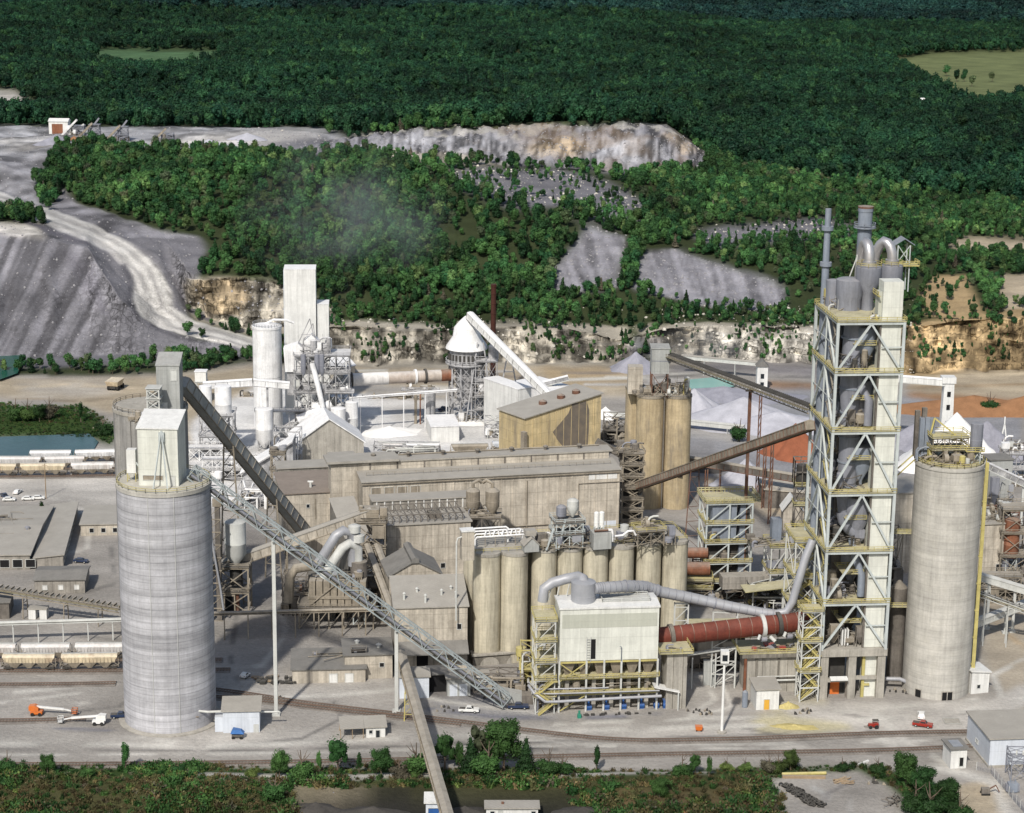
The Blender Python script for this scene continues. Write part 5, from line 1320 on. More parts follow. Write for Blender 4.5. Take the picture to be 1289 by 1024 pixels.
def dump_truck():
    p = G(148,493); t = T('dump_truck','yellow mining dump truck on the dirt road behind the silo','dump truck', p, R(80))
    t.b('bed','hop_tan',MB().hexa([(0,0,2.2),(6,0,1.8),(6,5,1.8),(0,5,2.2),(-1,-.5,4.4),(7.6,-.5,4.6),(7.6,5.5,4.6),(-1,5.5,4.4)])); t.b('cab','yellow',MB().box(6.2,.6,1.8,8.6,2.6,4.2)); t.b('chassis','dark',MB().box(.2,1.2,1,8.8,3.8,1.9))
    for x in (1.5,7.2):
        for y in (-.1,3.9): t.b('wheel','tyre',MB().cyl((x,y,1.1),(x,y+1.2,1.1),1.1,n=16))
dump_truck()
t = T('tractor','red tractor with forks on the yard before the preheater tower','tractor', G(1094,918), R(6))
t.b('body','red',MB().box(0,.3,.6,1.4,1.2,1.3).box(1.2,.1,.5,2.6,1.4,1.5)); t.b('canopy','dark',MB().box(1.1,.1,2.2,2.7,1.4,2.3).beam((1.2,.2,1.5),(1.2,.2,2.2),.1).beam((2.6,.2,1.5),(2.6,.2,2.2),.1).beam((1.2,1.3,1.5),(1.2,1.3,2.2),.1).beam((2.6,1.3,1.5),(2.6,1.3,2.2),.1))
for x in (.4,2.1):
    for y in (-.1,1.3): t.b('wheel','tyre',MB().cyl((x,y,.45),(x,y+.3,.45),.45 if x < 1 else .6,n=14))
t.b('forks','steel_d',MB().beam((-1.2,.5,.4),(0,.5,.5),.12).beam((-1.2,1.1,.4),(0,1.1,.5),.12))
t = T('tarp_cart','cart under a blue tarpaulin before the white shed at the silo foot','cart', G(290,931), R(0))
t.b('tarpaulin','tarp',MB().hexa([(0,0,1.5),(3.6,0,1.5),(3.6,2,1.5),(0,2,1.5),(.6,.3,2.7),(2.8,.3,2.5),(2.8,1.7,2.4),(.6,1.7,2.8)])); t.b('frame','steel_d',MB().box(.3,.2,.6,3.2,1.8,1.0).beam((.4,.3,.5),(.4,.3,1.5),.12).beam((3.2,.3,.5),(3.2,.3,1.5),.12).beam((3.2,1.7,.5),(3.2,1.7,1.5),.12))
for x in (.7,2.8): t.b('wheel','tyre',MB().cyl((x,-.05,.4),(x,.2,.4),.4,n=12).cyl((x,1.8,.4),(x,2.05,.4),.4,n=12))

# ================================================================== small sheds in front
b = bld('shed','white cladded shed with a grey roof at the foot of the blue grey silo','shed',(281,923),(327,922),ytop=896,d=7.5,roof='mb',rise=.8,wall='clad_blue',rf='roof',ops=[('f','door',8.2,0,1.1,2.2,'steel_l')])
b.b('lean_to','clad_blue',MB().box(-2.2,.8,0,-.05,5,4.2)); b.b('duct','steel_l',MB().tube([(-.05,2,5.4),(-4,2,5.3),(-7,3,5.3)],.35,8)); b.b('pipe','steel_l',MB().tube([(9.8,3,4.6),(15,3,4.5)],.3,8))
b = bld('shelter','small open sided shelter with a white hut beside the railway','shelter',(461,929),(485,928),ytop=916,d=5,roof='mb',rise=.7,wall='clad_white',rf='roof',ops=[('f','door',2.6,0,1,2,'glassd'),('f','window',.8,1.2,.8,.9,'glassd')])
b.b('canopy','roof',MB().prism([(-.6,2.9),(6,3.7),(6,3.95),(-.6,3.15)],-7,-.55,'x')); pm_ = MB()
for x in (-6.8,-3.7,-.8):
    for y, z in ((-.3,2.9),(5.5,3.6)): pm_.beam((x,y,0),(x,y,z),.18)
b.b('posts','wood',pm_)
b = bld('shed','small white shed with a yellow door before the kiln pier','shed',(951.5,894),(980,893),ytop=869,d=7,roof='mb',rise=.5,wall='clad_white',rf='roof',ops=[('f','door',2.2,0,1.5,3,'ydoor')])
b.b('tank','steel_b',MB().lathe(-2.6,2.5,[(.8,0),(.8,4.5),(.1,5)],14)); 
b = bld('shed','white shed against the yellow ladder of the right silo','shed',(1222,874),(1244,872),ytop=846,d=7,roof='mr',rise=-.6,wall='clad_white',rf='clad_white',ops=[('f','window',1.8,1.6,.9,1,'glassd')])
b = bld('electrical_building','pale blue cladded building at the lower right edge','building',(1244.5,966),(1330,963),ytop=931,d=18,roof='flat',wall='clad_blue',rf='roof')
b.b('plinth','concrete',MB().box(-.3,-.3,-.4,b.len+.3,b.d+.3,.5)); win_row(b,'l',1,9,5,2.5,1.8,1,'steel_l','vent')
b = bld('kiosk','small white kiosk with a dark hatch beside the pale blue building','kiosk',(1196,968),(1216,967),ytop=944,d=6,roof='flat',wall='clad_white',rf='roof_dark',ops=[('f','door',2.4,.6,1,2.4,'black')])
b.b('skylight','steel_b',MB().box(.8,1,b.h+.36,b.len-.8,5,b.h+.5))
b = bld('control_booth','blue fronted booth under the old belt conveyor at the bottom edge','booth',(536,1030),(557,1030),ytop=1011,d=4,roof='mb',rise=.5,wall='clad_blue',rf='clad_white',ops=[('f','door',.6,.2,2.6,2.4,'bluep')])
b = bld('site_trailer','long white site trailer at the bottom edge','trailer',(612,1031),(677,1031),ytop=1018,d=3.6,roof='flat',wall='clad_white',rf='roof',z=0.0,ops=[('f','window',1,1.1,1,.9),('f','window',11,1.1,1,.9),('f','door',3,.2,.9,2,'steel_l')])
b.b('roof_vent','steel_r',MB().cbox(4,2,b.h+.35,.6,.6,.6)); 
# light mast
t = T('light_mast','tall white floodlight mast standing alone before the kiln','light mast', G(908.5,922)); hz = up(t.loc,834)
t.b('pole','white',MB().cyl((0,0,0),(0,0,hz),.42,.30,n=14)); t.b('base','concrete',MB().lathe(0,0,[(1.3,-.2),(1.3,.35),(.5,.5)],16)); l_ = t.b('lamp_head','clad_white',MB().box(-1.1,-1,hz,1.1,1,hz+3.4)); MB().box(-.7,-1.08,hz+.7,.7,-1.01,hz+2.4).build('lamp_glass','glassd',l_)
t = T('light_pole','thin pale lamp pole among the beige sheds behind the lattice conveyor','light pole', G(392,690)); hz = up(t.loc,607); t.b('pole','steel_l',MB().cyl((0,0,0),(0,0,hz),.55,.45,n=10)); t.b('lamp','white',MB().box(-1,-.3,hz,.9,.3,hz+.4))
for (px, py, row, lb) in ((58,628,584,'thin utility pole on the lake side yard'),(246,960-40,900,'short post on the yard right of the silo foot')):
    t = T('utility_pole', lb, 'pole', G(px,py)); hz = up(t.loc,row); t.b('pole','wood',MB().cyl((0,0,0),(0,0,hz),.2,.14,n=8)); t.b('crossarm','wood',MB().beam((-1,0,hz-.6),(1,0,hz-.6),.16))

# ================================================================== MIDDLE LEFT sheds
b = bld('warehouse','flat brown roofed beige shed behind the thin lamp pole','building',(357,698),(443,693),ytop=623,d=22,roof='mb',rise=1.2,wall='clad_beige',rf='roof_brown',ops=[('f','window',8,16,1,1.2)])
b.b('wall_pipe','steel_t',MB().beam((11,-.15,12),(11,-.15,19),.3))
b = bld('warehouse','narrow grey monitor roof on open posts left of the long hall','building',(351,668),(428,664),ytop=591,d=9,roof='flat',wall='clad_dgrey',rf='roof')
b = bld('transfer_building','tall grey roofed link between the monitor roof and the long hall','building',(427,676),(458,674),ytop=592,d=22,roof='flat',wall='clad_beige',rf='roof')
# long hall
hall = bld('long_hall','very long beige kiln hall with a stepped grey roof across the middle','building',(457,709),(778,690),ytop=608,d=11,roof='mb',rise=.8,wall='clad_beige',rf='roof')
t0 = hall; zz = t0.h
t0.b('upper_wall','clad_beige',MB().box(-9,11.05,0,t0.len-1,18,zz+3.6)); t0.b('upper_roof','roof',MB().box(-10,10.6,zz+3.61,t0.len+.3,19,zz+4.1)); t0.b('roof_step','roof',MB().box(-10.5,9.5,zz+4.12,14,19.5,zz+4.9))
w_ = MB()
for i in range(9): w_.box(4+i*9.3,11.0-.12,zz+.9,4.5+i*9.3,11.04,zz+3.5)
t0.b('mullions','steel_d',w_); t0.b('clerestory','steel_d',MB().box(-8.5,12.96,zz+.95,t0.len-2,13.02,zz+3.9)) if False else None
for i in range(4): opening(t0,'f','louvre',3+i*4.4,zz-5.6,3.2,3.6,'steel_t')
t0.b('gutter','steel_t',MB().box(-.5,-.75,zz-.75,t0.len+.5,-.52,zz-.35)); t0.b('patch_sheet','clad_blue',MB().box(t0.len-8,-.1,8,t0.len-1,-.02,10)); t0.b('patch_sheet','clad_white',MB().box(t0.len-11,-.1,zz-3,t0.len-1,-.02,zz-1.2))
pl = MB()
for i in range(22): pl.box(2+i*4.1,-.2,0,2.25+i*4.1,-.02,zz-1)
t0.b('pilasters','clad_beige',pl)
for i in range(7):
    x = 6+i*12; t0.b('roof_vent','steel_d',MB().lathe(x,15,[(.5,zz+4),(.5,zz+5),(.9,zz+5.1),(.9,zz+5.5),(.1,zz+5.9)],10))
# front annexes of the hall
a2 = bld('annex','low beige annex with an open roof frame before the long hall','building',(478,742),(592,735),ytop=663,d=15,roof='flat',wall='clad_beige',rf='roof')
fr = MB(); H = a2.h+.4
for i in range(12):
    x = 2+i*2.3; fr.beam((x,1,H),(x,1,H+2.6),.22); fr.beam((x,13,H),(x,13,H+2.6),.22); fr.beam((x,1,H+2.6),(x,13,H+2.6),.25)
    if i < 11: fr.beam((x,1,H+.3),(x+2.3,1,H+2.5),.14); fr.beam((x,7,H+2.6),(x+2.3,1,H+2.6),.14)
for y in (1,7,13): fr.beam((1,y,H+2.6),(28,y,H+2.6),.28)
a2.b('roof_frame','steel_d',fr); a2.b('vessel','steel_d',MB().box(17,4,H,21,9,H+1.6)); win_row(a2,'f',2,14,6,6,1.4,1.6,'black')
a3 = bld('annex','strip roofed grey annex between the open roof frame and the long hall','building',(470,722),(600,715),ytop=632,d=7,roof='flat',wall='clad_dgrey',rf='roof')
cl = MB()
for i in range(16): cl.box(1+i*2.6,-.3,a3.h-7,1.4+i*2.6,-.02,a3.h)
a3.b('pilasters','clad_white',cl)
b = bld('hall_gallery','dusty roof link sloping before the brown roofed shed','building',(440,745),(470,742),ytop=690,d=25,roof='mb',rise=9,wall='clad_dgrey',rf='roof',over=.3)
# cyclone pair at the hall front
t = T('cyclone_pair','pair of grey cyclone vessels standing before the long hall','cyclones', G(606,722)); H = up(t.loc,650)
steel_frame(t,-6,-2,12,6,[0,H*.5,H],2,1,.35,'steel_d','steel_t','steel_t','x')
for x in (-3,3.4): tank(t,x,1,H+3.2,2.3,5.2,'steel_t',cone=3,dome=1.2,name='cyclone'); t.b('duct','steel_t',MB().tube([(x,1,H+9),(x,1,H+11),(x*.4,1,H+12),(x*.1,2,H+11)],.6,10))
clutter(t,-5,5,-1,3,H+.2,3,7,44)

# transfer tower at (465,660)
t = T('transfer_tower','cluttered dusty transfer tower where the beige gallery ends','tower', G(466,752)); H = up(t.loc,655)
steel_frame(t,-4,-3,9,7,[0,H*.34,H*.67,H],1,1,.45,'steel_t','steel_t','steel_t','x')
t.b('head_house','steel_t',MB().box(-3,-2,H+.2,3,3,H+4).box(1,-3.5,H-5,4.8,0,H-1)); clutter(t,-4,5,-3,3,H+.2,5.5,9,12); clutter(t,-3,4,-3.5,2,H*.67,4,6,13)
# long inclined belts running toward the viewer from the transfer tower
for (x0,y0,x1,y1,gx,gy,lb) in ((462,690,500,790,500,815,'dusty tube conveyor running down from the transfer tower, the left one'),(474,690,513,790,513,815,'dusty tube conveyor running down from the transfer tower, the right one')):
    conveyor('tube_conveyor', lb, atd(x0,y0,G(466,752).y-2), atd(x1,y1,G(gx,gy).y), 1.6, 1.3, 'gallery','steel_t','steel_t',[.5],'steel_t',sw=.3)
# dust filter plant with elbow ducts
t = T('dust_filter','rust stained dust filter on legs with silver elbow ducts behind the lattice conveyor','dust filter', G(385,792)); H = up(t.loc,765); H2 = up(t.loc,733)
W1 = (470-385)/SC(t.loc)
steel_frame(t,-2,0,W1+2,9,[0,H],5,1,.4,'steel_t','steel_d','steel_t','d')
hp = MB()
for i in range(6):
    x = 1.0+i*3.0; hp.hexa([(x+.9,3.9,H-3),(x+1.5,3.9,H-3),(x+1.5,4.5,H-3),(x+.9,4.5,H-3),(x,1,H+.3),(x+2.6,1,H+.3),(x+2.6,8,H+.3),(x,8,H+.3)])
t.b('hoppers','steel_r',hp)
cs = MB()
for i in range(8): cs.box(1+i*2.2,.8,H+.25,2.9+i*2.2,8.2,H2)
t.b('filter_casing','steel_t',cs); t.b('casing_band','steel_t',MB().box(.6,.5,H+2.6,19.2,8.5,H+3.4).beam((1,.4,H+.4),(10,.4,H2),.3).beam((19,.4,H+.4),(10,.4,H2),.3)); clutter(t,1,17,1,7,H2,3.2,9,21)
for (a, c, b) in (((413,690),(428,668),(443,672)),((421,705),(436,684),(450,690))):
    P = [atd(a[0]-14,a[1]+22,t.loc.y+4), atd(a[0],a[1],t.loc.y+4), atd(c[0]-5,c[1]+6,t.loc.y+4), atd(c[0]+4,c[1],t.loc.y+5), atd(b[0],b[1],t.loc.y+6), atd(b[0]+1,b[1]+40,t.loc.y+6)]
    t.b('elbow_duct','duct' if a[0] < 420 else 'steel_l',MB().tube([t.L(p) for p in P],1.5,16))
for px, py in ((446,662),(451,674)):
    q = t.L(atd(px,py,t.loc.y+6)); t.b('stack_cap','steel_l',MB().lathe(q.x,q.y,[(1.9,q.z-2),(1.9,q.z),(1.0,q.z+.4)],18))
q = t.L(atd(452,745,t.loc.y+6)); tank(t,q.x,q.y,4,2.6,16,'steel_d',cone=3,legs=4,name='cyclone')
P = [atd(363,758,t.loc.y+2),atd(365,726,t.loc.y+2),atd(372,716,t.loc.y+2),atd(400,711,t.loc.y+3)]; t.b('elbow_duct','steel_t',MB().tube([t.L(p) for p in P],1.5,14))
t.b('roof_duct','roof_dark',MB().box(0,9.2,0,8,16,H2+3)); 
# beige sheds in front
b = bld('workshop','low beige shed with a flat dark roof left of the two storey shop','building',(368,861),(460,859),ytop=844,d=14,roof='mb',rise=.8,wall='clad_beige',rf='roof_dark'); clutter(b,3,18,2,10,b.h+1,.8,2,8)
win_row(b,'f',2,10.5,4.5,.1,2.2,2.6,'clad_white','door')
b = bld('workshop','two storey beige shop with a dark roof hatch behind the lattice conveyor foot','building',(434,856),(494,854),ytop=826,d=13,roof='flat',wall='clad_beige',rf='roof_dark',ops=[('f','door',1.5,.1,2.2,3.2,'steel_t'),('f','window',10,3.6,1.2,1.2,'black')])
b.b('roof_hatch','black',MB().box(2,1,b.h+.36,6,4,b.h+.42)); fr = MB().rail([(2,1,b.h+.36),(6.4,1,b.h+.36),(6.4,4,b.h+.36),(2,4,b.h+.36)],1.2,.15,True); b.b('hatch_rail','steel_d',fr); b.b('roof_vent','steel_l',MB().lathe(10,5,[(.5,b.h),(.5,b.h+1.2),(.9,b.h+1.3),(.1,b.h+1.8)],10).lathe(4,9,[(.5,b.h),(.5,b.h+1),(.8,b.h+1.1),(.1,b.h+1.5)],10))
t = T('scrap_heap','heap of tan pallets and dark machine parts left of the low beige shed','heap', G(322,862))
hp = MB(); r_ = random.Random(4)
for i in range(26): x = r_.uniform(0,11); y = r_.uniform(0,5); hp.cbox(x,y,r_.uniform(0,.8),r_.uniform(.5,1.8),r_.uniform(.5,1.4),r_.uniform(.3,.9))
t.b('machine_parts','dark',hp); hp = MB()
for i in range(10): hp.cbox(r_.uniform(-1,5),r_.uniform(1,6),r_.uniform(0,.5),2,1.2,.3)
t.b('pallets','wood',hp)
# packing house
b = bld('packing_house','pale beige cladded packing house left of the silo bank','building',(497,846),(588,843),ytop=766,d=17,roof='mb',rise=3.5,wall='clad_beige',rf='roof',ops=[('f','window',18,12.5,1.2,1.6,'black')])
for (x,y) in ((3,4),(7,8),(9,2),(14,6),(17,9),(18,4)): b.b('roof_vent','steel_l',MB().cyl((x,y,b.h+.5),(x,y,b.h+3),.35,n=10).cyl((x,y,b.h+3),(x,y,b.h+3.4),.55,.2,n=10))
b.b('awning','roof_dark',MB().prism([(-5,6.6),(-.3,9),(-.3,9.3),(-5,6.9)],1,21,'x')); b.b('door_opening','black',MB().box(6.3,-.12,0,9.6,-.02,5.6))
t2 = bld('loading_bay','white doored loading bay at the foot of the packing house','building',(503,880),(540,879),ytop=853,d=5,roof='mb',rise=.6,wall='clad_blue',rf='roof')
t2 = bld('loading_bay','grey panelled loading bay right of the white doored bay','building',(563,877),(592,876),ytop=855,d=5,roof='flat',wall='clad_grey',rf='roof',ops=[('f','door',.6,0,2.2,3.6,'clad_blue'),('f','door',3.4,0,2.2,3.6,'clad_blue')])
t2 = bld('small_store','small white store at the end of the grey panelled bay','building',(592,868),(614,867),ytop=849,d=4,roof='flat',wall='clad_white',rf='roof')
t2 = bld('dark_store','dark open store behind the white doored loading bay','building',(540,872),(563,871),ytop=850,d=6,roof='flat',wall='black',rf='roof_dark')
b = bld('gabled_shed','old gabled shed with a ridge vent behind the packing house','building',(490,790),(555,786),ytop=726,d=15,roof='gy',rise=4.4,wall='clad_ochre' if False else 'clad_beige',rf='roof_dark')
b.b('ridge_vent','roof_dark',MB().prism([(b.len/2-1.2,b.h+3.9),(b.len/2+1.2,b.h+3.9),(b.len/2+1.2,b.h+5.2),(b.len/2,b.h+5.8),(b.len/2-1.2,b.h+5.2)],-.6,15.6)); b.b('wall_pipe','steel_t',MB().beam((9,-.2,8),(9,-.2,14),.25))
b.b('rust_duct','steel_r',MB().cyl((b.len+.2,2,10),(b.len+5.5,2,10),1.2,n=14))

# ================================================================== silo bank
bank_c = [(612,830),(646,829),(683,824),(715,822.5),(747,821),(779,819),(813,814),(846,812)]
tops = [694,693.5,692,691.5,691,690.5,687,686.5]
p0 = G(*bank_c[0]); p7 = G(*bank_c[-1]); rot = math.atan2(p7.y-p0.y, p7.x-p0.x)
t = T('silo_bank','long bank of beige cylindrical cement silos behind the cream filter house','silos', p0, rot); BK = t
HB = up(p0,694)
for (x, y), ty in zip(bank_c, tops):
    p = G(x, y); q = t.L(p); r = (17 if x < 660 else 15.8)/SC(p)
    s_ = t.b('silo','silo_old',MB().lathe(q.x,q.y,[(r,0),(r,HB)],36)); MB().lathe(q.x,q.y,[(r+.18,HB-.7),(r+.18,HB+.12),(r-1,HB+.15)],36).build('rim','concrete_d' if False else 'concrete',s_)
    p2 = q+Vector((0,8.2,0)); t.b('silo','silo_old',MB().lathe(p2.x,p2.y,[(r,0),(r,HB-.1)],24))
q = t.L(G(597,815)); t.b('silo','silo_old',MB().lathe(q.x,q.y,[(3.4,0),(3.4,HB)],28))
LB = (p7-p0).length
t.b('deck','concrete',MB().box(-4,1.0,HB+.15,LB+3,12,HB+.5)); t.b('railing','yellow',MB().rail([(-4,-2.0,HB+.3),(LB+3,-2.0,HB+.3),(LB+3,12,HB+.5),(-4,12,HB+.5)],1.1,.1,True,2.4))
t.b('plinth','concrete_d',MB().box(-5,-4.6,-.3,11.8,.2,3)); t.b('plinth_beam','concrete',MB().box(-5.5,-5.2,3.01,13,-3.9,3.5))
ar = MB()
for k in range(2):
    c = t.L(G(bank_c[k][0],bank_c[k][1])).x; pr = [(c+2.9*math.cos(a*PI/10), 2.6*math.sin(a*PI/10)-.2) for a in range(11)]; ar.prism(pr,-4.75,-4.62)
t.b('arches','concrete',ar)
sZ = HB+.5
# equipment standing on the bank
e = T('deck_filter','tall white filter box at the left end of the silo bank','filter', G(588,706,sZ), rot); hz = up(e.loc,670)-sZ
e.b('casing','clad_beige',MB().box(-1.5,0,0,2.1,3,hz)); e.b('lid','clad_white',MB().box(-1.7,-.2,hz+.01,2.3,3.2,hz+.4)); e.b('pipe','steel_l',MB().tube([(-1.5,.5,hz-1.5),(-2.6,.5,hz-1.8),(-3.0,.5,hz-3),(-3.0,.5,-18)],.25,8))
e = T('deck_pipes','white pipe runs along the back of the silo bank deck','pipes', G(598,690,sZ), rot)
pp = MB(); Lp = 22
for k in range(4): pp.tube([(0,k*1.2,0),(0,k*1.2,2.5+k*.5),(.5,k*1.2,3.2+k*.5),(Lp-4*k,k*1.2,3.2+k*.5),(Lp-4*k+.7,k*1.2,2.8+k*.5),(Lp-4*k+.7,k*1.2,0)],.28,8)
for k in range(6): pp.tube([(3+k*2.6,1,3),(3.3+k*2.6,.6,4.6),(4.4+k*2.6,.6,4.7),(4.8+k*2.6,1,3)],.26,8)
e.b('pipes','lime',pp); st_ = MB()
for k in range(8): st_.beam((k*3,0,0),(k*3,0,3),.16)
e.b('posts','steel_t',st_)
e = T('deck_hut','small gabled hut on the silo bank above the second silo','hut', G(660,696,sZ), rot); e.b('wall','clad_grey',MB().prism([(0,0),(4.4,0),(4.4,2),(2.2,4.2),(0,2)],0,4)); e.b('roof','roof',MB().prism([(-.3,1.8),(2.2,4.25),(4.7,1.8),(4.7,2.1),(2.2,4.6),(-.3,2.1)],-.3,4.3)); e.b('roof_box','roof',MB().box(.6,1,4.62,3.8,3.6,6.2)) 
e = T('deck_machine','cluttered elevator head and separator on the silo bank','separator', G(700,692,sZ), rot)
steel_frame(e,0,0,8,6,[0,4.2,7.8],2,1,.25,'steel','steel_d','steel','x'); tank(e,2.2,3,9.3,1.5,2.6,'steel_m',cone=1.4,dome=.7); tank(e,5.6,3,11,1.7,2.6,'steel_l',cone=2.4,dome=.8); e.b('casing','steel_d',MB().box(3.6,.5,.2,7.4,4,4)); clutter(e,-4,12,-1,6,.1,5,12,33)
e.b('chute','steel',MB().beam((.6,0,0),(2.6,0,9),.5).beam((-3,0,0),(-.8,0,6.5),.5))
e = T('deck_filter','grey box filter with white cylinders on the silo bank','filter', G(747,693,sZ), rot); e.b('casing','clad_grey',MB().box(0,0,.1,5.4,4,5)); e.b('pipes','steel_r',MB().cyl((.5,1,5.6),(4.6,1,5.6),.4,n=10)); 
for x in (1.4,3.0): tank(e,x,2.4,6.2,.75,4.4,'white',legs=1.2,dome=.4)
e.b('elbow','lime',MB().tube([(4.6,1,5.6),(5.6,1,5.6),(5.9,1,4.8),(5.9,1,2)],.4,10))
e = T('deck_machine','dusty blowers and pipes on the right end of the silo bank','machinery', G(786,690,sZ), rot); steel_frame(e,4,0,8,5,[0,4.5],2,1,.25,'steel_t','steel_t','yellow','x'); clutter(e,0,16,0,7,.1,5.5,14,35,mats=('steel_m','steel_t','steel_l','dark')); clutter(e,5,11,1,4,4.7,3.5,5,36,mats=('steel_l','steel_t'))
e.b('elbow','lime',MB().tube([(-4,2,3),(0,2,3.2),(1.6,2,4.4),(3.2,2,4.4),(4,2,3)],.35,8))

for i in range(7): opening(hall,'f','window',8+i*13.5,2.2+(i%3)*3.5,1.3,1.6,'glassd' if i%2 else 'steel_t')
hall.b('wall_pipes','steel_t',MB().tube([(40,-.5,0),(40,-.5,9),(41,-.5,10),(70,-.5,10.2)],.22,8).tube([(56,-.4,0),(56,-.4,hall.h-2)],.18,8).tube([(74,-.4,3),(74,-.4,hall.h-4),(90,-.4,hall.h-4)],.15,8))
hall.b('roof_pipe','steel_t',MB().cyl((15,17,hall.h+4.4),(hall.len-3,17,hall.h+4.4),.25,n=8)); hall.b('roof_walkway','steel_t',MB().rail([(2,5,hall.h+.9),(hall.len-2,5,hall.h+.9)],1.0,.1))
# ================================================================== cream filter house (baghouse)
a, rot, L = frame_from((703,897),(826,893)); t = T('filter_house','big cream cladded filter house on yellow decked legs in front of the silo bank','filter house', a, rot); FH = t
z1 = up(a,833); z2 = up(a,768); D_ = 10.5
t.b('casing','clad_cream',MB().box(0,0,z1,L,D_,z2)); t.b('roof','clad_white',MB().prism([(-.3,z2+.01),(D_+.3,z2+.01),(D_+.3,z2+.5),(D_/2,z2+1.0),(-.3,z2+.5)],-.3,L+.3,'x'))
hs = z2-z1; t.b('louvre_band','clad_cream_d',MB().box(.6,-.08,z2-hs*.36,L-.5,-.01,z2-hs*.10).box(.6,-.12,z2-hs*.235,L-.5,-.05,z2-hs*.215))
t.b('door_opening','black',MB().box(8.6,-.1,z1+.5,9.9,-.02,z1+6.2)); ld = MB()
for i in range(9): ld.beam((7.4,-.3,z1+.3+i*.75),(8.5,-.3,z1+.3+i*.75),.12)
ld.beam((7.4,-.3,z1-.2),(7.4,-.3,z1+7),.14).beam((8.5,-.3,z1-.2),(8.5,-.3,z1+7),.14); t.b('ladder','steel_l',ld); t.b('lamp_arm','steel_b',MB().tube([(17,-.1,z1),(17,-.6,z1),(17,-.6,z1+4),(16.5,-.9,z1+4.2)],.1,6))
cx_ = [0,.275*L,.455*L,.63*L,.815*L,L]
for x in cx_:
    t.b('column','steel_l',MB().beam((x,0,-.2),(x,0,z1),.5)); t.b('column','steel_l',MB().beam((x,D_-.3,-.2),(x,D_-.3,z1),.45)); 
hp = MB()
for i in range(6):
    for y0 in (.6,5.4):
        x = .6+i*(L-.6)/6; w2 = (L-.6)/6-.3; hp.hexa([(x+w2*.4,y0+1.8,z1-6),(x+w2*.6,y0+1.8,z1-6),(x+w2*.6,y0+2.6,z1-6),(x+w2*.4,y0+2.6,z1-6),(x,y0,z1-.02),(x+w2,y0,z1-.02),(x+w2,y0+4.3,z1-.02),(x,y0+4.3,z1-.02)])
t.b('hoppers','steel_t',hp)
for z in (z1-5.0, z1-9.6):
    t.b('floor_deck','ydeck',MB().box(-4 if z < z1-8 else 0,-.6,z,L+.5,D_,z+.18)); t.b('railing','yellow',MB().rail([(-4 if z < z1-8 else 0,-.7,z+.18),(L+.5,-.7,z+.18)],1.1,.13,False,1.8).rail([(-4,D_,z+.18),(-4,-.7,z+.18)] if z < z1-8 else [(L+.5,-.6,z+.18),(L+.5,D_,z+.18)],1.1,.13))
br = MB()
for z in (z1-.4, z1-5.2, z1-9.8): br.beam((0,-.05,z),(L,-.05,z),.3,.45)
br.beam((0,0,z1-6),(cx_[1],0,z1-.5),.25).beam((0,0,z1-.5),(cx_[1]*.8,0,z1-5),.25).beam((0,0,.2),(cx_[1],0,z1-10),.25); t.b('floor_beams','yellow',br)
pb = MB()
for i in range(5): x = cx_[i]+1.9; pb.box(x,1.5,0,x+1.1,2.6,z1-6)
t.b('concrete_posts','concrete',pb)
for i in range(1,6): x = cx_[i]+.3-(.9 if i == 5 else 0); t.b('blower','bluep',MB().cyl((x,1.0,1.0),(x+1.5,1.0,1.0),.75,n=14).box(x+.1,.6,0,x+1.5,1.6,.7).cyl((x+.7,1,1.6),(x+.7,1,3.2),.3,n=8))
t.b('blower','bluep',MB().cyl((L+2,1,.9),(L+3.8,1,.9),.9,n=14).box(L+2,.3,0,L+4,1.8,2.4)); t.b('canopy','clad_white',MB().prism([(L-1,6.9),(L+6.2,5.2),(L+6.2,5.45),(L-1,7.15)],-1.6,2.2)); t.b('canopy_posts','steel_l',MB().beam((L+5.8,-1.4,0),(L+5.8,-1.4,5.2),.3).beam((L+5.8,2,0),(L+5.8,2,5.2),.3))
t.b('pipes','duct',MB().tube([(-8,3,7),(-7,-1.2,6.4),(-4,-1.8,4),(-1,-1.8,3.9),(L*.62,-1.8,4.4),(L+1,-1.8,4.6)],.42,10).tube([(-6,-1.2,6.2),(-2,-1.2,6),(L+.5,-1.2,6)],.22,8).tube([(-8,3,8),(-6.5,-1,7.4),(L*.5,-1,7.2)],.2,8))
clutter(t,-6,-1,0,8,0,8,8,51,mats=('steel_m','steel_t','yellow','duct')); clutter(t,1,L-2,1,5,z1-9.4,3.5,8,52,mats=('yellow','steel_t','steel_d'))
steel_frame(t,-6.5,-.5,5.2,8,[0,z1-10,z1-5,z1,z1+6,z2-3],1,1,.3,'steel_l','ydeck','yellow','d')
stairs(t,-5.8,-1.8,0,z1-5,4,3.2,1)
t.b('green_pump','teal',MB().box(4.6,-5,0,5.6,-4,1.2).cyl((5.1,-4.5,1.2),(5.1,-4.5,2.2),.3,n=8)); rp = MB(); r_ = random.Random(9)
for i in range(14): x = r_.uniform(7,L); rp.cbox(x,r_.uniform(-3.4,-2.4),0,r_.uniform(.4,1.3),.6,r_.uniform(.3,.8))
t.b('loose_parts','dark',rp)
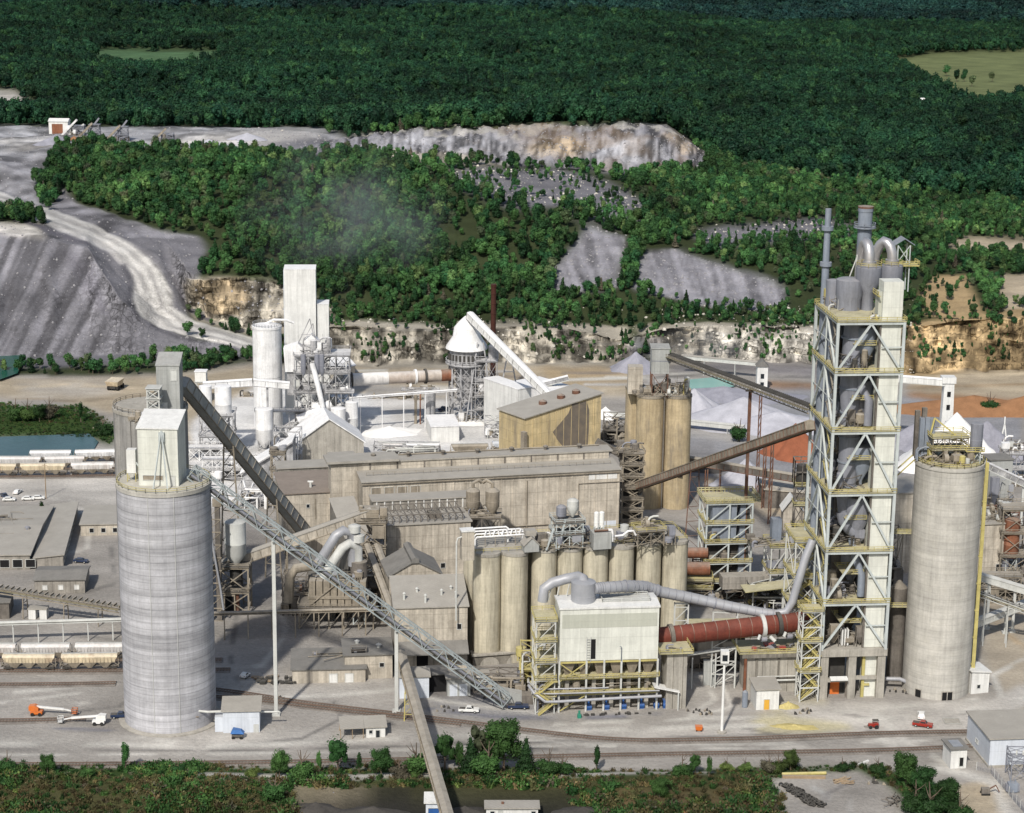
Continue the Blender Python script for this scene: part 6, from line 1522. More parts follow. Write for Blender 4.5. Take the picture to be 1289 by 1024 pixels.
# vessel and ducts on top
q = t.L(G(734,757,z2+.5)); tank(t,q.x,min(q.y,D_-3.6),z2+.6,3.4,5.6,'duct',dome=.5,name='fan_vessel')
q.y = min(q.y, D_-3.6)
lf = [atd(683,757,a.y+9),atd(685,741,a.y+9),atd(695,734,a.y+10),atd(712,729,a.y+11),atd(728,726,a.y+10),atd(734,729,a.y+7),atd(735,736,a.y+6)]
t.b('elbow_duct','duct',MB().tube([t.L(p) for p in lf],1.45,18)); fr = MB()
for px in (690,700,712): p = t.L(atd(px,756,a.y+9)); p2 = t.L(atd(px+5,735,a.y+10)); fr.beam(p,p2,.25)
t.b('duct_frame','steel_l',fr); t.b('roof_platform','steel_l',MB().rail([(12,3,z2+.6),(L-2,3,z2+.6),(L-2,8,z2+.6),(12,8,z2+.6)],1.2,.16,True).box(12,3,z2+.9,L-2,8,z2+1.05))
# long silver duct
Yd = a.y+q.y; Yk = G(848,875).y+7
pts = [(748,741,Yd),(760,740,Yd+1),(790,738,Yd+4),(812,739,Yk-4),(830,745,Yk-2),(870,753,Yk),(915,763,Yk),(957,771,Yk),(985,774,Yk)]
P = [atd(*p) for p in pts]; t = T('gas_duct','long silver ribbed gas duct crossing above the red kiln from the cream filter house','duct', G(859,800)); 
rr = [1.5,1.55,1.6,1.65,1.6,1.55,1.5,1.35,1.2]; t.b('duct','duct',MB().tube([t.L(p) for p in P],rr,20)); rb = MB()
for i in range(1,34):
    f = i/34*(len(P)-1); k = int(f); p = P[k].lerp(P[k+1],f-k); p2 = P[k].lerp(P[k+1],min(1,f-k+.02)); d = (P[k+1]-P[k]).normalized(); rr_ = rr[k]+(rr[k+1]-rr[k])*(f-k)
    w = .12 if i%8 else .35; rb.cyl(t.L(p), t.L(p)+d*w, rr_+.1+(.15 if i%8 == 0 else 0), n=20)
t.b('flanges','steel_m',rb)
P2 = [atd(975,773,Yk),atd(990,770,Yk),atd(998,757,Yk),atd(1002,742,Yk),atd(1008,722,Yk),atd(1014,702,Yk+1),atd(1023,680,Yk+2)]
t.b('riser_duct','duct',MB().tube([t.L(p) for p in P2],[1.1,1.15,1.2,1.2,1.2,1.2,1.2],16))
for (px,py,gx,gy) in ((858,760,858,815),(913,771,913,816)):
    top = t.L(atd(px,py,Yk)); w = 1.9 if px < 900 else 3.4
    m = MB()
    for e in (-w,w):
        for f in (-1,1): m.beam((top.x+e,top.y+f,-.2),(top.x+e,top.y+f,top.z),.3)
    k = 0
    while k < top.z-4: m.beam((top.x-w,top.y-1,k),(top.x+w,top.y-1,k+4),.2); m.beam((top.x-w,top.y-1,k+4),(top.x+w,top.y-1,k+4),.22); k += 4
    m.beam((top.x-w,top.y,top.z),(top.x+w,top.y,top.z),.4); t.b('trestle','steel_l',m)

# ================================================================== red kiln
pA_ = G(848,875); zA_ = up(pA_,800); pB_ = G(965,868); zB_ = up(pB_,787)
KA = Vector((pA_.x,pA_.y,zA_)); KB = Vector((pB_.x,pB_.y,zB_)); dK = (KB-KA).normalized(); K0 = KA-dK*5.5; K1 = KB+dK*11
t = T('rotary_kiln','red rotary kiln between the cream filter house and the preheater tower','kiln', K0); Lk = (K1-K0).length
QK = lambda s, r=0: dK*s
t.b('shell','kiln_red',MB().tube([(0,0,0), dK*Lk],2.75,40)); rb = MB(); 
for i in range(1,13): s_ = i*Lk/13; rb.cyl(dK*s_, dK*(s_+.18), 2.82, n=40)
t.b('weld_bands','steel_r',rb)
sA_ = (KA-K0).length-1.4; sB_ = (KB-K0).length-2.2
t.b('tyre_ring','steel_d',MB().cyl(dK*(sA_-.5),dK*(sA_+.6),3.35,n=44)); t.b('tyre_ring','steel_l',MB().cyl(dK*(sB_-.5),dK*(sB_+.6),3.35,n=44)); t.b('girth_gear','dark',MB().cyl(dK*(sB_+4.2),dK*(sB_+5.3),3.5,n=44))
for s_ in (sA_,sB_,sB_+7.5):
    for e in (-1,1):
        sd = dK.cross(Vector((0,0,1))).normalized(); c = dK*s_+sd*e*2.2-Vector((0,0,3.2)); t.b('support_roller','steel_m',MB().cyl(c-dK*.8,c+dK*.8,.75,n=16)); 
    c = dK*(s_+1.5)+sd*3.2-Vector((0,0,2.2)); t.b('cooling_fan','steel_l',MB().cyl(c,c+Vector((1.4,-.9,-1.1)),.55,n=12))
    c = dK*(s_-2)+sd*3.4-Vector((0,0,2.6)); t.b('cooling_fan','steel_l',MB().cyl(c,c+Vector((.5,.3,1.3)),.45,n=12))
def pier(label, A, B, toprow, d, over=1.4):
    a, rot, L = frame_from(A,B); t = T('kiln_pier',label,'pier',a,rot); h = up(a,toprow)
    t.b('pillar','concrete',MB().box(0,0,-.3,L,d,h)); 
    for x in (L*.3, L*.78): t.b('seam','concrete_d',MB().box(x,-.06,0,x+.22,-.01,h))
    t.b('platform','ydeck',MB().box(-over-1,-over,h+.01,L+over,d+over,h+.35)); t.b('railing','yellow',MB().rail([(-over-1,-over,h+.35),(L+over,-over,h+.35),(L+over,d+over,h+.35),(-over-1,d+over,h+.35)],1.1,.13,True)); return t, L, h
pt_, Lp_, hp_ = pier('concrete pier with a yellow platform under the left end of the red kiln',(838,893),(863,892),822,8)
pt2, Lp2, hp2 = pier('wide concrete pier with a yellow platform under the right end of the red kiln',(938,872),(1004,870),822,8)
pt2.b('girders','concrete_d',MB().box(-1.5,-1.35,hp2-1.2,Lp2+1,-.02,hp2).box(2.6,-.3,0,3.2,-.02,hp2).box(9,-.3,0,9.5,-.02,hp2)); pt2.b('pipe','steel_l',MB().cyl((3,-1,3.8),(Lp2+1,-1,3.8),.3,n=8).cyl((3,-1,5),(Lp2+1,-1,5),.2,n=8)); clutter(pt2,1,Lp2-1,0,3,hp2+.3,1.6,8,61,mats=('red','steel_m','steel_l'))
pt2.b('column_pipe','rust_tank',MB().box(-.8,-1,0,-.1,-.3,hp2-1.3))
clutter(pt_,0,4,0,2.5,hp_+.3,1.5,3,62,mats=('steel_m','white'))
t = T('pipe_rack','pale pipe rack running between the two kiln piers','pipe rack',G(866,868)); zr = up(t.loc,827); Lr = 62/SC(t.loc)
t.b('pipes','steel_l',MB().cyl((-4,0,zr),(Lr,2,zr+2.2),.42,n=10).cyl((-4,.9,zr),(Lr,2.9,zr+2.2),.25,n=8)); t.b('posts','steel_l',MB().beam((1,.3,-.2),(1,.3,zr-.4),.35).beam((Lr*.55,1.2,-.2),(Lr*.55,1.2,zr+.6),.35).beam((Lr*.95,1.4,-.2),(Lr*.95,1.4,zr+1.4),.35).beam((Lr*.55,1.2,1),(Lr*.95,1.4,7),.2).beam((Lr*.55,1.2,7),(Lr*.95,1.4,7),.22)); t.b('cabinet','clad_grey',MB().box(Lr*.33,3,0,Lr*.33+3,5.5,7))
t = T('cooler_house','dark cooler building under the silver duct behind the red kiln','building',G(868,842),R(4)); t.b('wall','dark',MB().box(0,0,0,16,8,12)); t.b('roof','ydeck',MB().box(-.5,-.5,12.01,16.5,8.5,12.3)); clutter(t,0,15,-2,3,0,7,9,63,mats=('dark','steel_d','steel_m'))

# ================================================================== preheater tower
a, rot, L = frame_from((1031,881),(1112,879)); t = T('preheater_tower','very tall pale steel preheater tower with a cream lift shaft and cyclones on top','tower', a, rot); PT = t
D_ = 25.0; r9 = random.Random(5)
rows = [818,760,695,622,544,470,406]; Z = [up(a,r) for r in rows]; zc = Z[0]
# concrete base portals
bm_ = MB()
for x in (0,L*.43,L-2.2):
    for y in (0,D_/2,D_-2.5): t.b('base_column','concrete',MB().box(x,y,-.3,x+2.2,y+2.5,zc-2.2))
bm_.box(-.3,-.3,zc-2.19,L+.3,D_+.3,zc); t.b('base_slab','concrete',bm_); t.b('base_beam','concrete',MB().box(2.21,.3,5,L*.43-.01,1.4,6).box(L*.43+2.21,.3,5.6,L-2.21,1.4,6.5))
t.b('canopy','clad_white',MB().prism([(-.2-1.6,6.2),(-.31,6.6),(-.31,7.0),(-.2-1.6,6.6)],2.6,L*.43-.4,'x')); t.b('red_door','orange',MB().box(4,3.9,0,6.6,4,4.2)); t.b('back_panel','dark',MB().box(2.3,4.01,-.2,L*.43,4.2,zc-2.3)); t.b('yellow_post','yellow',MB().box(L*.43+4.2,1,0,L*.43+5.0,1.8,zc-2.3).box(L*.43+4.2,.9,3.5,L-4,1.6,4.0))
steel_frame(t,0,0,L-.3,D_,[zc]+Z[1:],1,1,.75,'steel','ydeck','yellow','v',bw=.55)
zt = Z[-1]
# extra column lines and side grid
ex = MB()
for y in (D_*.5,):
    for x in (0,L-.3): ex.beam((x,y,zc),(x,y,zt),.4)
for za_, zb_ in zip(Z, Z[1:]):
    zm = (za_+zb_)/2; ex.beam((0,0,zm),(0,D_,zm),.22); ex.beam((L*.66,.1,zm),(L-.3,.1,zm),.28)
t.b('secondary_steel','steel',ex)
# half landings
for k, (za_, zb_) in enumerate(zip(Z, Z[1:])):
    zm = za_+(zb_-za_)*.5; t.b('half_deck','ydeck',MB().box(L*.30,2.5,zm,L*.62,D_-4,zm+.18)); t.b('railing','yellow',MB().rail([(L*.30,2.5,zm+.18),(L*.62,2.5,zm+.18)],1.1,.13).rail([(L*.30,9,zm+.18),(L*.62,9,zm+.18)],1.1,.13))
for k, (za_, zb_) in enumerate(zip(Z, Z[1:])): stairs(t,.5,4.5,za_+.2,zb_,6,(zb_-za_)/3,1.1,m='yellow' if k < 4 else 'steel_t',axis='y')
# cream lift shaft
sx0 = L*.66; sx1 = L-.8; zs = up(a+Vector((L*.8,0,0)),357)
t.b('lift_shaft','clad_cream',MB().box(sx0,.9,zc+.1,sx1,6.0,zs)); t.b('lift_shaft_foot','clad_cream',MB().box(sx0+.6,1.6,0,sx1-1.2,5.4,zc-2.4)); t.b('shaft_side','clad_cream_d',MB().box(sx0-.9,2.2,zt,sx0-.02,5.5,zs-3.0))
# vessels inside
for k, (x, r) in enumerate(((L*.36,2.9),)):
    t.b('riser_duct','steel_m',MB().lathe(x,7.5,[(2.0,Z[2]+9),(2.6,Z[2]+13),(2.7,Z[3]),(2.7,Z[4]+4),(3.3,Z[4]+9),(3.3,Z[5]),(2.9,zt)],28)); 
    rb = MB()
    for z in [Z[3]+i*7 for i in range(8)]:
        if z < zt: rb.lathe(x,7.5,[(3.0 if z < Z[4]+8 else 3.55,z),(3.0 if z < Z[4]+8 else 3.55,z+.5)],28)
    t.b('duct_flanges','steel_b',rb)
def cyclone(x,y,zb,r,h,name='cyclone',m='steel_m'):
    return t.b(name,m,MB().lathe(x,y,[(r*.22,zb),(r*.25,zb+h*.12),(r,zb+h*.5),(r,zb+h*.95),(r*.9,zb+h),(.02,zb+h+.1)],28))
cyclone(L*.52,6,Z[2]+1,3.4,13); cyclone(L*.5,8,Z[4]+.5,3.0,12); cyclone(L*.55,7,Z[3]+.5,2.8,11,m='steel_b'); cyclone(L*.56,12,Z[1]+1,3,11); cyclone(L*.5,15,Z[5],3.2,12); cyclone(L*.5,9,Z[0]+1,2.6,9,m='dark')
t.b('elbow_duct','steel_m',MB().tube([(L*.36,7.5,Z[2]+9.2),(L*.38,7,Z[2]+7),(L*.44,6.5,Z[2]+5),(L*.52,6,Z[2]+3.5)],[2.6,2.5,2.3,2.0],18)); 
t.b('tall_duct','steel_b',MB().cyl((2,D_-2.5,Z[1]),(2,D_-2.5,zt-1),1.3,n=18)); t.b('tall_duct','steel_b',MB().cyl((1.2,D_*.62,Z[0]),(1.2,D_*.62,Z[4]),.9,n=16))
for k in range(6): clutter(t,1,L*.62,2,14,Z[k]+.25,6.5,12,70+k,mats=('steel_d','steel_t','steel_m','dark'),pm='steel_d')
t.b('dark_core','steel_d',MB().box(L*.28,13,Z[0],L*.64,18,Z[3]-.4)); t.b('rear_duct','steel_b',MB().lathe(L*.2,17,[(2.4,Z[1]),(2.4,zt)],20)); t.b('rear_duct','steel_m',MB().lathe(L*.8,16,[(2.6,Z[1]),(2.6,zt)],20)); cyclone(L*.5,5.5,Z[5]+.5,2.6,11,m='steel_b'); t.b('mid_duct','steel_m',MB().tube([(L*.56,3,Z[4]+1),(L*.56,3,Z[4]+8),(L*.46,4,Z[4]+11),(L*.42,6,Z[5]+1)],1.2,14)); t.b('mid_duct','steel_b',MB().tube([(L*.6,3,Z[1]+1),(L*.6,3,Z[1]+7),(L*.5,4,Z[1]+12),(L*.46,6,Z[2]+2)],1.1,14)); t.b('cable_tray','steel_d',MB().box(L*.63,.6,Z[0],L*.655,1.4,zt)); t.b('rear_shade_panel','steel_d',MB().box(L*.35,20,Z[2],L*.95,20.4,Z[6]-.5)); t.b('panel_stack','clad_white',MB().box(L*.33,2,Z[0]+.3,L*.33+.4,4,Z[0]+5).box(L*.33+.8,2,Z[0]+.3,L*.33+1.2,4,Z[0]+5).box(L*.33+1.6,2,Z[0]+.3,L*.33+2.0,4,Z[0]+5))  # dark core and rear sheet added to stand for shade inside the tower
# roof equipment
def on(px,py,z=None): q = t.L(G(px,py,zt if z is None else z)); return q
q = on(1068,390); zq = up(t.o.matrix_basis @ Vector((q.x,q.y,0)),352); r_ = 17/SC(G(1068,390,zt)); 
t.b('feed_tank','steel_m',MB().lathe(q.x,q.y,[(r_*.9,zt+.2),(r_*.9,zt+(zq-zt)*.35),(r_,zt+(zq-zt)*.5),(r_,zq),(r_*.8,zq+.3),(.02,zq+.5)],28)); t.b('feed_tank','steel_m',MB().lathe(q.x-3.2,q.y+4.5,[(r_*.6,zt+.2),(r_*.6,zq-1),(.02,zq-.6)],20))
caps = []
for (px,py,rowc,rowb,rc_,rb_) in ((1091,391,336,354,16,7.5),(1120,383,334,352,14,7.5)):
    q = on(px,py); wq = t.o.matrix_basis @ Vector((q.x,q.y,0)); zc1 = up(wq,rowc); zc0 = up(wq,rowb); s_ = SC(G(px,py,zt))
    t.b('top_cyclone','steel_m',MB().lathe(q.x,q.y,[(rb_/s_,zt+.2),(rb_/s_,zc0-3),(rc_/s_,zc0),(rc_/s_,zc1),(rc_/s_*.5,zc1+.3)],28)); caps.append((q,zc1,s_))
    t.b('railing','yellow',MB().rail([(q.x+(rc_/s_)*math.cos(i*PI/5),q.y+(rc_/s_)*math.sin(i*PI/5),zc1+.2) for i in range(10)],1.1,.12,True)); t.b('outlet_pipe','shiny',MB().lathe(q.x,q.y,[(1.9,zc1+.2),(1.9,zc1+1.6)],20))
for i, (q,zc1,s_) in enumerate(caps):
    hgt = 6.2; dx = -1.2 if i == 0 else -4.2; dy = 5 if i == 0 else 3.5; pts = []
    for k in range(9): ph = k*PI/8; pts.append((q.x+dx*(1-math.cos(ph))/2, q.y+dy*(1-math.cos(ph))/2, zc1+1.8+hgt*math.sin(ph)*.75+ (0 if k < 5 else -.6*(k-4))))
    t.b('elbow_duct','shiny',MB().tube([(q.x,q.y,zc1+.5)]+pts+[(pts[-1][0],pts[-1][1],zt+1)],1.4,20))
q = on(1084,372); wq = t.o.matrix_basis @ Vector((q.x,q.y,0)); zz = up(wq,262); t.b('stack','steel_b',MB().lathe(q.x,q.y,[(2.0,zt),(2.0,zz-1),(2.15,zz-1),(2.15,zz)],24)); t.b('stack_rim','steel_r',MB().lathe(q.x,q.y,[(2.2,zz),(2.2,zz+.5),(1.9,zz+.5)],24)); zr = up(wq,287); t.b('stack_platform','steel_b',MB().lathe(q.x,q.y,[(3.2,zr),(3.2,zr+.3)],24).rail([(q.x+3.1*math.cos(i*PI/5),q.y+3.1*math.sin(i*PI/5),zr+.3) for i in range(10)],1.1,.16,True))
st_ = bld  # keep name short
q = on(1037,383); wq = t.o.matrix_basis @ Vector((q.x,q.y,0)); zz = up(wq,263); zz2 = up(wq,290); zz3 = up(wq,335); t.b('thin_stack','steel_b',MB().lathe(q.x,q.y,[(1.05,Z[0]),(1.05,zz3),(.95,zz3),(.85,zz)],16)); 
for z_ in (zz2,zz3): t.b('stack_platform','steel_b',MB().lathe(q.x,q.y,[(1.7,z_),(1.7,z_+1.1)],12))
q = on(1133,366); hz = up(t.o.matrix_basis @ Vector((q.x,q.y,0)),308); fr = MB()
for e in (-1.8,1.8):
    for f in (-1.6,1.6): fr.beam((q.x+e,q.y+f,zt),(q.x+e,q.y+f,hz),.3)
fr.beam((q.x-1.8,q.y-1.6,hz-5),(q.x+1.8,q.y-1.6,hz),.2).beam((q.x+1.8,q.y-1.6,hz-5),(q.x-1.8,q.y-1.6,hz),.2); t.b('hoist_frame','steel',fr); t.b('hoist_roof','steel_b',MB().prism([(q.x-3,hz),(q.x,hz+1.9),(q.x+3,hz),(q.x+3,hz+.25),(q.x,hz+2.2),(q.x-3,hz+.25)],q.y-2.3,q.y+2.3)); t.b('hoist_platform','yellow',MB().box(q.x-3.5,q.y-2.5,hz-6,q.x+4.6,q.y+2.5,hz-5.7).rail([(q.x-3.5,q.y-2.5,hz-5.7),(q.x+4.6,q.y-2.5,hz-5.7),(q.x+4.6,q.y+2.5,hz-5.7)],1.2,.16))
q = on(1078,388); t.b('a_brace','steel_l',MB().beam((q.x-3,q.y+3,zt+4),(q.x,q.y+1,zt+15),.3).beam((q.x+1.6,q.y+3,zt+2),(q.x,q.y+1,zt+15),.3).beam((q.x-.6,q.y,zt+9),(q.x-.6,q.y,zt+15),.25)); clutter(t,1,L*.6,8,22,(Z[3]+Z[4])/2,6,8,401,mats=('steel_d','steel_m')); clutter(t,1,L*.6,8,22,(Z[4]+Z[5])/2,6,8,402,mats=('steel_r','steel_m')); t.b('platform_ladders','steel_l',MB().rail([(q.x-6,q.y-3,zt+.2),(q.x-6,q.y+8,zt+.2)],4,.15))
clutter(t,1,L*.6,14,24,zt+.2,5,10,88,mats=('yellow','steel_m','steel_l')); clutter(t,L*.5,L*.62,0,5,zt+.2,3,3,89,mats=('yellow','steel_l'))
t.b('shaft_platform','yellow',MB().box(sx0-1.5,.2,zs-4,sx0-.95,6,zs-3.8).rail([(sx0-1.5,.2,zs-3.8),(sx0-1.5,6,zs-3.8)],1.2,.15))
# stair tower at the left of the foot
s2 = T('stair_tower','yellow zigzag stair tower at the left foot of the preheater tower','stair tower', G(1006,884), rot)
hs_ = up(s2.loc,770); steel_frame(s2,0,0,5.2,5,[0]+[hs_*k/6 for k in range(1,7)],1,1,.32,'steel_l','ydeck','yellow','d',decks=[1,3,5]); stairs(s2,.4,.3,0,hs_,4.2,hs_/6,1.1); stairs(s2,.4,3.2,0,hs_,4.2,hs_/6,1.1,m='yellow')
s3 = T('side_platform','yellow and grey service platforms left of the preheater tower above the kiln','platform', G(1004,866), rot); hs3 = up(s3.loc,690)
steel_frame(s3,-1,6,8,12,[12,22,31,hs3],1,1,.35,'steel_l','ydeck','yellow','x'); clutter(s3,-1,6,6,14,22.3,5,8,91); stairs(s3,0,6.3,12,hs3,5,3.6,1.1)
# bridges from tower to right silo
br_ = T('service_bridge','yellow service bridges between the preheater tower and the right silo','bridge', G(1118,868), 0)
for row in (675,768): z_ = up(br_.loc,row); br_.b('walkway','ydeck',MB().box(-2,2,z_,8,4.4,z_+.3)); br_.b('railing','yellow',MB().rail([(-2,2,z_+.3),(8,2,z_+.3)],1.1,.13))
z_ = up(br_.loc,583); br_.b('brace','yellow',MB().beam((-1,3,z_-5),(6,3,z_+2),.3).beam((-1,3,z_-3),(6,3,z_+4),.3)); br_.b('chute_pipe','duct',MB().tube([(-1,0,3.2),(3,-.5,3.4),(5,-.5,2.6),(6.5,0,1.2)],.6,10)); br_.b('vessel','steel_d',MB().lathe(3,8,[(2.4,0),(2.4,28),(.4,30)],16))
# ================================================================== right silo
cR = G(1177,866); rR = 41.5/SC(cR); zR = up(cR,580)
sR = silo('concrete_silo','tall pale grey concrete silo with a yellow ladder right of the preheater tower', cR, rR, zR, M['silo_warm'], seg=72, rim=M['silo_warm'], ladder=-.12, lm='yellow')
sR.b('dust_cap','ydeck',MB().lathe(0,0,[(rR-.2,zR+.25),(rR*.6,zR+.55),(.1,zR+.7)],36)); sR.b('ladder_cage','yellow',MB().beam((rR*.97+.9,-1.6,0),(rR*.97+.9,-1.6,zR),1.0,.5))
for px, w, h in ((1190,1.6,2.6),(1151,1.0,2.4)):
    q = G(px,880); an = math.atan2(q.y-cR.y,q.x-cR.x); v = Vector((math.cos(an),math.sin(an),0)); sd = Vector((-v.y,v.x,0)); p = MB(); c = v*(rR-.25); p.hexa([c-sd*w-v*1,c+sd*w-v*1,c+sd*w+v*.35,c-sd*w+v*.35,c-sd*w-v*1+Vector((0,0,h)),c+sd*w-v*1+Vector((0,0,h)),c+sd*w+v*.35+Vector((0,0,h)),c-sd*w+v*.35+Vector((0,0,h))]); d_ = sR.b('door','black',p)
    f = MB(); 
    for e in (-1,0,1) if w > 1.2 else (-1,1): f.beam(c+sd*w*e+v*.42,c+sd*w*e+v*.42+Vector((0,0,h)),.2)
    f.beam(c-sd*w+v*.42+Vector((0,0,h)),c+sd*w+v*.42+Vector((0,0,h)),.25); f.build('door_frame','concrete',d_)
e = T('silo_top_filters','dark grey filter tubes standing on the left of the right silo top','filter', G(1158,578,zR+.4), .1); hz = up(e.loc,528)-zR
for k,(x,y,h) in enumerate(((0,0,1.0),(1.6,.4,1.0),(2.9,.1,.98),(-1,1.4,1.15),(1.1,2,1.2))): e.b('filter_tube','steel_b' if k < 3 else 'steel_d',MB().box(x-.65,y-.6,.6,x+.65,y+.6,hz*h).cyl((x,y,-.2),(x,y,.7),.3,n=8))
clutter(e,-2,4,-2,3,0,4,6,93,mats=('steel_b','steel_d'))
e = T('silo_top_hoist','yellow frames and hoists in the middle of the right silo top','steel frame', G(1173,583,zR+.4), .12); 
steel_frame(e,0,0,10,6,[0,3.6,7],3,1,.22,'steel_t','ydeck','yellow','x'); clutter(e,-2,13,-4,6,0,4,16,94,mats=('yellow','steel_t','steel_l')); e.b('boom','yellow',MB().beam((0,3,7),(1,3,12),.4).beam((1,3,12),(11,2,4),.4).beam((0,2,7),(9,2,5.5),.3))
e = T('silo_top_box','grey blue box vessel at the right of the right silo top','vessel', G(1227,583,zR+.4)); tank(e,0,0,4.2,1.7,7,'steel_m',cone=2,legs=4,dome=.2); e.b('platform','yellow',MB().box(-3,-2,3.6,2,2,3.8).rail([(-3,-2,3.8),(2,-2,3.8)],1.1,.14))
# second preheater block and service structures
a, rot2, L2 = frame_from((886,757),(955,755)); t = T('cooler_tower','shorter yellow decked steel tower with dark vessels left of the preheater tower','tower', a, rot2)
zs_ = [up(a,r) for r in (756,733,709,684,660,634)]; steel_frame(t,0,0,L2*.82,11,zs_,2,1,.5,'steel','ydeck','yellow','d'); t.b('filter_casing','steel_b',MB().box(2,1,zs_[3]+.3,L2*.55,9,zs_[5]-.6)); t.b('duct','steel_b',MB().box(L2*.62,1.5,zs_[1],L2*.72,6,zs_[5]-1)); t.b('duct','dark',MB().box(L2*.75,2.5,zs_[2],L2*.8,7,zs_[5]-3))
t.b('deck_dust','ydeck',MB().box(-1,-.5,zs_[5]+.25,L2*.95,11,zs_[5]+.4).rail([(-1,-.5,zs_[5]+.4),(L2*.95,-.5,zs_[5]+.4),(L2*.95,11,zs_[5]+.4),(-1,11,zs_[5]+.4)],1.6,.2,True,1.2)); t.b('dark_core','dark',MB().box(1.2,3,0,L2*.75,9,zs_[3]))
for k in range(4): clutter(t,0,L2*.78,0,4,zs_[k]+.25,4,5,110+k,mats=('dark','steel_d','yellow','steel_t'))
t = T('fan_structure','lower steel structure with a pale tank between the cooler tower and the preheater tower','steel structure', G(960,768), rot2); s_ = SC(t.loc); Ls = 48/s_
zs_ = [0]+[up(t.loc,r) for r in (750,722,690)]; steel_frame(t,2,0,Ls-2,9,zs_,2,1,.38,'steel_l','ydeck','yellow','d'); tank(t,Ls*.62,3,zs_[1]-1,3,5,'steel_l',dome=.3); t.b('cooling_tower','steel_b',MB().box(3,4,zs_[3],6,7,zs_[3]+8)); t.b('duct_box','clad_dgrey',MB().box(-13,1,zs_[1]+2,2,6,zs_[1]+6)); clutter(t,-4,Ls,0,6,zs_[3]+.2,3,9,121); clutter(t,-12,2,0,6,zs_[1],4,8,122); clutter(t,2,Ls,1,5,zs_[2],4,6,123)
t.b('roof_sheet','ydeck',MB().prism([(-8,9),(16,11),(16,11.3),(-8,9.3)],-9,-2))
t = T('rust_kiln_end','old rusty kiln shell emerging right of the silo bank','kiln', G(862,760)); zk = up(t.loc,716); t.b('shell','rust_tank',MB().cyl((-6,0,zk),(7.5,-.5,zk+.3),2.1,n=24)); t.b('shell','rust_tank',MB().cyl((-6,3,zk+4.2),(7,2.6,zk+4.5),1.7,n=20)); clutter(t,0,10,-3,3,0,zk-4,9,131); steel_frame(t,0,-3,8,6,[0,6,zk-3],1,1,.3,'steel_t','ydeck','yellow','x')

# ================================================================== twin ochre silos
cs_ = [(815,637),(849,637),(797,629)]; p = G(*cs_[0]); t = T('ochre_silos','tall stained ochre silo group with a grey box house on legs','silos', p); zS = up(p,497); OS = t
for k,(x,y) in enumerate(cs_): q = t.L(G(x,y)); r = 17.2/SC(G(x,y)); h = zS if k < 2 else zS+1.0; s_ = t.b('silo','silo_ochre',MB().lathe(q.x,q.y,[(r if k<2 else r*.75,-.3),(r if k<2 else r*.75,h)],36)); MB().lathe(q.x,q.y,[(r+.2 if k<2 else r*.75+.2,h-.5),(r+.2 if k<2 else r*.75+.2,h+.3),(.1,h+.35)],36).build('rim','steel_t',s_)
q = t.L(G(815,637)); t.b('silo','silo_ochre',MB().lathe(q.x+1.5,q.y+10,[(5.0,-.3),(5.0,zS)],28)); t.b('silo','silo_ochre',MB().lathe(q.x+10.5,q.y+10,[(5.0,-.3),(5.0,zS)],28)); t.b('door','black',MB().box(10.3,-5.2,zS*.30,12,-3.6,zS*.30+3)) 
t.b('railing','steel_t',MB().rail([(-6,-4.6,zS+.3),(14,-4.6,zS+.3),(14,8,zS+.3),(-6,8,zS+.3)],1.2,.14,True)); q = t.L(G(828,500,zS)); 
z0_ = up(p,468); z1_ = up(p,437); bx = t.L(G(819,500,zS)); bx2 = t.L(G(841,500,zS)); t.b('box_house','clad_grey',MB().box(bx.x,-3.5,z0_,bx2.x,4.5,z1_)); t.b('house_roof','clad_grey',MB().box(bx.x-.3,-3.8,z1_+.01,bx2.x+.3,4.8,z1_+.35)); t.b('house_band','steel_m',MB().box(bx.x-.06,-3.56,(z0_+z1_)/2,bx2.x+.06,4.6,(z0_+z1_)/2+.3)); lg = MB()
for x in (bx.x+.3,bx2.x-.3):
    for y in (-3.2,4): lg.beam((x,y,zS),(x,y,z0_),.45)
lg.beam((bx.x+.3,-3.2,zS),(bx2.x-.3,-3.2,z0_),.2).beam((bx2.x-.3,-3.2,zS),(bx.x+.3,-3.2,z0_),.2); t.b('house_legs','steel_r',lg); clutter(t,bx.x,bx2.x,-2,3,zS+.5,6,6,140,mats=('steel_r','dark','steel_d')); clutter(t,bx2.x,bx2.x+7,-3,4,zS+.5,8,10,141,mats=('steel_t','yellow','steel_l')); clutter(t,-6,bx.x,-3,4,zS+.5,4,8,142)
bq = t.L(G(789,497,zS)); t.b('left_house','clad_beige',MB().box(bq.x+.3,-1,zS+.4,bq.x+5.6,4,up(p,462)))
t.b('mid_seam','steel_d',MB().box(4.55,-4.2,0,5.0,-3.8,zS))
# stair tower between hall and ochre silos
t = T('stair_tower','dusty steel stair tower between the long hall and the ochre silos','stair tower', G(782,672), R(6)); H = up(t.loc,572); Ws = 26/SC(t.loc)
steel_frame(t,0,0,Ws,6,[H*k/7 for k in range(8)],1,1,.4,'steel_t','steel_t','steel_t','x'); stairs(t,.6,.4,0,H,Ws-2,H/7,1.2,m='steel_t'); t.b('dark_core','dark',MB().box(1,3,0,Ws-1,5,H-2)); clutter(t,-6,Ws,-1,5,H+.2,4,8,150)
t.b('chute','steel_d',MB().beam((-9,3,H+4),(3,3,H-3),2.2,2.2))
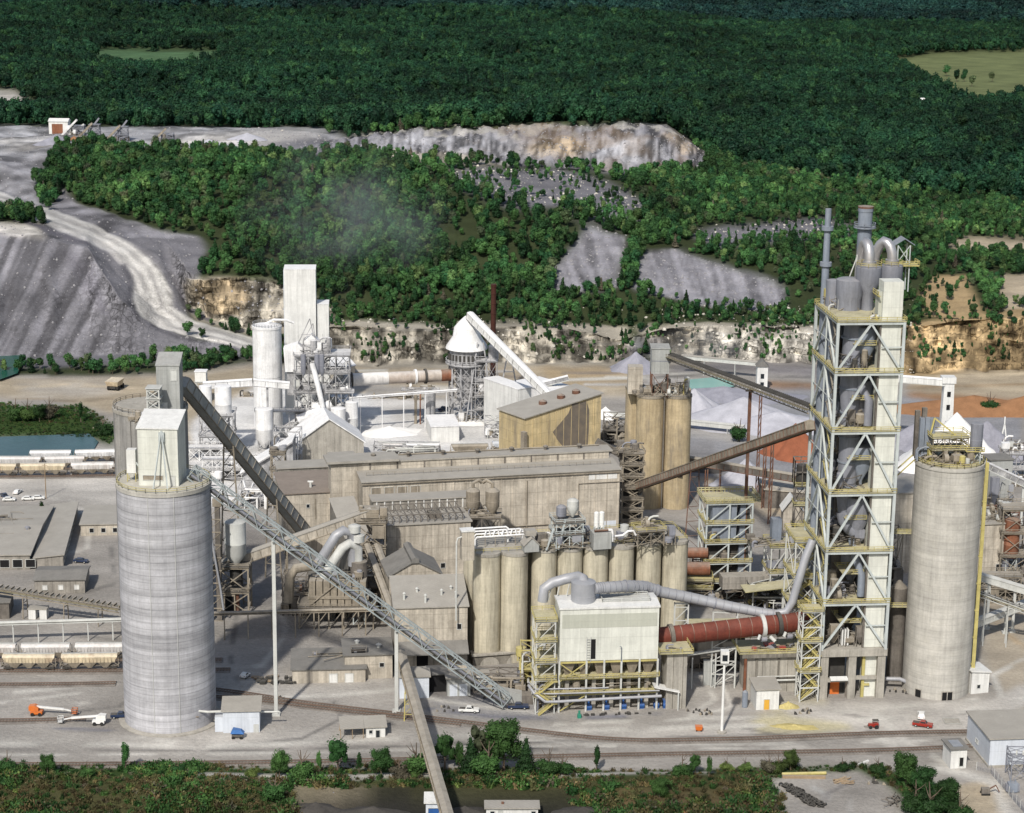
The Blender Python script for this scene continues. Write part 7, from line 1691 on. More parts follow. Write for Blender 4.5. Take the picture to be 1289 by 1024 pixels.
# conveyors at right
Yos = OS.loc.y; Ypt = PT.loc.y
conveyor('belt_conveyor','dark idler belt conveyor running from the grey box house down to the preheater tower', atd(843,452,Yos), atd(1024,521,Ypt+24), 3.0, 2.6, 'open','steel_t','dark',[(.62,0)],'steel_r',leg='mono',sw=.75)
conveyor('belt_conveyor','tan covered conveyor rising right from the stair tower to the preheater tower', atd(806,615,G(806,672).y), atd(1020,541,Ypt+20), 2.8, 2.2, 'gallery','steel_t','steel_t',[(.37,0)],'steel_r',leg='a',sw=.3,seg=2.6)
conveyor('belt_conveyor','dark low conveyor passing behind the tan covered conveyor', atd(806,573,G(806,640).y+18), atd(1010,607,G(1010,650).y+10), 2.6, 2.2, 'gallery','steel_d','steel_t',[(.2,0),(.5,0),(.8,0)],'steel_r',leg='a',sw=.3,seg=2.6)
conveyor('belt_conveyor','thin pale conveyor over the gravel heaps behind the ochre silos', atd(738,520,G(738,545).y+30), atd(937,541,G(937,565).y+20), 1.8, 1.4, 'gallery','steel_l','steel_l',[(.3,0),(.6,0),(.9,0)],'steel_l',leg='a',sw=.25)
conveyor('belt_conveyor','thin far conveyor in front of the pale cliffs', atd(858,451,G(858,470).y), atd(955,460,G(955,478).y), 1.8, 1.3, 'gallery','steel_l','roof',[(.3,0),(.7,0)],'steel_l',leg='a',sw=.25)
t = T('transfer_tower','small white transfer tower at the end of the far conveyor','tower', G(959,492)); H = up(t.loc,462); t.b('casing','clad_white',MB().box(-2.4,0,0,2.4,5,H)); t.b('cap','roof_dark',MB().prism([(-3,H),(3,H),(0,H+3)],-.5,5.5)); win_row(t,'f',0,0,1,0,1,1); t.b('window','glassd',MB().box(-.8,-.06,H*.5,.8,-.01,H*.7).box(-.8,-.06,H*.2,.8,-.01,H*.35))
for k,(px,py,top) in enumerate(((952,632,498),(968,660,556),(960,640,556),(888,632,592))):
    t = T('rusty_mast',['tall rust red mast under the dark idler conveyor','thick rust red post beside the tan conveyor near the preheater tower','thinner rust red post left of the thick one','short rust red post under the middle of the tan conveyor'][k],'post',G(px,py)); hz = up(t.loc,top); t.b('post','steel_r',MB().beam((-.4,0,-.2),(-.4,0,hz),.4).beam((.5,.6,-.2),(.5,.6,hz),.4)); m = MB(); z = 1
    while z < hz-3: m.beam((-.4,0,z),(.5,.6,z+3),.16); z += 3
    t.b('lacing','steel_r',m)
# heaps
def heap(label, c, r, h, m, seed=0, sy=.7, name='gravel_heap', cat='heap', flat=.12):
    n = 40; rings = 12; r_ = random.Random(seed); vs = [(0,0,h)]; ph = [r_.uniform(0,6.28) for _ in range(5)]
    for k in range(1, rings+1):
        f = k/rings
        for i in range(n):
            a = 2*PI*i/n; w = 1+.13*math.sin(2*a+ph[0])+.08*math.sin(5*a+ph[1])+.04*math.sin(11*a+ph[2]+f*2); z = h*(1-f)**1.05 if f > flat else h*(1-flat*.6)
            vs.append((r*f*w*math.cos(a), r*sy*f*w*math.sin(a), z-.3+r_.uniform(-.02,.02)*h))
    fs = [(0,1+i,1+(i+1)%n) for i in range(n)]+[(1+k*n+i,1+(k+1)*n+i,1+(k+1)*n+(i+1)%n,1+k*n+(i+1)%n) for k in range(rings-1) for i in range(n)]
    o = MB().add(vs,fs,True).build(name,m); o.location = (c.x,c.y,0); return tag(o,label,cat)
HW = mat('gravel_pale',(.42,.42,.46),.95,.15,0,0); HG = mat('gravel_grey',(.27,.27,.31),.95,.2,0,0); HR = mat('red_ore',(.27,.095,.05),.95,.2,0,0); HL = mat('lime_heap',(.78,.77,.75),.9,.08,0,0); HC = mat('coal_dark',(.06,.055,.05),.95,.3,0,0); HY = mat('yellow_spill',(.50,.42,.18),.95,.3,0,0); HO = mat('orange_earth',(.27,.14,.07),.95,.2,0,0)
heap('wide pale gravel heap right of the ochre silos', G(935,531), 26, 11, HW, 1); heap('pale gravel heap touching the ochre silos', G(873,520), 16, 11, HW, 2); heap('long low pale gravel heap behind the dark idler conveyor', G(980,538), 32, 7, HW, 3,.6); heap('flat grey gravel heap beyond the wide pale heap', G(910,500), 34, 5, HG, 4,.5)
heap('red ore heap beside the preheater tower', G(1000,572), 15, 13, HR, 5,.8); heap('pale cone heap behind the tan conveyor', G(938,612), 15, 11, HW, 6); heap('dark low heap beside the ochre silo foot', G(880,590), 12, 4, HC, 7); heap('dark coal heap between the long hall and the ochre silos', G(772,555), 9, 7, HC, 8); heap('small white lime heap behind the yellow shed', G(762,526), 7, 5, HL, 9)
heap('grey conical heap in front of the pale cliffs', G(800,466), 13, 9, HG, 10)
heap('big white lime cone under the white loading tower behind the right silo', G(1200,590), 22, 23, HL, 11,.9); heap('grey heap left of the big white lime cone', G(1160,562), 18, 12, HG, 12); heap('grey heap right of the big white lime cone', G(1240,575), 17, 15, HG, 13); heap('orange earth bank behind the right silo', G(1225,517), 45, 7, HO, 14,.3); heap('orange earth bank at the right edge', G(1290,520), 30, 8, HO, 15,.3)
heap('grey gravel heap at the right edge beyond the pipes', G(1280,700), 6, 4, HG, 16); heap('yellow sulphurous spill heap on the yard before the preheater tower', G(1000,915), 9, .8, HY, 17,.35,'spill_heap','spill'); heap('yellowish spill heap at the foot of the stair tower', G(992,890), 3.5, 1.8, HY, 18)
heap('white lime heap on the lime works yard', G(590,531), 14, 2, HL, 19,.6); heap('white lime heap between the white shed and the hall roof', G(490,545), 16, 3, HL, 20,.6)
t = T('loading_tower','slim white loading tower above the big white lime cone','tower', G(1190,565)); H = up(t.loc,483); t.b('casing','clad_white',MB().hexa([(-2.6,0,0),(2.6,0,0),(2.6,4,0),(-2.6,4,0),(-2,0,H),(2,0,H),(2,4,H),(-2,4,H)])); 
for f in (.35,.6,.8): t.b('window','black',MB().box(-.7,-.3,H*f,.7,0,H*f+2))
t.b('head','clad_white',MB().box(-3,-.5,H+.01,2.6,4.5,H+2.5))
conveyor('belt_conveyor','white conveyor from the slim loading tower toward the preheater tower', atd(1100,478,G(1190,565).y+8), atd(1190,485,G(1190,565).y+1), 2, 2.2,'gallery','clad_white','lime',[],'steel_l',seg=2.2)
t = T('ship_mast','small white pyramidal mast far behind the right silo','mast', G(1262,570)); t.b('frame','white',MB().beam((-2,0,0),(0,0,12),.5).beam((2,0,0),(0,0,12),.5).beam((-1.2,0,5),(1.2,0,5),.3).cyl((0,0,11),(0,0,15),.3,n=8))
# right edge plant
b = bld('grinding_building','beige blocky building behind the right side of the right silo','building',(1228,724),(1268,722),ytop=661,d=18,roof='flat',wall='clad_beige',rf='roof'); clutter(b,0,12,0,14,b.h+.4,6,12,160,mats=('steel_r','steel_t','steel_l','steel_d')); win_row(b,'f',1,7,1,1,3,2.4,'black')
b = bld('grinding_building','beige building seen between the preheater tower and the right silo','building',(1118,722),(1165,720),ytop=622,d=18,roof='flat',wall='clad_beige',rf='roof')
t = T('rust_tank','upright rust red tank right of the beige blocky building','tank',G(1270,722)); tank(t,0,0,6,2.6,up(t.loc,647)-8,'rust_tank',legs=6,dome=1)
steel_frame(t,-4,-3,9,8,[0,7,15,23],1,1,.35,'steel_t','steel_t','steel_t','x'); clutter(t,-4,8,-3,4,0,6,10,161)
b = bld('small_store','grey store on legs right of the right silo top','building',(1243,640),(1271,639),ytop=580,d=8,roof='flat',wall='clad_grey',rf='roof_dark',ops=[('f','door',5.4,12,1.6,3,'black')]); clutter(b,-2,10,-3,4,0,14,14,162)
t = T('lime_machinery','pale dusty crushing machinery at the right edge','machinery',G(1262,610)); steel_frame(t,0,0,14,8,[0,6,12],3,1,.3,'lime_d','lime_d','lime_d','x'); clutter(t,0,16,0,8,12.2,6,14,163,mats=('lime','lime_d','steel_l')); clutter(t,0,16,-4,3,0,6,14,164,mats=('lime','lime_d','steel_t'))
conveyor('tube_conveyor','pale tube conveyor sloping down to the right edge, the upper one', atd(1238,588,G(1238,660).y), atd(1310,622,G(1300,660).y), 2,1.8,'gallery','lime_d','lime_d',[.7],'steel_l',seg=2.4)
conveyor('tube_conveyor','pale tube conveyor low at the right edge, the middle one', atd(1230,728,G(1230,790).y), atd(1310,752,G(1300,800).y), 2.2,1.6,'gallery','steel_l','steel_l',[(.2,0),(.6,0)],'steel_l')
conveyor('lattice_conveyor','dark toothed conveyor under the pale tube conveyor at the right edge', atd(1228,748,G(1230,810).y), atd(1310,778,G(1300,815).y), 2.4,2.0,'open','steel_l','dark',[(.15,0),(.5,0)],'steel_l',leg='a',sw=.3)
conveyor('lattice_conveyor','pale rising conveyor crossing low at the right edge', atd(1222,790,G(1222,812).y), atd(1310,756,G(1300,800).y+12), 2,1.6,'gallery','steel_l','steel_l',[(.5,0)],'steel_l')
t = T('equipment_row','dusty process equipment row behind the right silo foot','machinery',G(1228,760)); clutter(t,0,16,0,6,0,7,16,165,mats=('steel_t','steel_l','dark')); steel_frame(t,0,0,14,5,[0,5,9],3,1,.3,'steel_t','steel_t','steel_t','x')
t = T('gable_hut','small beige gabled roof hut left of the preheater tower','hut',G(985,668)); t.b('wall','clad_beige',MB().prism([(0,0),(7,0),(7,7),(3,12),(0,8)],0,6)); t.b('roof','clad_white',MB().add([(-.6,-1,7.2),(3,-1,12.3),(3,7,12.3),(-.6,7,7.2),(7.6,-1,6.6),(7.6,7,6.6)],[(0,1,2,3),(1,4,5,2)])); 
b = bld('long_low_roof','long low tan roof between the heaps and the preheater tower','building',(962,640),(1024,640),ytop=617,d=14,roof='mr',rise=-1.5,wall='steel_d',rf='clad_beige')
t = T('steel_post_tower','dark slender steel platform tower beside the small beige hut','steel tower',G(1005,700)); H = up(t.loc,612); steel_frame(t,-2,0,4,4,[0,H*.4,H*.72,H],1,1,.35,'steel_d','ydeck','yellow','x'); t.b('machine','dark',MB().cyl((0,2,H),(0,2,H+7),1.8,n=10)); t.b('cage','steel_d',MB().rail([(-2.6,-.6,H),(2.6,-.6,H),(2.6,4.6,H),(-2.6,4.6,H)],9,.3,True,2))

# ================================================================== yellow storage shed
a, rot, L = frame_from((660,604),(755,586)); t = T('storage_shed','ochre yellow shed with a steep grey roof and a dark dust stain on its wall','shed',a,rot); hl = up(a,527); b_ = G(755,586); hr = up(b_,496)
D_ = 17; t.b('wall','clad_ochre',MB().prism([(0,-.3),(L,-.3),(L,hr),(0,hl)],0,D_)); k = (hr-hl)/L; t.b('roof','roof',MB().prism([(-.8,hl-k*.8+.03),(L+.8,hr+k*.8+.03),(L+.8,hr+k*.8+.45),(-.8,hl-k*.8+.45)],-.7,D_+.7))
for f in (.38,.62,.82): x = L*f; t.b('roof_vent','steel_r',MB().lathe(x,D_*.45,[(1.6,hl+k*x),(1.6,hl+k*x+1.6),(.2,hl+k*x+2.2)],14))
t.b('corner_tower','steel_t',MB().box(-1.6,-1.6,0,-.05,.6,hl-5)); t.b('door','steel_r',MB().box(L*.13,-.1,hl-21,L*.19,-.02,hl-15)); sb = MB()
for i in range(9): sb.box(L*(.1+i*.1),-.12,0,L*(.1+i*.1)+.2,-.02,hl+k*L*(.1+i*.1)-.5)
t.b('cladding_ribs','clad_ochre',sb)
stm = NT('dust_stain'); g_ = stm.n('ShaderNodeNewGeometry'); stm.l(stm.mix(stm.noise(g_.outputs['Position'],.4,4),(.09,.085,.085),(.25,.20,.14)), stm.b.inputs['Base Color']); stm.b.inputs['Roughness'].default_value = 1
pts = [(L*.36,hl+k*L*.36-9),(L*.42,hl+k*L*.42-12.5),(L*.5,hl-14),(L*.52,2),(L*.82,2),(L*.84,hl-8),(L*.84,hl-1),(L*.8,hl+3),(L*.7,hl+2.5),(L*.62,hl+3.2),(L*.56,hl-1),(L*.48,hl-3.5)]
t.b('dust_stain',stm.m,MB().prism(pts,-.06,-.01))
# sheds of the lime yard
b = bld('white_shed','white box shed on the lime yard in front of the lime kiln','shed',(543,557),(578,556),ytop=538,d=19,roof='flat',wall='clad_white',rf='lime',over=.3)
b = bld('white_shed','tall white shed between the lime kiln gallery and the yellow shed','shed',(651,552),(668,549),ytop=491,d=24,roof='flat',wall='clad_white',rf='lime',over=.2)
b = bld('white_shed','low white roofed shed beyond the yellow shed','shed',(690,520),(722,514),ytop=494,d=24,roof='flat',wall='lime',rf='lime'); 
b = bld('white_shed','small grey roofed shed left of the old kiln','shed',(408,478),(447,476),ytop=468,d=22,roof='mr',rise=2,wall='clad_beige',rf='lime')
conveyor('belt_conveyor','pale conveyor sloping right behind the yellow shed', atd(672,489,G(680,520).y+10), atd(716,478,G(716,520).y+10), 1.8,1.6,'gallery','lime_d','lime',[.5],'steel_l')
for k,(A,B,m,lb) in enumerate((((481,574),(508,574),'hop_white','white wagon on the lime yard track, the left one'),((510,574),(555,573.5),'lime','long white wagon in the middle of the lime yard track'),((567,575),(616,574),'steel_t','dull green brown wagon on the lime yard track'),((619,571),(650,570),'clad_blue','pale blue grey wagon at the end of the lime yard track'))): wagon(lb,A,B,m)
track('railway_track',[(470,575.5),(540,575.3),(600,574.8),(650,572)])

# ================================================================== lime kiln with the white cone
cK = G(587,528); sK = SC(cK); t = T('lime_kiln','lime kiln tower with a white cone roof on tall lattice legs','kiln tower', cK); zz = lambda r: up(cK,r)
R_ = 23/sK; t.b('cone_roof','lime',MB().lathe(0,0,[(26.5/sK,zz(438)),(25.5/sK,zz(435)),(17.5/sK,zz(423)),(16/sK,zz(412)),(9/sK,zz(404)),(3/sK,zz(398.5)),(.02,zz(397))],40))
t.b('drum','lime_d',MB().lathe(0,0,[(R_*.93,zz(460)),(R_*.93,zz(438))],36)); wn = MB()
for i in range(26): a_ = 2*PI*i/26; c = Vector((math.cos(a_),math.sin(a_),0)); wn.beam(c*(R_*.95)+Vector((0,0,zz(453))),c*(R_*.95)+Vector((0,0,zz(444))),.9,.3)
t.b('drum_windows','dark',wn); t.b('gallery_ring','lime_d',MB().lathe(0,0,[(R_+1.2,zz(457)),(R_+1.2,zz(455.5))],36)); t.b('railing','lime_d',MB().rail([((R_+1.1)*math.cos(i*PI/9),(R_+1.1)*math.sin(i*PI/9),zz(455.5)) for i in range(18)],1.5,.2,True,2))
lg = MB(); zl = zz(457); n = 10
for i in range(n):
    a_ = 2*PI*i/n; c = Vector((R_*.95*math.cos(a_),R_*.95*math.sin(a_),0)); a2_ = 2*PI*(i+1)/n; c2 = Vector((R_*.95*math.cos(a2_),R_*.95*math.sin(a2_),0)); t.b('leg','lime_d',MB().beam(c-Vector((0,0,.3)),c+Vector((0,0,zl)),.6))
    for k in range(5): za_, zb_ = zl*k/5, zl*(k+1)/5; lg.beam(c+Vector((0,0,zb_)),c2+Vector((0,0,zb_)),.3); lg.beam(c+Vector((0,0,za_)),c2+Vector((0,0,zb_)),.22); lg.beam(c2+Vector((0,0,za_)),c+Vector((0,0,zb_)),.22)
t.b('bracing','lime_d',lg); t.b('shaft','lime_d',MB().lathe(0,0,[(R_*.5,zl*.35),(R_*.55,zl*.5),(R_*.62,zl)],28)); 
steel_frame(t,R_*.5,-R_,9,9,[0,zl*.25,zl*.5,zl*.75,zl*1.1],2,1,.3,'lime_d','lime_d','lime_d','x'); clutter(t,R_*.5,R_*.5+9,-R_,0,zl*.5,6,8,171,mats=('lime','lime_d','steel_t')); tank(t,R_+3.5,-R_*.3,zl+2,2.2,6,'lime_d',dome=1.2); clutter(t,-6,6,-8,-2,0,5,8,172,mats=('lime','lime_d','steel_t'))
aC = atd(590,400,cK.y-2); bC = atd(694,505,G(694,575).y+5)
conveyor('kiln_gallery','white covered conveyor sloping from the lime kiln cone to the yellow shed', aC, bC, 2.6,2.4,'gallery','clad_white','lime',[],'lime_d')
for (px,py,row,lb) in ((604,534,432,'tall splayed trestle nearest the lime kiln under its white conveyor'),(640,534,455,'splayed trestle in the middle of the white kiln conveyor')):
    p = G(px,py); H = up(p,row); q = T('trestle',lb,'trestle',p); m = MB(); 
    for e in (-1,1): m.beam((e*6,0,0),(e*1.2,1,H),.55)
    for k in range(1,6): f = k/6; m.beam((-(6-4.8*f),0,H*f),((6-4.8*f),0,H*f),.25)
    q.b('frame','lime_d',m)
t = T('rusty_chimney','thin dark rust red chimney behind the lime kiln','chimney',G(620,505)); H = up(t.loc,358); t.b('pipe','rust_red',MB().lathe(0,0,[(1.2,0),(1.1,H-1),(1.25,H-1),(1.25,H)],18)); rb = MB()
for k in range(12): rb.lathe(0,0,[(1.28,H*k/12),(1.28,H*k/12+.4)],18)
t.b('flanges','rust_red',rb)
# old pale kiln
pk_ = G(532,531); zk = up(pk_,474); pL_ = G(430,536); zl_ = up(pL_,479); A_ = Vector((pL_.x,pL_.y,zl_)); B_ = Vector((pk_.x,pk_.y,zk)); d_ = (B_-A_).normalized(); B2 = B_+d_*12.5; t = T('old_kiln','pale rust stained rotary kiln running left from the lime kiln','kiln',A_); L = (B2-A_).length
t.b('shell','kiln_white',MB().tube([(0,0,0),d_*L*.42],2.7,28)); t.b('shell','kiln_old',MB().tube([d_*L*.4205,d_*L*.9],2.5,28)); t.b('shell_end','rust_tank',MB().tube([d_*L*.9005,d_*L],2.45,28))
for f, m in ((.08,'dark'),(.66,'lime'),(.75,'dark')): t.b('tyre_ring',m,MB().cyl(d_*(L*f),d_*(L*f+.9),3.2,n=30))
t.b('feed_hood','lime',MB().box(-3,-3,-4,1,3,3.6))
t = T('kiln_pier','pale cylindrical pier and frame under the old kiln','pier',G(526,534)); H = up(t.loc,492); t.b('pillar','lime_d',MB().lathe(5,1,[(2.4,0),(2.4,H)],20)); t.b('pillar','steel_t',MB().box(-1.5,0,0,-.5,3,H)); t.b('platform','lime_d',MB().box(-7,-1,H,9,4,H+.4).rail([(-7,-1,H+.4),(9,-1,H+.4)],1.2,.16)); clutter(t,-5,8,0,3,H+.3,2.4,8,180,mats=('lime','steel_t')); t.b('pipe','rust_tank',MB().beam((1,0,0),(1,0,H),.5))
pipe_bridge('thin white pipe walkway from the lime works to the lime kiln',(440,548),(575,537),500,5,'lime',.25,1.2)

# ================================================================== lime works
cT = G(360,522); t = T('lime_tower','tallest plain white cladded tower of the lime works','tower building',G(360,522),R(4)); s_ = SC(t.loc); H = up(t.loc,340)
t.b('wall','clad_white',MB().box(0,0,0,39/s_,11,H)); t.b('roof','lime',MB().box(-.1,-.1,H,39/s_+.1,11.1,H+.3)); t.b('side_shade_sheet','clad_blue',MB().box(-.25,.2,0,-.02,10.8,H-.2))  # pale blue sheet paints the shaded left side of the white tower
t = T('lime_tower','lower white cladded tower right of the tallest one','tower building',G(400,521),R(4)); H2 = up(t.loc,384); t.b('wall','clad_white',MB().box(0,.6,0,15/s_,10,H2)); t.b('roof','lime',MB().box(-.02,.5,H2,15/s_+.1,10.1,H2+.25)); 
cS = G(338,536); t = silo('lime_silo','large white steel silo left of the tallest white tower',cS,18/SC(cS),up(cS,410),M['lime'],rim=M['lime'],railm=M['lime_d'],dome=.8)
t.b('weld_seams','lime_d',MB().lathe(0,0,[(t.r+.05,t.h*.5),(t.r+.05,t.h*.5+.15)],40)); t.b('pipe','lime',MB().tube([(-1,0,t.h+.5),(3,0,t.h+2.5),(8,1,t.h+2.2),(11,2,t.h+.8)],.5,8))
# the works in front: frames with vessels
t = T('lime_plant','cluttered white dusted frames and vessels in front of the white towers','process plant',G(372,548),R(3)); s_ = SC(t.loc); z = lambda r: up(t.loc,r); X = lambda px: (px-372)/s_
steel_frame(t,0,0,X(440),12,[0,z(520),z(495),z(470),z(448)],4,1,.4,'lime_d','lime_d','lime_d','x'); 
t.b('hopper_house','lime',MB().prism([(X(360),z(470)),(X(382),z(470)),(X(382),z(440)),(X(376),z(434)),(X(358),z(440))],2,7)); t.b('hopper_house','lime',MB().prism([(X(384),z(458)),(X(402),z(458)),(X(402),z(432)),(X(393),z(424)),(X(384),z(432))],3,8)); t.b('house','lime_d',MB().box(X(362),3,z(500),X(380),8,z(471)))
for px,r0,r1 in ((383,468,446),(406,468,446),(400,468,446)): tank(t,X(px),0,z(r0),1.1,z(r1)-z(r0),'steel_m',cone=2,dome=.3)
a_fr = MB(); a_fr.beam((X(376),4,z(436)),(X(391),4,z(404)),.4).beam((X(398),4,z(436)),(X(391),4,z(404)),.4).beam((X(384),4,z(430)),(X(395),4,z(410)),.3).beam((X(398),4,z(430)),(X(395),4,z(410)),.3).beam((X(380),4,z(424)),(X(396),4,z(424)),.3); t.b('hoist_frame','lime_d',a_fr)
t.b('white_duct','lime',MB().tube([(X(394),-2,z(456)),(X(398),-3,z(470)),(X(404),-4,z(495)),(X(412),-7,z(530)),(X(418),-9,z(556))],1.1,14)); t.b('lime_drum','lime',MB().cyl((X(376),-3,z(527)),(X(418),-1,z(508)),2.0,n=24)); 
for px,top,base,r in ((333,515,552,11),(426,514,541,9.5),(443,506,536,8)): q = T('lime_tank',{333:'white tank with a dark cone below the large white silo',426:'pale tank at the right of the lime plant frames',443:'rightmost white tank of the lime plant'}[px],'tank',G(px,base+14)); zz0 = up(q.loc,base); zz1 = up(q.loc,top); tank(q,0,0,zz0,r/SC(q.loc),zz1-zz0,'lime',cone=4,legs=zz0,dome=.4,lm='lime_d')
for k in range(4): clutter(t,0,X(440),0,7,z((548,520,495,470)[k])+.3,5.5,13,190+k,mats=('lime','lime_d','lime','steel_l'),pm='lime_d')
clutter(t,X(345),X(440),-8,0,0,9,22,196,mats=('lime','lime_d','lime','steel_l'),pm='lime_d'); clutter(t,X(378),X(415),1,7,z(448)+.2,8,12,197,mats=('lime','lime_d'),pm='lime_d')
t.b('platform','lime_d',MB().box(X(322),-3,z(517),X(400),1,z(515.5)).rail([(X(322),-3,z(515.5)),(X(400),-3,z(515.5))],1.3,.18)); t.b('platform','lime_d',MB().box(X(410),-2,z(494),X(446),3,z(492.5)).rail([(X(410),-2,z(492.5)),(X(446),-2,z(492.5))],1.3,.18))
pf = MB()
for px in (326,345,365,415,430,444): pf.beam((X(px),-3,0),(X(px),-3,z(517) if px < 400 else z(494)),.35)
t.b('posts','lime_d',pf)
# gabled lime house
b = bld('lime_house','stained gabled lime house with white dusted roof slopes before the lime plant','building',(371,592),(458,588),ytop=560,d=18,roof='gy',rise=9.5,wall='concrete',rf='lime',over=.8,th=.5)
t = T('lime_roof','long white dusted lean roof sloping left from the gabled lime house','roofed shed',G(305,608)); s_ = SC(t.loc); t.b('roof','lime',MB().prism([(0,up(t.loc,592)),(66/s_,up(t.loc,552)),(66/s_,up(t.loc,549.5)),(0,up(t.loc,589.5))],-6,7)); t.b('wall','lime_d',MB().prism([(1,0),(66/s_,0),(66/s_,up(t.loc,552)-.05),(1,up(t.loc,591))],-5,6)); t.b('gutter','lime_d',MB().beam((0,-6.2,up(t.loc,592)),(66/s_,-6.2,up(t.loc,551)),.5))
t = T('skip_hoist','leaning lattice skip frame at the left corner of the gabled lime house','steel frame',G(352,632)); H = up(t.loc,572); steel_frame(t,-3,0,5,5,[0,H*.33,H*.66,H],1,1,.35,'steel_t','steel_t','steel_t','x'); clutter(t,-3,3,0,4,H,3,5,201)
# left lime tanks on frame
t = T('lime_tank_stand','twin white tanks on an open white frame behind the dark gallery','tank frame',G(252,575),R(2)); s_ = SC(t.loc); z = lambda r: up(t.loc,r); X = lambda px: (px-252)/s_
steel_frame(t,0,0,X(294),9,[0,z(550),z(524)],2,1,.4,'lime_d','lime_d','lime_d','x')
for px,r in ((281,10.5),(259,8)): tank(t,X(px),4,z(523),r/s_,z(489)-z(523),'lime',cone=3,dome=.3)
clutter(t,-2,X(294),-3,6,0,6,14,210,mats=('lime','lime_d','lime'),pm='lime_d'); steel_frame(t,X(246)-2,-6,X(300)+2,5,[0,5],4,1,.3,'lime','lime_d','lime','x')
t = T('small_hut_tower','small pale hut on a leg frame behind the tall grey headhouse','hut',G(254,507)); H = up(t.loc,480); steel_frame(t,-2.2,-2,4.4,4,[0,H*.5,H],1,1,.3,'steel_l','steel_l','steel_l','x',rails=False); t.b('cabin','clad_white',MB().box(-2.4,-2.2,H+.25,2.4,2.4,H+4.5)); t.b('roof','lime',MB().box(-2.7,-2.5,H+4.51,2.7,2.7,H+4.8))
Yl = G(300,565).y
conveyor('lime_gallery','arched white conveyor gallery from the twin white tanks to the lime plant', atd(256,489,Yl), atd(318,485,Yl+2), 2.4,2.2,'gallery','lime','lime',[.5],'lime_d')
conveyor('lime_gallery','white conveyor gallery continuing right to the hopper house', atd(318,485,Yl+2), atd(364,489,Yl+4), 2.4,2.2,'gallery','lime','lime',[.4],'lime_d')
t = T('lime_trestles','low white frames and troughs on the lime yard left of the lean roof','frames',G(255,606),R(2))
clutter(t,-2,24,0,10,0,5,26,220,mats=('lime','lime_d','lime'),pm='lime_d'); steel_frame(t,0,2,22,4,[0,4,8],6,1,.3,'lime','lime_d','lime','x')
t = T('yard_vehicles','row of dusty machines parked on the dirt behind the lime works','machinery',G(462,503)); clutter(t,0,24,0,3,0,3.4,9,230,mats=('steel_d','lime_d','steel_t'))
t = T('yard_vehicles','dusty machines left of the white silo on the brown dirt','machinery',G(300,500)); clutter(t,0,12,0,3,0,3,6,231,mats=('dark','lime_d','steel_t'))

# ================================================================== old conveyor in front
aO = atd(504,826,G(504,866).y); bO = atd(572,1062,G(560,1120).y)
conveyor('belt_conveyor','old rusty tube conveyor coming from the bottom edge up to the packing house', bO, aO, 2.2,1.7,'gallery','steel_t','steel_t',[],'steel_t',seg=2.2)
for px,py,f in ((508,908,.0),(545,985,.0)):
    p = G(px,py); # find point of the belt above
    bestf = min([i/60 for i in range(61)], key=lambda f: abs(bO.lerp(aO,f).y-p.y)); q_ = bO.lerp(aO,bestf); t = T('trestle','yellow painted trestle of the old conveyor '+('behind the railway' if py < 950 else 'on the near bank'),'trestle',(q_.x,q_.y,0)); m = MB()
    for e in (-1.4,1.4): m.beam((e,0,-.2),(e*.8,0,q_.z-.2),.3)
    z_ = 2
    while z_ < q_.z-1: m.beam((-1.4,0,z_),(1.4,0,z_),.18); m.beam((-1.4,0,z_),(1.3,0,min(z_+3,q_.z-.5)),.14); z_ += 3
    t.b('frame','yellow' if py < 950 else 'steel_t',m)
# right bottom yard
ty = MB(); n1_ = 12
ty_me = None
def torus(R0, r, n=14, k=7):
    m = MB(); vs = [((R0+r*math.cos(2*PI*j/k))*math.cos(2*PI*i/n),(R0+r*math.cos(2*PI*j/k))*math.sin(2*PI*i/n),r*math.sin(2*PI*j/k)) for i in range(n) for j in range(k)]
    m.add(vs,[(i*k+j,((i+1)%n)*k+j,((i+1)%n)*k+(j+1)%k,i*k+(j+1)%k) for i in range(n) for j in range(k)],True); return m
first = None; r_ = random.Random(3)
for i in range(88):
    u = (i%11)/11; v = (i//11)/8; px = 984+u*24+v*36+r_.uniform(-1.5,1.5); py = 989+u*8+v*27-u*v*6+r_.uniform(-1.5,1.5)
    p = G(px,py); 
    if first is None: first = torus(.48,.2).build('tyre_casing','tyre'); o = first
    else: o = first.copy(); COL.objects.link(o)
    tag(o,'black scrap tyre in the tyre pile of the fenced scrap yard','tyre','scrap tyres in the pile'); o.location = (p.x,p.y,.25+r_.choice((0,.0,.35))); o.rotation_euler = (r_.uniform(-.5,1.2),r_.uniform(-.5,.5),0)
t = T('yellow_log','long yellow painted log on the rim of the scrap yard','log',G(984,977)); t.b('log','yellow',MB().cyl((0,0,.5),(11.5,1.0,.5),.45,n=12)); t.b('retaining_step','wood',MB().box(0,-1.6,0,11,-.7,.7))
t = T('timber_pile','pile of brown timbers and scrap beside the yellow log','timber pile',G(1048,986)); m = MB(); 
for i in range(22): a_ = r_.uniform(-.6,.6); x = r_.uniform(0,4); y = r_.uniform(-1,2); m.beam((x,y,r_.uniform(0,.8)),(x+r_.uniform(1,2.6)*math.cos(a_),y+2*math.sin(a_),r_.uniform(0,.9)),.22)
t.b('timbers','wood',m)
t = T('scrap_pile','dark twisted scrap metal at the right of the scrap yard','scrap',G(1118,1012)); m = MB()
for i in range(22): x = r_.uniform(0,5); y = r_.uniform(-2,3); m.tube([(x,y,.1),(x+r_.uniform(-1,1),y+r_.uniform(-1,1),r_.uniform(.3,1.6)),(x+r_.uniform(-2,2),y+r_.uniform(-2,2),r_.uniform(0,1))],.12,6)
t.b('scrap_metal','steel_d',m)
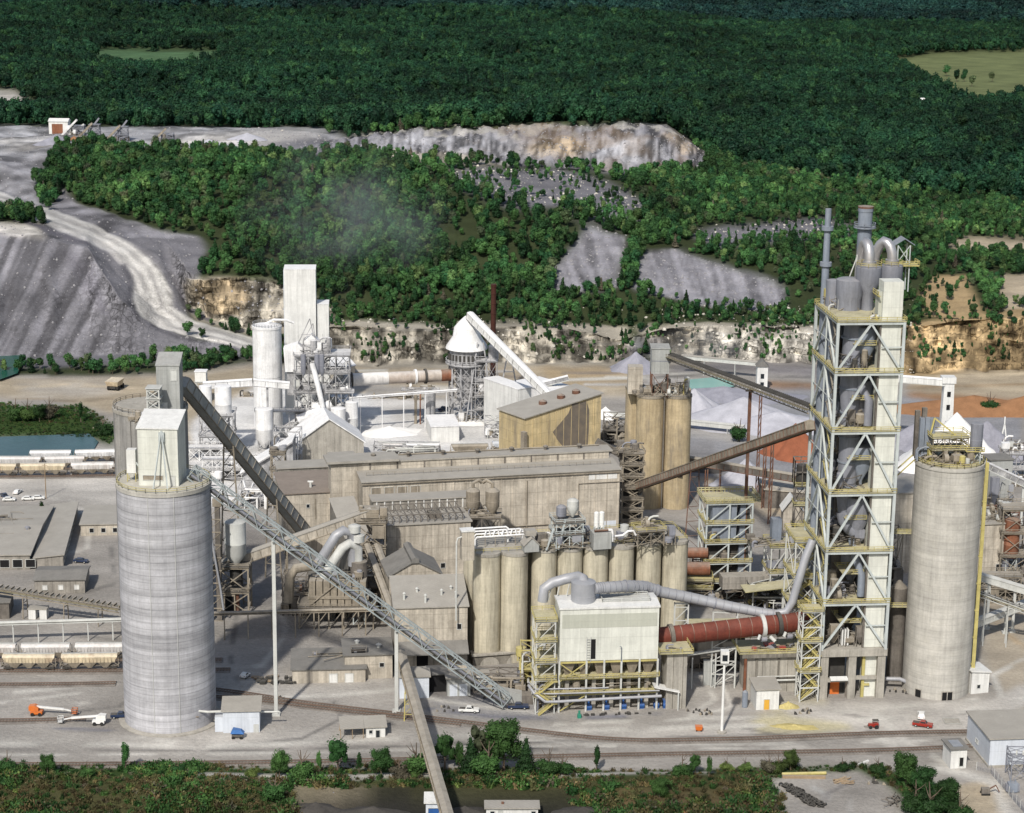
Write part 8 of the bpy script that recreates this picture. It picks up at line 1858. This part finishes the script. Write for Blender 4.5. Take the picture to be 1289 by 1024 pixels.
t = T('concrete_beam','white concrete beam lying on the gravel below the railway','beam',G(1079,965)); t.b('beam','white',MB().beam((0,0,.3),(3.4,3.0,.3),.5)) 
t = T('concrete_pad','pale square concrete pad set in the yard before the right silo','pad',G(1190,912)); t.b('slab','concrete',MB().box(0,0,-.1,4.4,4,.12)); t.b('slab_frame','steel_l',MB().rail([(0,0,.1),(4.4,0,.1),(4.4,4,.1),(0,4,.1)],.12,.1,True,9))
t = T('skip_bin','small orange bin beside the railway left of the light mast','bin',G(876,921)); t.b('bin','orange',MB().hexa([(0,0,.2),(1.6,0,.2),(1.6,1.2,.2),(0,1.2,.2),(-.2,-.2,1.4),(1.8,-.2,1.4),(1.8,1.4,1.4),(-.2,1.4,1.4)])); t.b('wheels','tyre',MB().cyl((.2,-.1,.2),(.2,1.3,.2),.2,n=10).cyl((1.4,-.1,.2),(1.4,1.3,.2),.2,n=10))
# fence and substation
t = T('chain_fence','grey chain link fence around the substation at the lower right','fence',G(1229,970)); P = [G(1229,970),G(1247,974),G(1289,1024),G(1320,1062)]; m = MB(); mesh_ = MB()
for a_, b_ in zip(P,P[1:]):
    L = (b_-a_).length; n = max(1,int(L/2.5)); 
    for i in range(n+1): q = t.L(a_.lerp(b_,i/n)); t.b('post','steel_l',MB().cyl(q,q+Vector((0,0,2.4)),.07,n=6)) if False else m.cyl(q,q+Vector((0,0,2.4)),.08,n=6)
    for k in range(8): z_ = .3*k+.2; mesh_.beam(t.L(a_)+Vector((0,0,z_)),t.L(b_)+Vector((0,0,z_)),.035)
    for i in range(int(L/.5)): q = t.L(a_.lerp(b_,i*.5/L)); mesh_.beam(q+Vector((0,0,.1)),q+Vector((0,0,2.3)),.03)
t.b('posts','steel_l',m); t.b('wire_mesh','steel_m',mesh_)
t = T('substation','grey substation with transformers and gantries inside the chain fence','substation',G(1272,985)); steel_frame(t,0,0,14,6,[0,5.5,7.5],3,1,.22,'steel_m','steel_m','steel_m','x',rails=False,decks=[]); ins = MB()
for i in range(8): x = 1+i*1.7; ins.lathe(x,0,[(.12,7.5),(.3,7.7),(.12,7.9),(.3,8.1),(.12,8.3),(.3,8.5),(.1,8.8)],8)
t.b('insulators','steel_l',ins)
for x,y in ((-1,-6),(4,-7),(9,-8)): b_ = t.b('transformer','steel_b',MB().cbox(x,y,.3,2.4,1.6,2.4).cyl((x-.6,y,2.7),(x-.6,y,3.5),.16,n=8).cyl((x+.6,y,2.7),(x+.6,y,3.5),.16,n=8)); MB().cbox(x+1.5,y,.5,.4,1.4,1.8).cbox(x-1.5,y,.5,.4,1.4,1.8).build('radiator','steel_m',b_)
t = T('digger','small dark machine on the tan earth by the fence','machine',G(1240,1000)); t.b('body','steel_d',MB().cbox(0,0,.4,2,1.4,1.3)); t.b('arm','steel_r',MB().beam((.8,0,1.4),(2.6,.2,2.4),.3).beam((2.6,.2,2.4),(3.6,.2,.6),.25)); t.b('track','tyre',MB().cbox(0,-.8,0,2.2,.4,.5).cbox(0,.8,0,2.2,.4,.5))
# plateau crusher far left top
def tz(px,py): return terr(px,py)
p = tz(62,166); t = T('quarry_shed','small white shed with a red door on the quarry plateau','shed',p); s_ = SC(p); t.b('wall','clad_white',MB().box(0,0,-.5,24/s_,8,8)); t.b('roof','clad_white',MB().prism([(-.5,8.01),(8.5,8.01),(4,9.8)],-.4,24/s_+.4,'x')); t.b('door','rust_tank',MB().box(2,-.1,0,9,-.02,6.5))
for (px,py,lb,sd) in ((92,170,'white crusher plant with sloping belts on the quarry plateau',1),(112,176,'left lattice crusher tower on the quarry plateau',2),(148,178,'right lattice crusher tower on the quarry plateau',3),(205,180,'small dark screen house on the quarry plateau',4)):
    p = tz(px,py); t = T('crusher_plant',lb,'crusher',p); s_ = SC(p); t.b('belt','steel_t' if sd > 1 else 'lime',MB().beam((-8,0,0),(2,0,10),1.6,1.2)); t.b('belt','steel_l' if sd < 2 else 'steel_m',MB().beam((-4,2,0),(6,2,13 if sd in (2,3) else 7),1.4,1)); clutter(t,-5,6,0,5,0,7,9,240+sd,mats=('steel_m','lime','steel_l') if sd < 2 else ('steel_m','steel_d')); steel_frame(t,0,0,6,5,[0,4,9 if sd in (2,3) else 6],1,1,.3,'steel_m','steel_m','steel_m','x',rails=False)
for (px,py,r,h,m,lb) in ((70,182,14,6,HG,'grey heap before the quarry shed'),(94,180,8,4,HO,'brown red cone heap on the quarry plateau'),(175,190,16,5,HW,'pale heap on the quarry plateau edge'),(262,186,18,5,HW,'long pale heap in the middle of the quarry plateau'),(312,178,14,4,HW,'small pale heap at the right of the quarry plateau')):
    p = tz(px,py); o = heap(lb,p,r,h,m,px); o.location.z = p.z
p = tz(1158,142); t = T('white_farmhouse','distant white farmhouse on the right among the forest','house',p); t.b('wall','white',MB().box(0,0,-2,14,8,9)); t.b('roof','white',MB().prism([(-.5,9.01),(8.5,9.01),(4,12)],-.5,14.5,'x'))
# field trees
for k,(px,py) in enumerate(((1205,104),(1212,102),(1222,110),(1190,96),(1248,104))):
    p = tz(px,py); place_tree(p,1.3,hcr[k],['left tree of the pair in the distant pale field','right tree of the pair in the distant pale field','tree low in the distant pale field','tree at the left side of the distant pale field','tree at the right side of the distant pale field'][k],None)

# dust haze over the lime works
def plume(name, label, c, r, dens, col=(.8,.82,.85)):
    s = bpy.data.materials.new(name); s.use_nodes = True; nt = s.node_tree; nt.nodes.clear(); o_ = nt.nodes.new('ShaderNodeOutputMaterial'); v = nt.nodes.new('ShaderNodeVolumePrincipled'); v.inputs['Color'].default_value = (*col,1); v.inputs['Anisotropy'].default_value = .3
    tc = nt.nodes.new('ShaderNodeTexCoord'); ln = nt.nodes.new('ShaderNodeVectorMath'); ln.operation = 'LENGTH'; nt.links.new(tc.outputs['Object'], ln.inputs[0]); mr = nt.nodes.new('ShaderNodeMapRange'); nt.links.new(ln.outputs['Value'], mr.inputs[0]); mr.inputs[1].default_value = .25; mr.inputs[2].default_value = 1; mr.inputs[3].default_value = 1; mr.inputs[4].default_value = 0
    nz = nt.nodes.new('ShaderNodeTexNoise'); nz.inputs['Scale'].default_value = 2.2; nz.inputs['Detail'].default_value = 3; nt.links.new(tc.outputs['Object'], nz.inputs['Vector']); m2 = nt.nodes.new('ShaderNodeMapRange'); nt.links.new(nz.outputs[0], m2.inputs[0]); m2.inputs[1].default_value = .42; m2.inputs[2].default_value = .7
    mu = nt.nodes.new('ShaderNodeMath'); mu.operation = 'MULTIPLY'; nt.links.new(mr.outputs[0], mu.inputs[0]); nt.links.new(m2.outputs[0], mu.inputs[1]); m3 = nt.nodes.new('ShaderNodeMath'); m3.operation = 'MULTIPLY'; nt.links.new(mu.outputs[0], m3.inputs[0]); m3.inputs[1].default_value = dens
    nt.links.new(m3.outputs[0], v.inputs['Density']); nt.links.new(v.outputs[0], o_.inputs['Volume'])
    m = MB().lathe(0,0,[(.01,-1)]+[(math.sin(PI*k/10),-math.cos(PI*k/10)) for k in range(1,10)]+[(.01,1)],20); o = m.build(name, s); o.location = c; o.scale = r
    return tag(o, label, 'dust cloud', kind='stuff')
plume('dust_plume','faint bluish dust plume drifting right of the tallest white tower', atd(432,300,1040), (60,60,58), .015)
plume('dust_haze','faint dust haze over the pale cliffs right of the ochre silos', atd(880,440,950), (24,30,13), .03)
scene.cycles.volume_step_rate = 4; scene.cycles.volume_max_steps = 32; scene.cycles.volume_bounces = 0

r_ = random.Random(77)
for k,(px,py,w_,n,lb) in enumerate(((880,898,8,14,'dark scattered scrap beside the right end of the filter house'),(1010,897,5,10,'dark scrap pieces at the foot of the yellow stair tower'),(560,894,5,6,'small dark debris below the grey panelled bay'),(610,878,5,8,'clutter of small parts before the small white store'),(1132,872,6,9,'drums and parts between the tower foot and the right silo'),(450,500,9,10,'rubble and parts on the dirt left of the old kiln'),(120,600-60,3,4,'pale rocks at the tip of the lake spit'),(1100,985,5,8,'loose scrap at the top of the scrap yard'),(350,880,4,5,'small crates left of the second conveyor post'),(880,755,5,9,'valves and parts on the ground right of the silo bank'))):
    t = T('debris_pile',lb,'debris',G(px,py)); m = MB(); m2 = MB()
    for i in range(n):
        x = r_.uniform(-w_/2,w_/2); y = r_.uniform(-1.8,1.8); (m if i%3 else m2).hexa([(x,y,0),(x+r_.uniform(.3,1.1),y+r_.uniform(-.1,.1),0),(x+r_.uniform(.3,1.1),y+r_.uniform(.3,.9),0),(x,y+.6,0),(x+.1,y+.1,r_.uniform(.3,.9)),(x+.5,y+.1,r_.uniform(.3,.9)),(x+.5,y+.5,r_.uniform(.3,.9)),(x+.1,y+.5,r_.uniform(.3,.9))])
    t.b('scrap_pieces','dark',m); t.b('pale_pieces','steel_t',m2)

for k,(px,py,w_,d_,h_,n,ms,lb) in enumerate((
 (356,775,22,7,13,16,('steel_t','steel_d','steel_r'),'tangle of dusty ducts and legs left of the rust stained dust filter'),
 (440,770,10,9,16,14,('steel_t','steel_d','dark'),'tangle of dusty ducts between the dust filter and the packing house'),
 (596,872,14,5,6,12,('steel_t','steel_d','duct'),'low pipes and pumps at the foot of the front silos'),
 (655,868,9,8,12,12,('steel_m','yellow','steel_t'),'pipes and fans left of the cream filter house'),
 (870,748,12,8,12,12,('steel_t','steel_d','steel_r','yellow'),'valves and blowers right of the silo bank end'),
 (940,772,12,7,10,12,('steel_m','dark','yellow'),'dark fans and ducts under the fan structure'),
 (1100,760,8,8,24,12,('steel_d','steel_t','dark'),'dark ducting behind the foot of the preheater tower'),
 (1235,700,12,8,16,14,('steel_t','steel_r','steel_l'),'rusty pipes beside the beige blocky building'),
 (300,640,16,10,8,14,('lime','lime_d','steel_t'),'lime dusted machines in front of the long white lean roof'),
 (470,575,26,6,5,16,('lime','lime_d','steel_l'),'white dusted equipment along the lime yard track'),
 (345,600,10,8,18,12,('lime','lime_d','steel_t'),'white dusted chutes beside the gabled lime house'),
 (610,552,20,8,8,14,('lime','lime_d','steel_t'),'white dusted equipment at the foot of the lime kiln'),
 (760,560,10,8,12,10,('steel_t','steel_d'),'dusty machinery right of the ochre yellow shed'),
 (490,650,30,8,4,12,('steel_t','steel_l','steel_d'),None))):
    if lb is None: continue
    t = T('process_equipment',lb,'machinery',G(px,py)); clutter(t,0,w_,0,d_,0,h_*.6,n,500+k,mats=ms,pm=ms[1],rs_=.45)
    steel_frame(t,0,0,w_,d_,[0,h_*.5,h_],max(1,int(w_/6)),1,.3,ms[1],ms[1],ms[1],'x',rails=False,decks=[0] if h_ > 9 else [])
    if h_ > 9: clutter(t,0,w_,0,d_,h_*.5+.2,h_*.4,n//2,600+k,mats=ms,pm=ms[1])
    p = MB(); r_ = random.Random(900+k)
    for i in range(5): x = r_.uniform(0,w_); z = r_.uniform(1,h_); p.tube([(x,-.6,0),(x,-.6,z),(x+.5,-.6,z+.4),(r_.uniform(0,w_),-.6,z+.4),(r_.uniform(0,w_),d_,z+.4)],r_.uniform(.15,.4),8)
    t.b('pipe_run','steel_l' if k%2 else ms[0],p)

r_ = random.Random(123)
for k in range(24):   # scrub on the ochre slope and cliff tops, right of the tower
    px = r_.uniform(1150,1289); py = r_.uniform(352,408) if k%2 else r_.uniform(384,412)
    p = terr(px,py); place_tree(p,r_.uniform(.35,.85),hcr[r_.randrange(6)],'scrubby green tree on the ochre slope right of the preheater tower','scrubby trees on the ochre slope right of the preheater tower')

for k,(px,py,r,h,m,lb) in enumerate(((398,1020,9,2.2,HC,'black coal heap at the bottom left of the old conveyor'),(470,1026,11,2.4,HC,'black coal heap right beside the blue fronted booth'),(585,1022,7,1.6,HC,'small black coal heap between the booth and the trailer'),(365,1002,6,1.6,HG,'grey rubble mound on the bank above the coal heaps'),(420,1004,5,1.5,HG,'small grey rubble mound on the bank left of the old conveyor'),(735,1022,9,1.4,HC,'low dark heap right of the site trailer'),(870,1024,10,1.2,HO,'low rusty earth mound on the brown bank'))):
    heap(lb,G(px,py),r,h,m,300+k,.5)
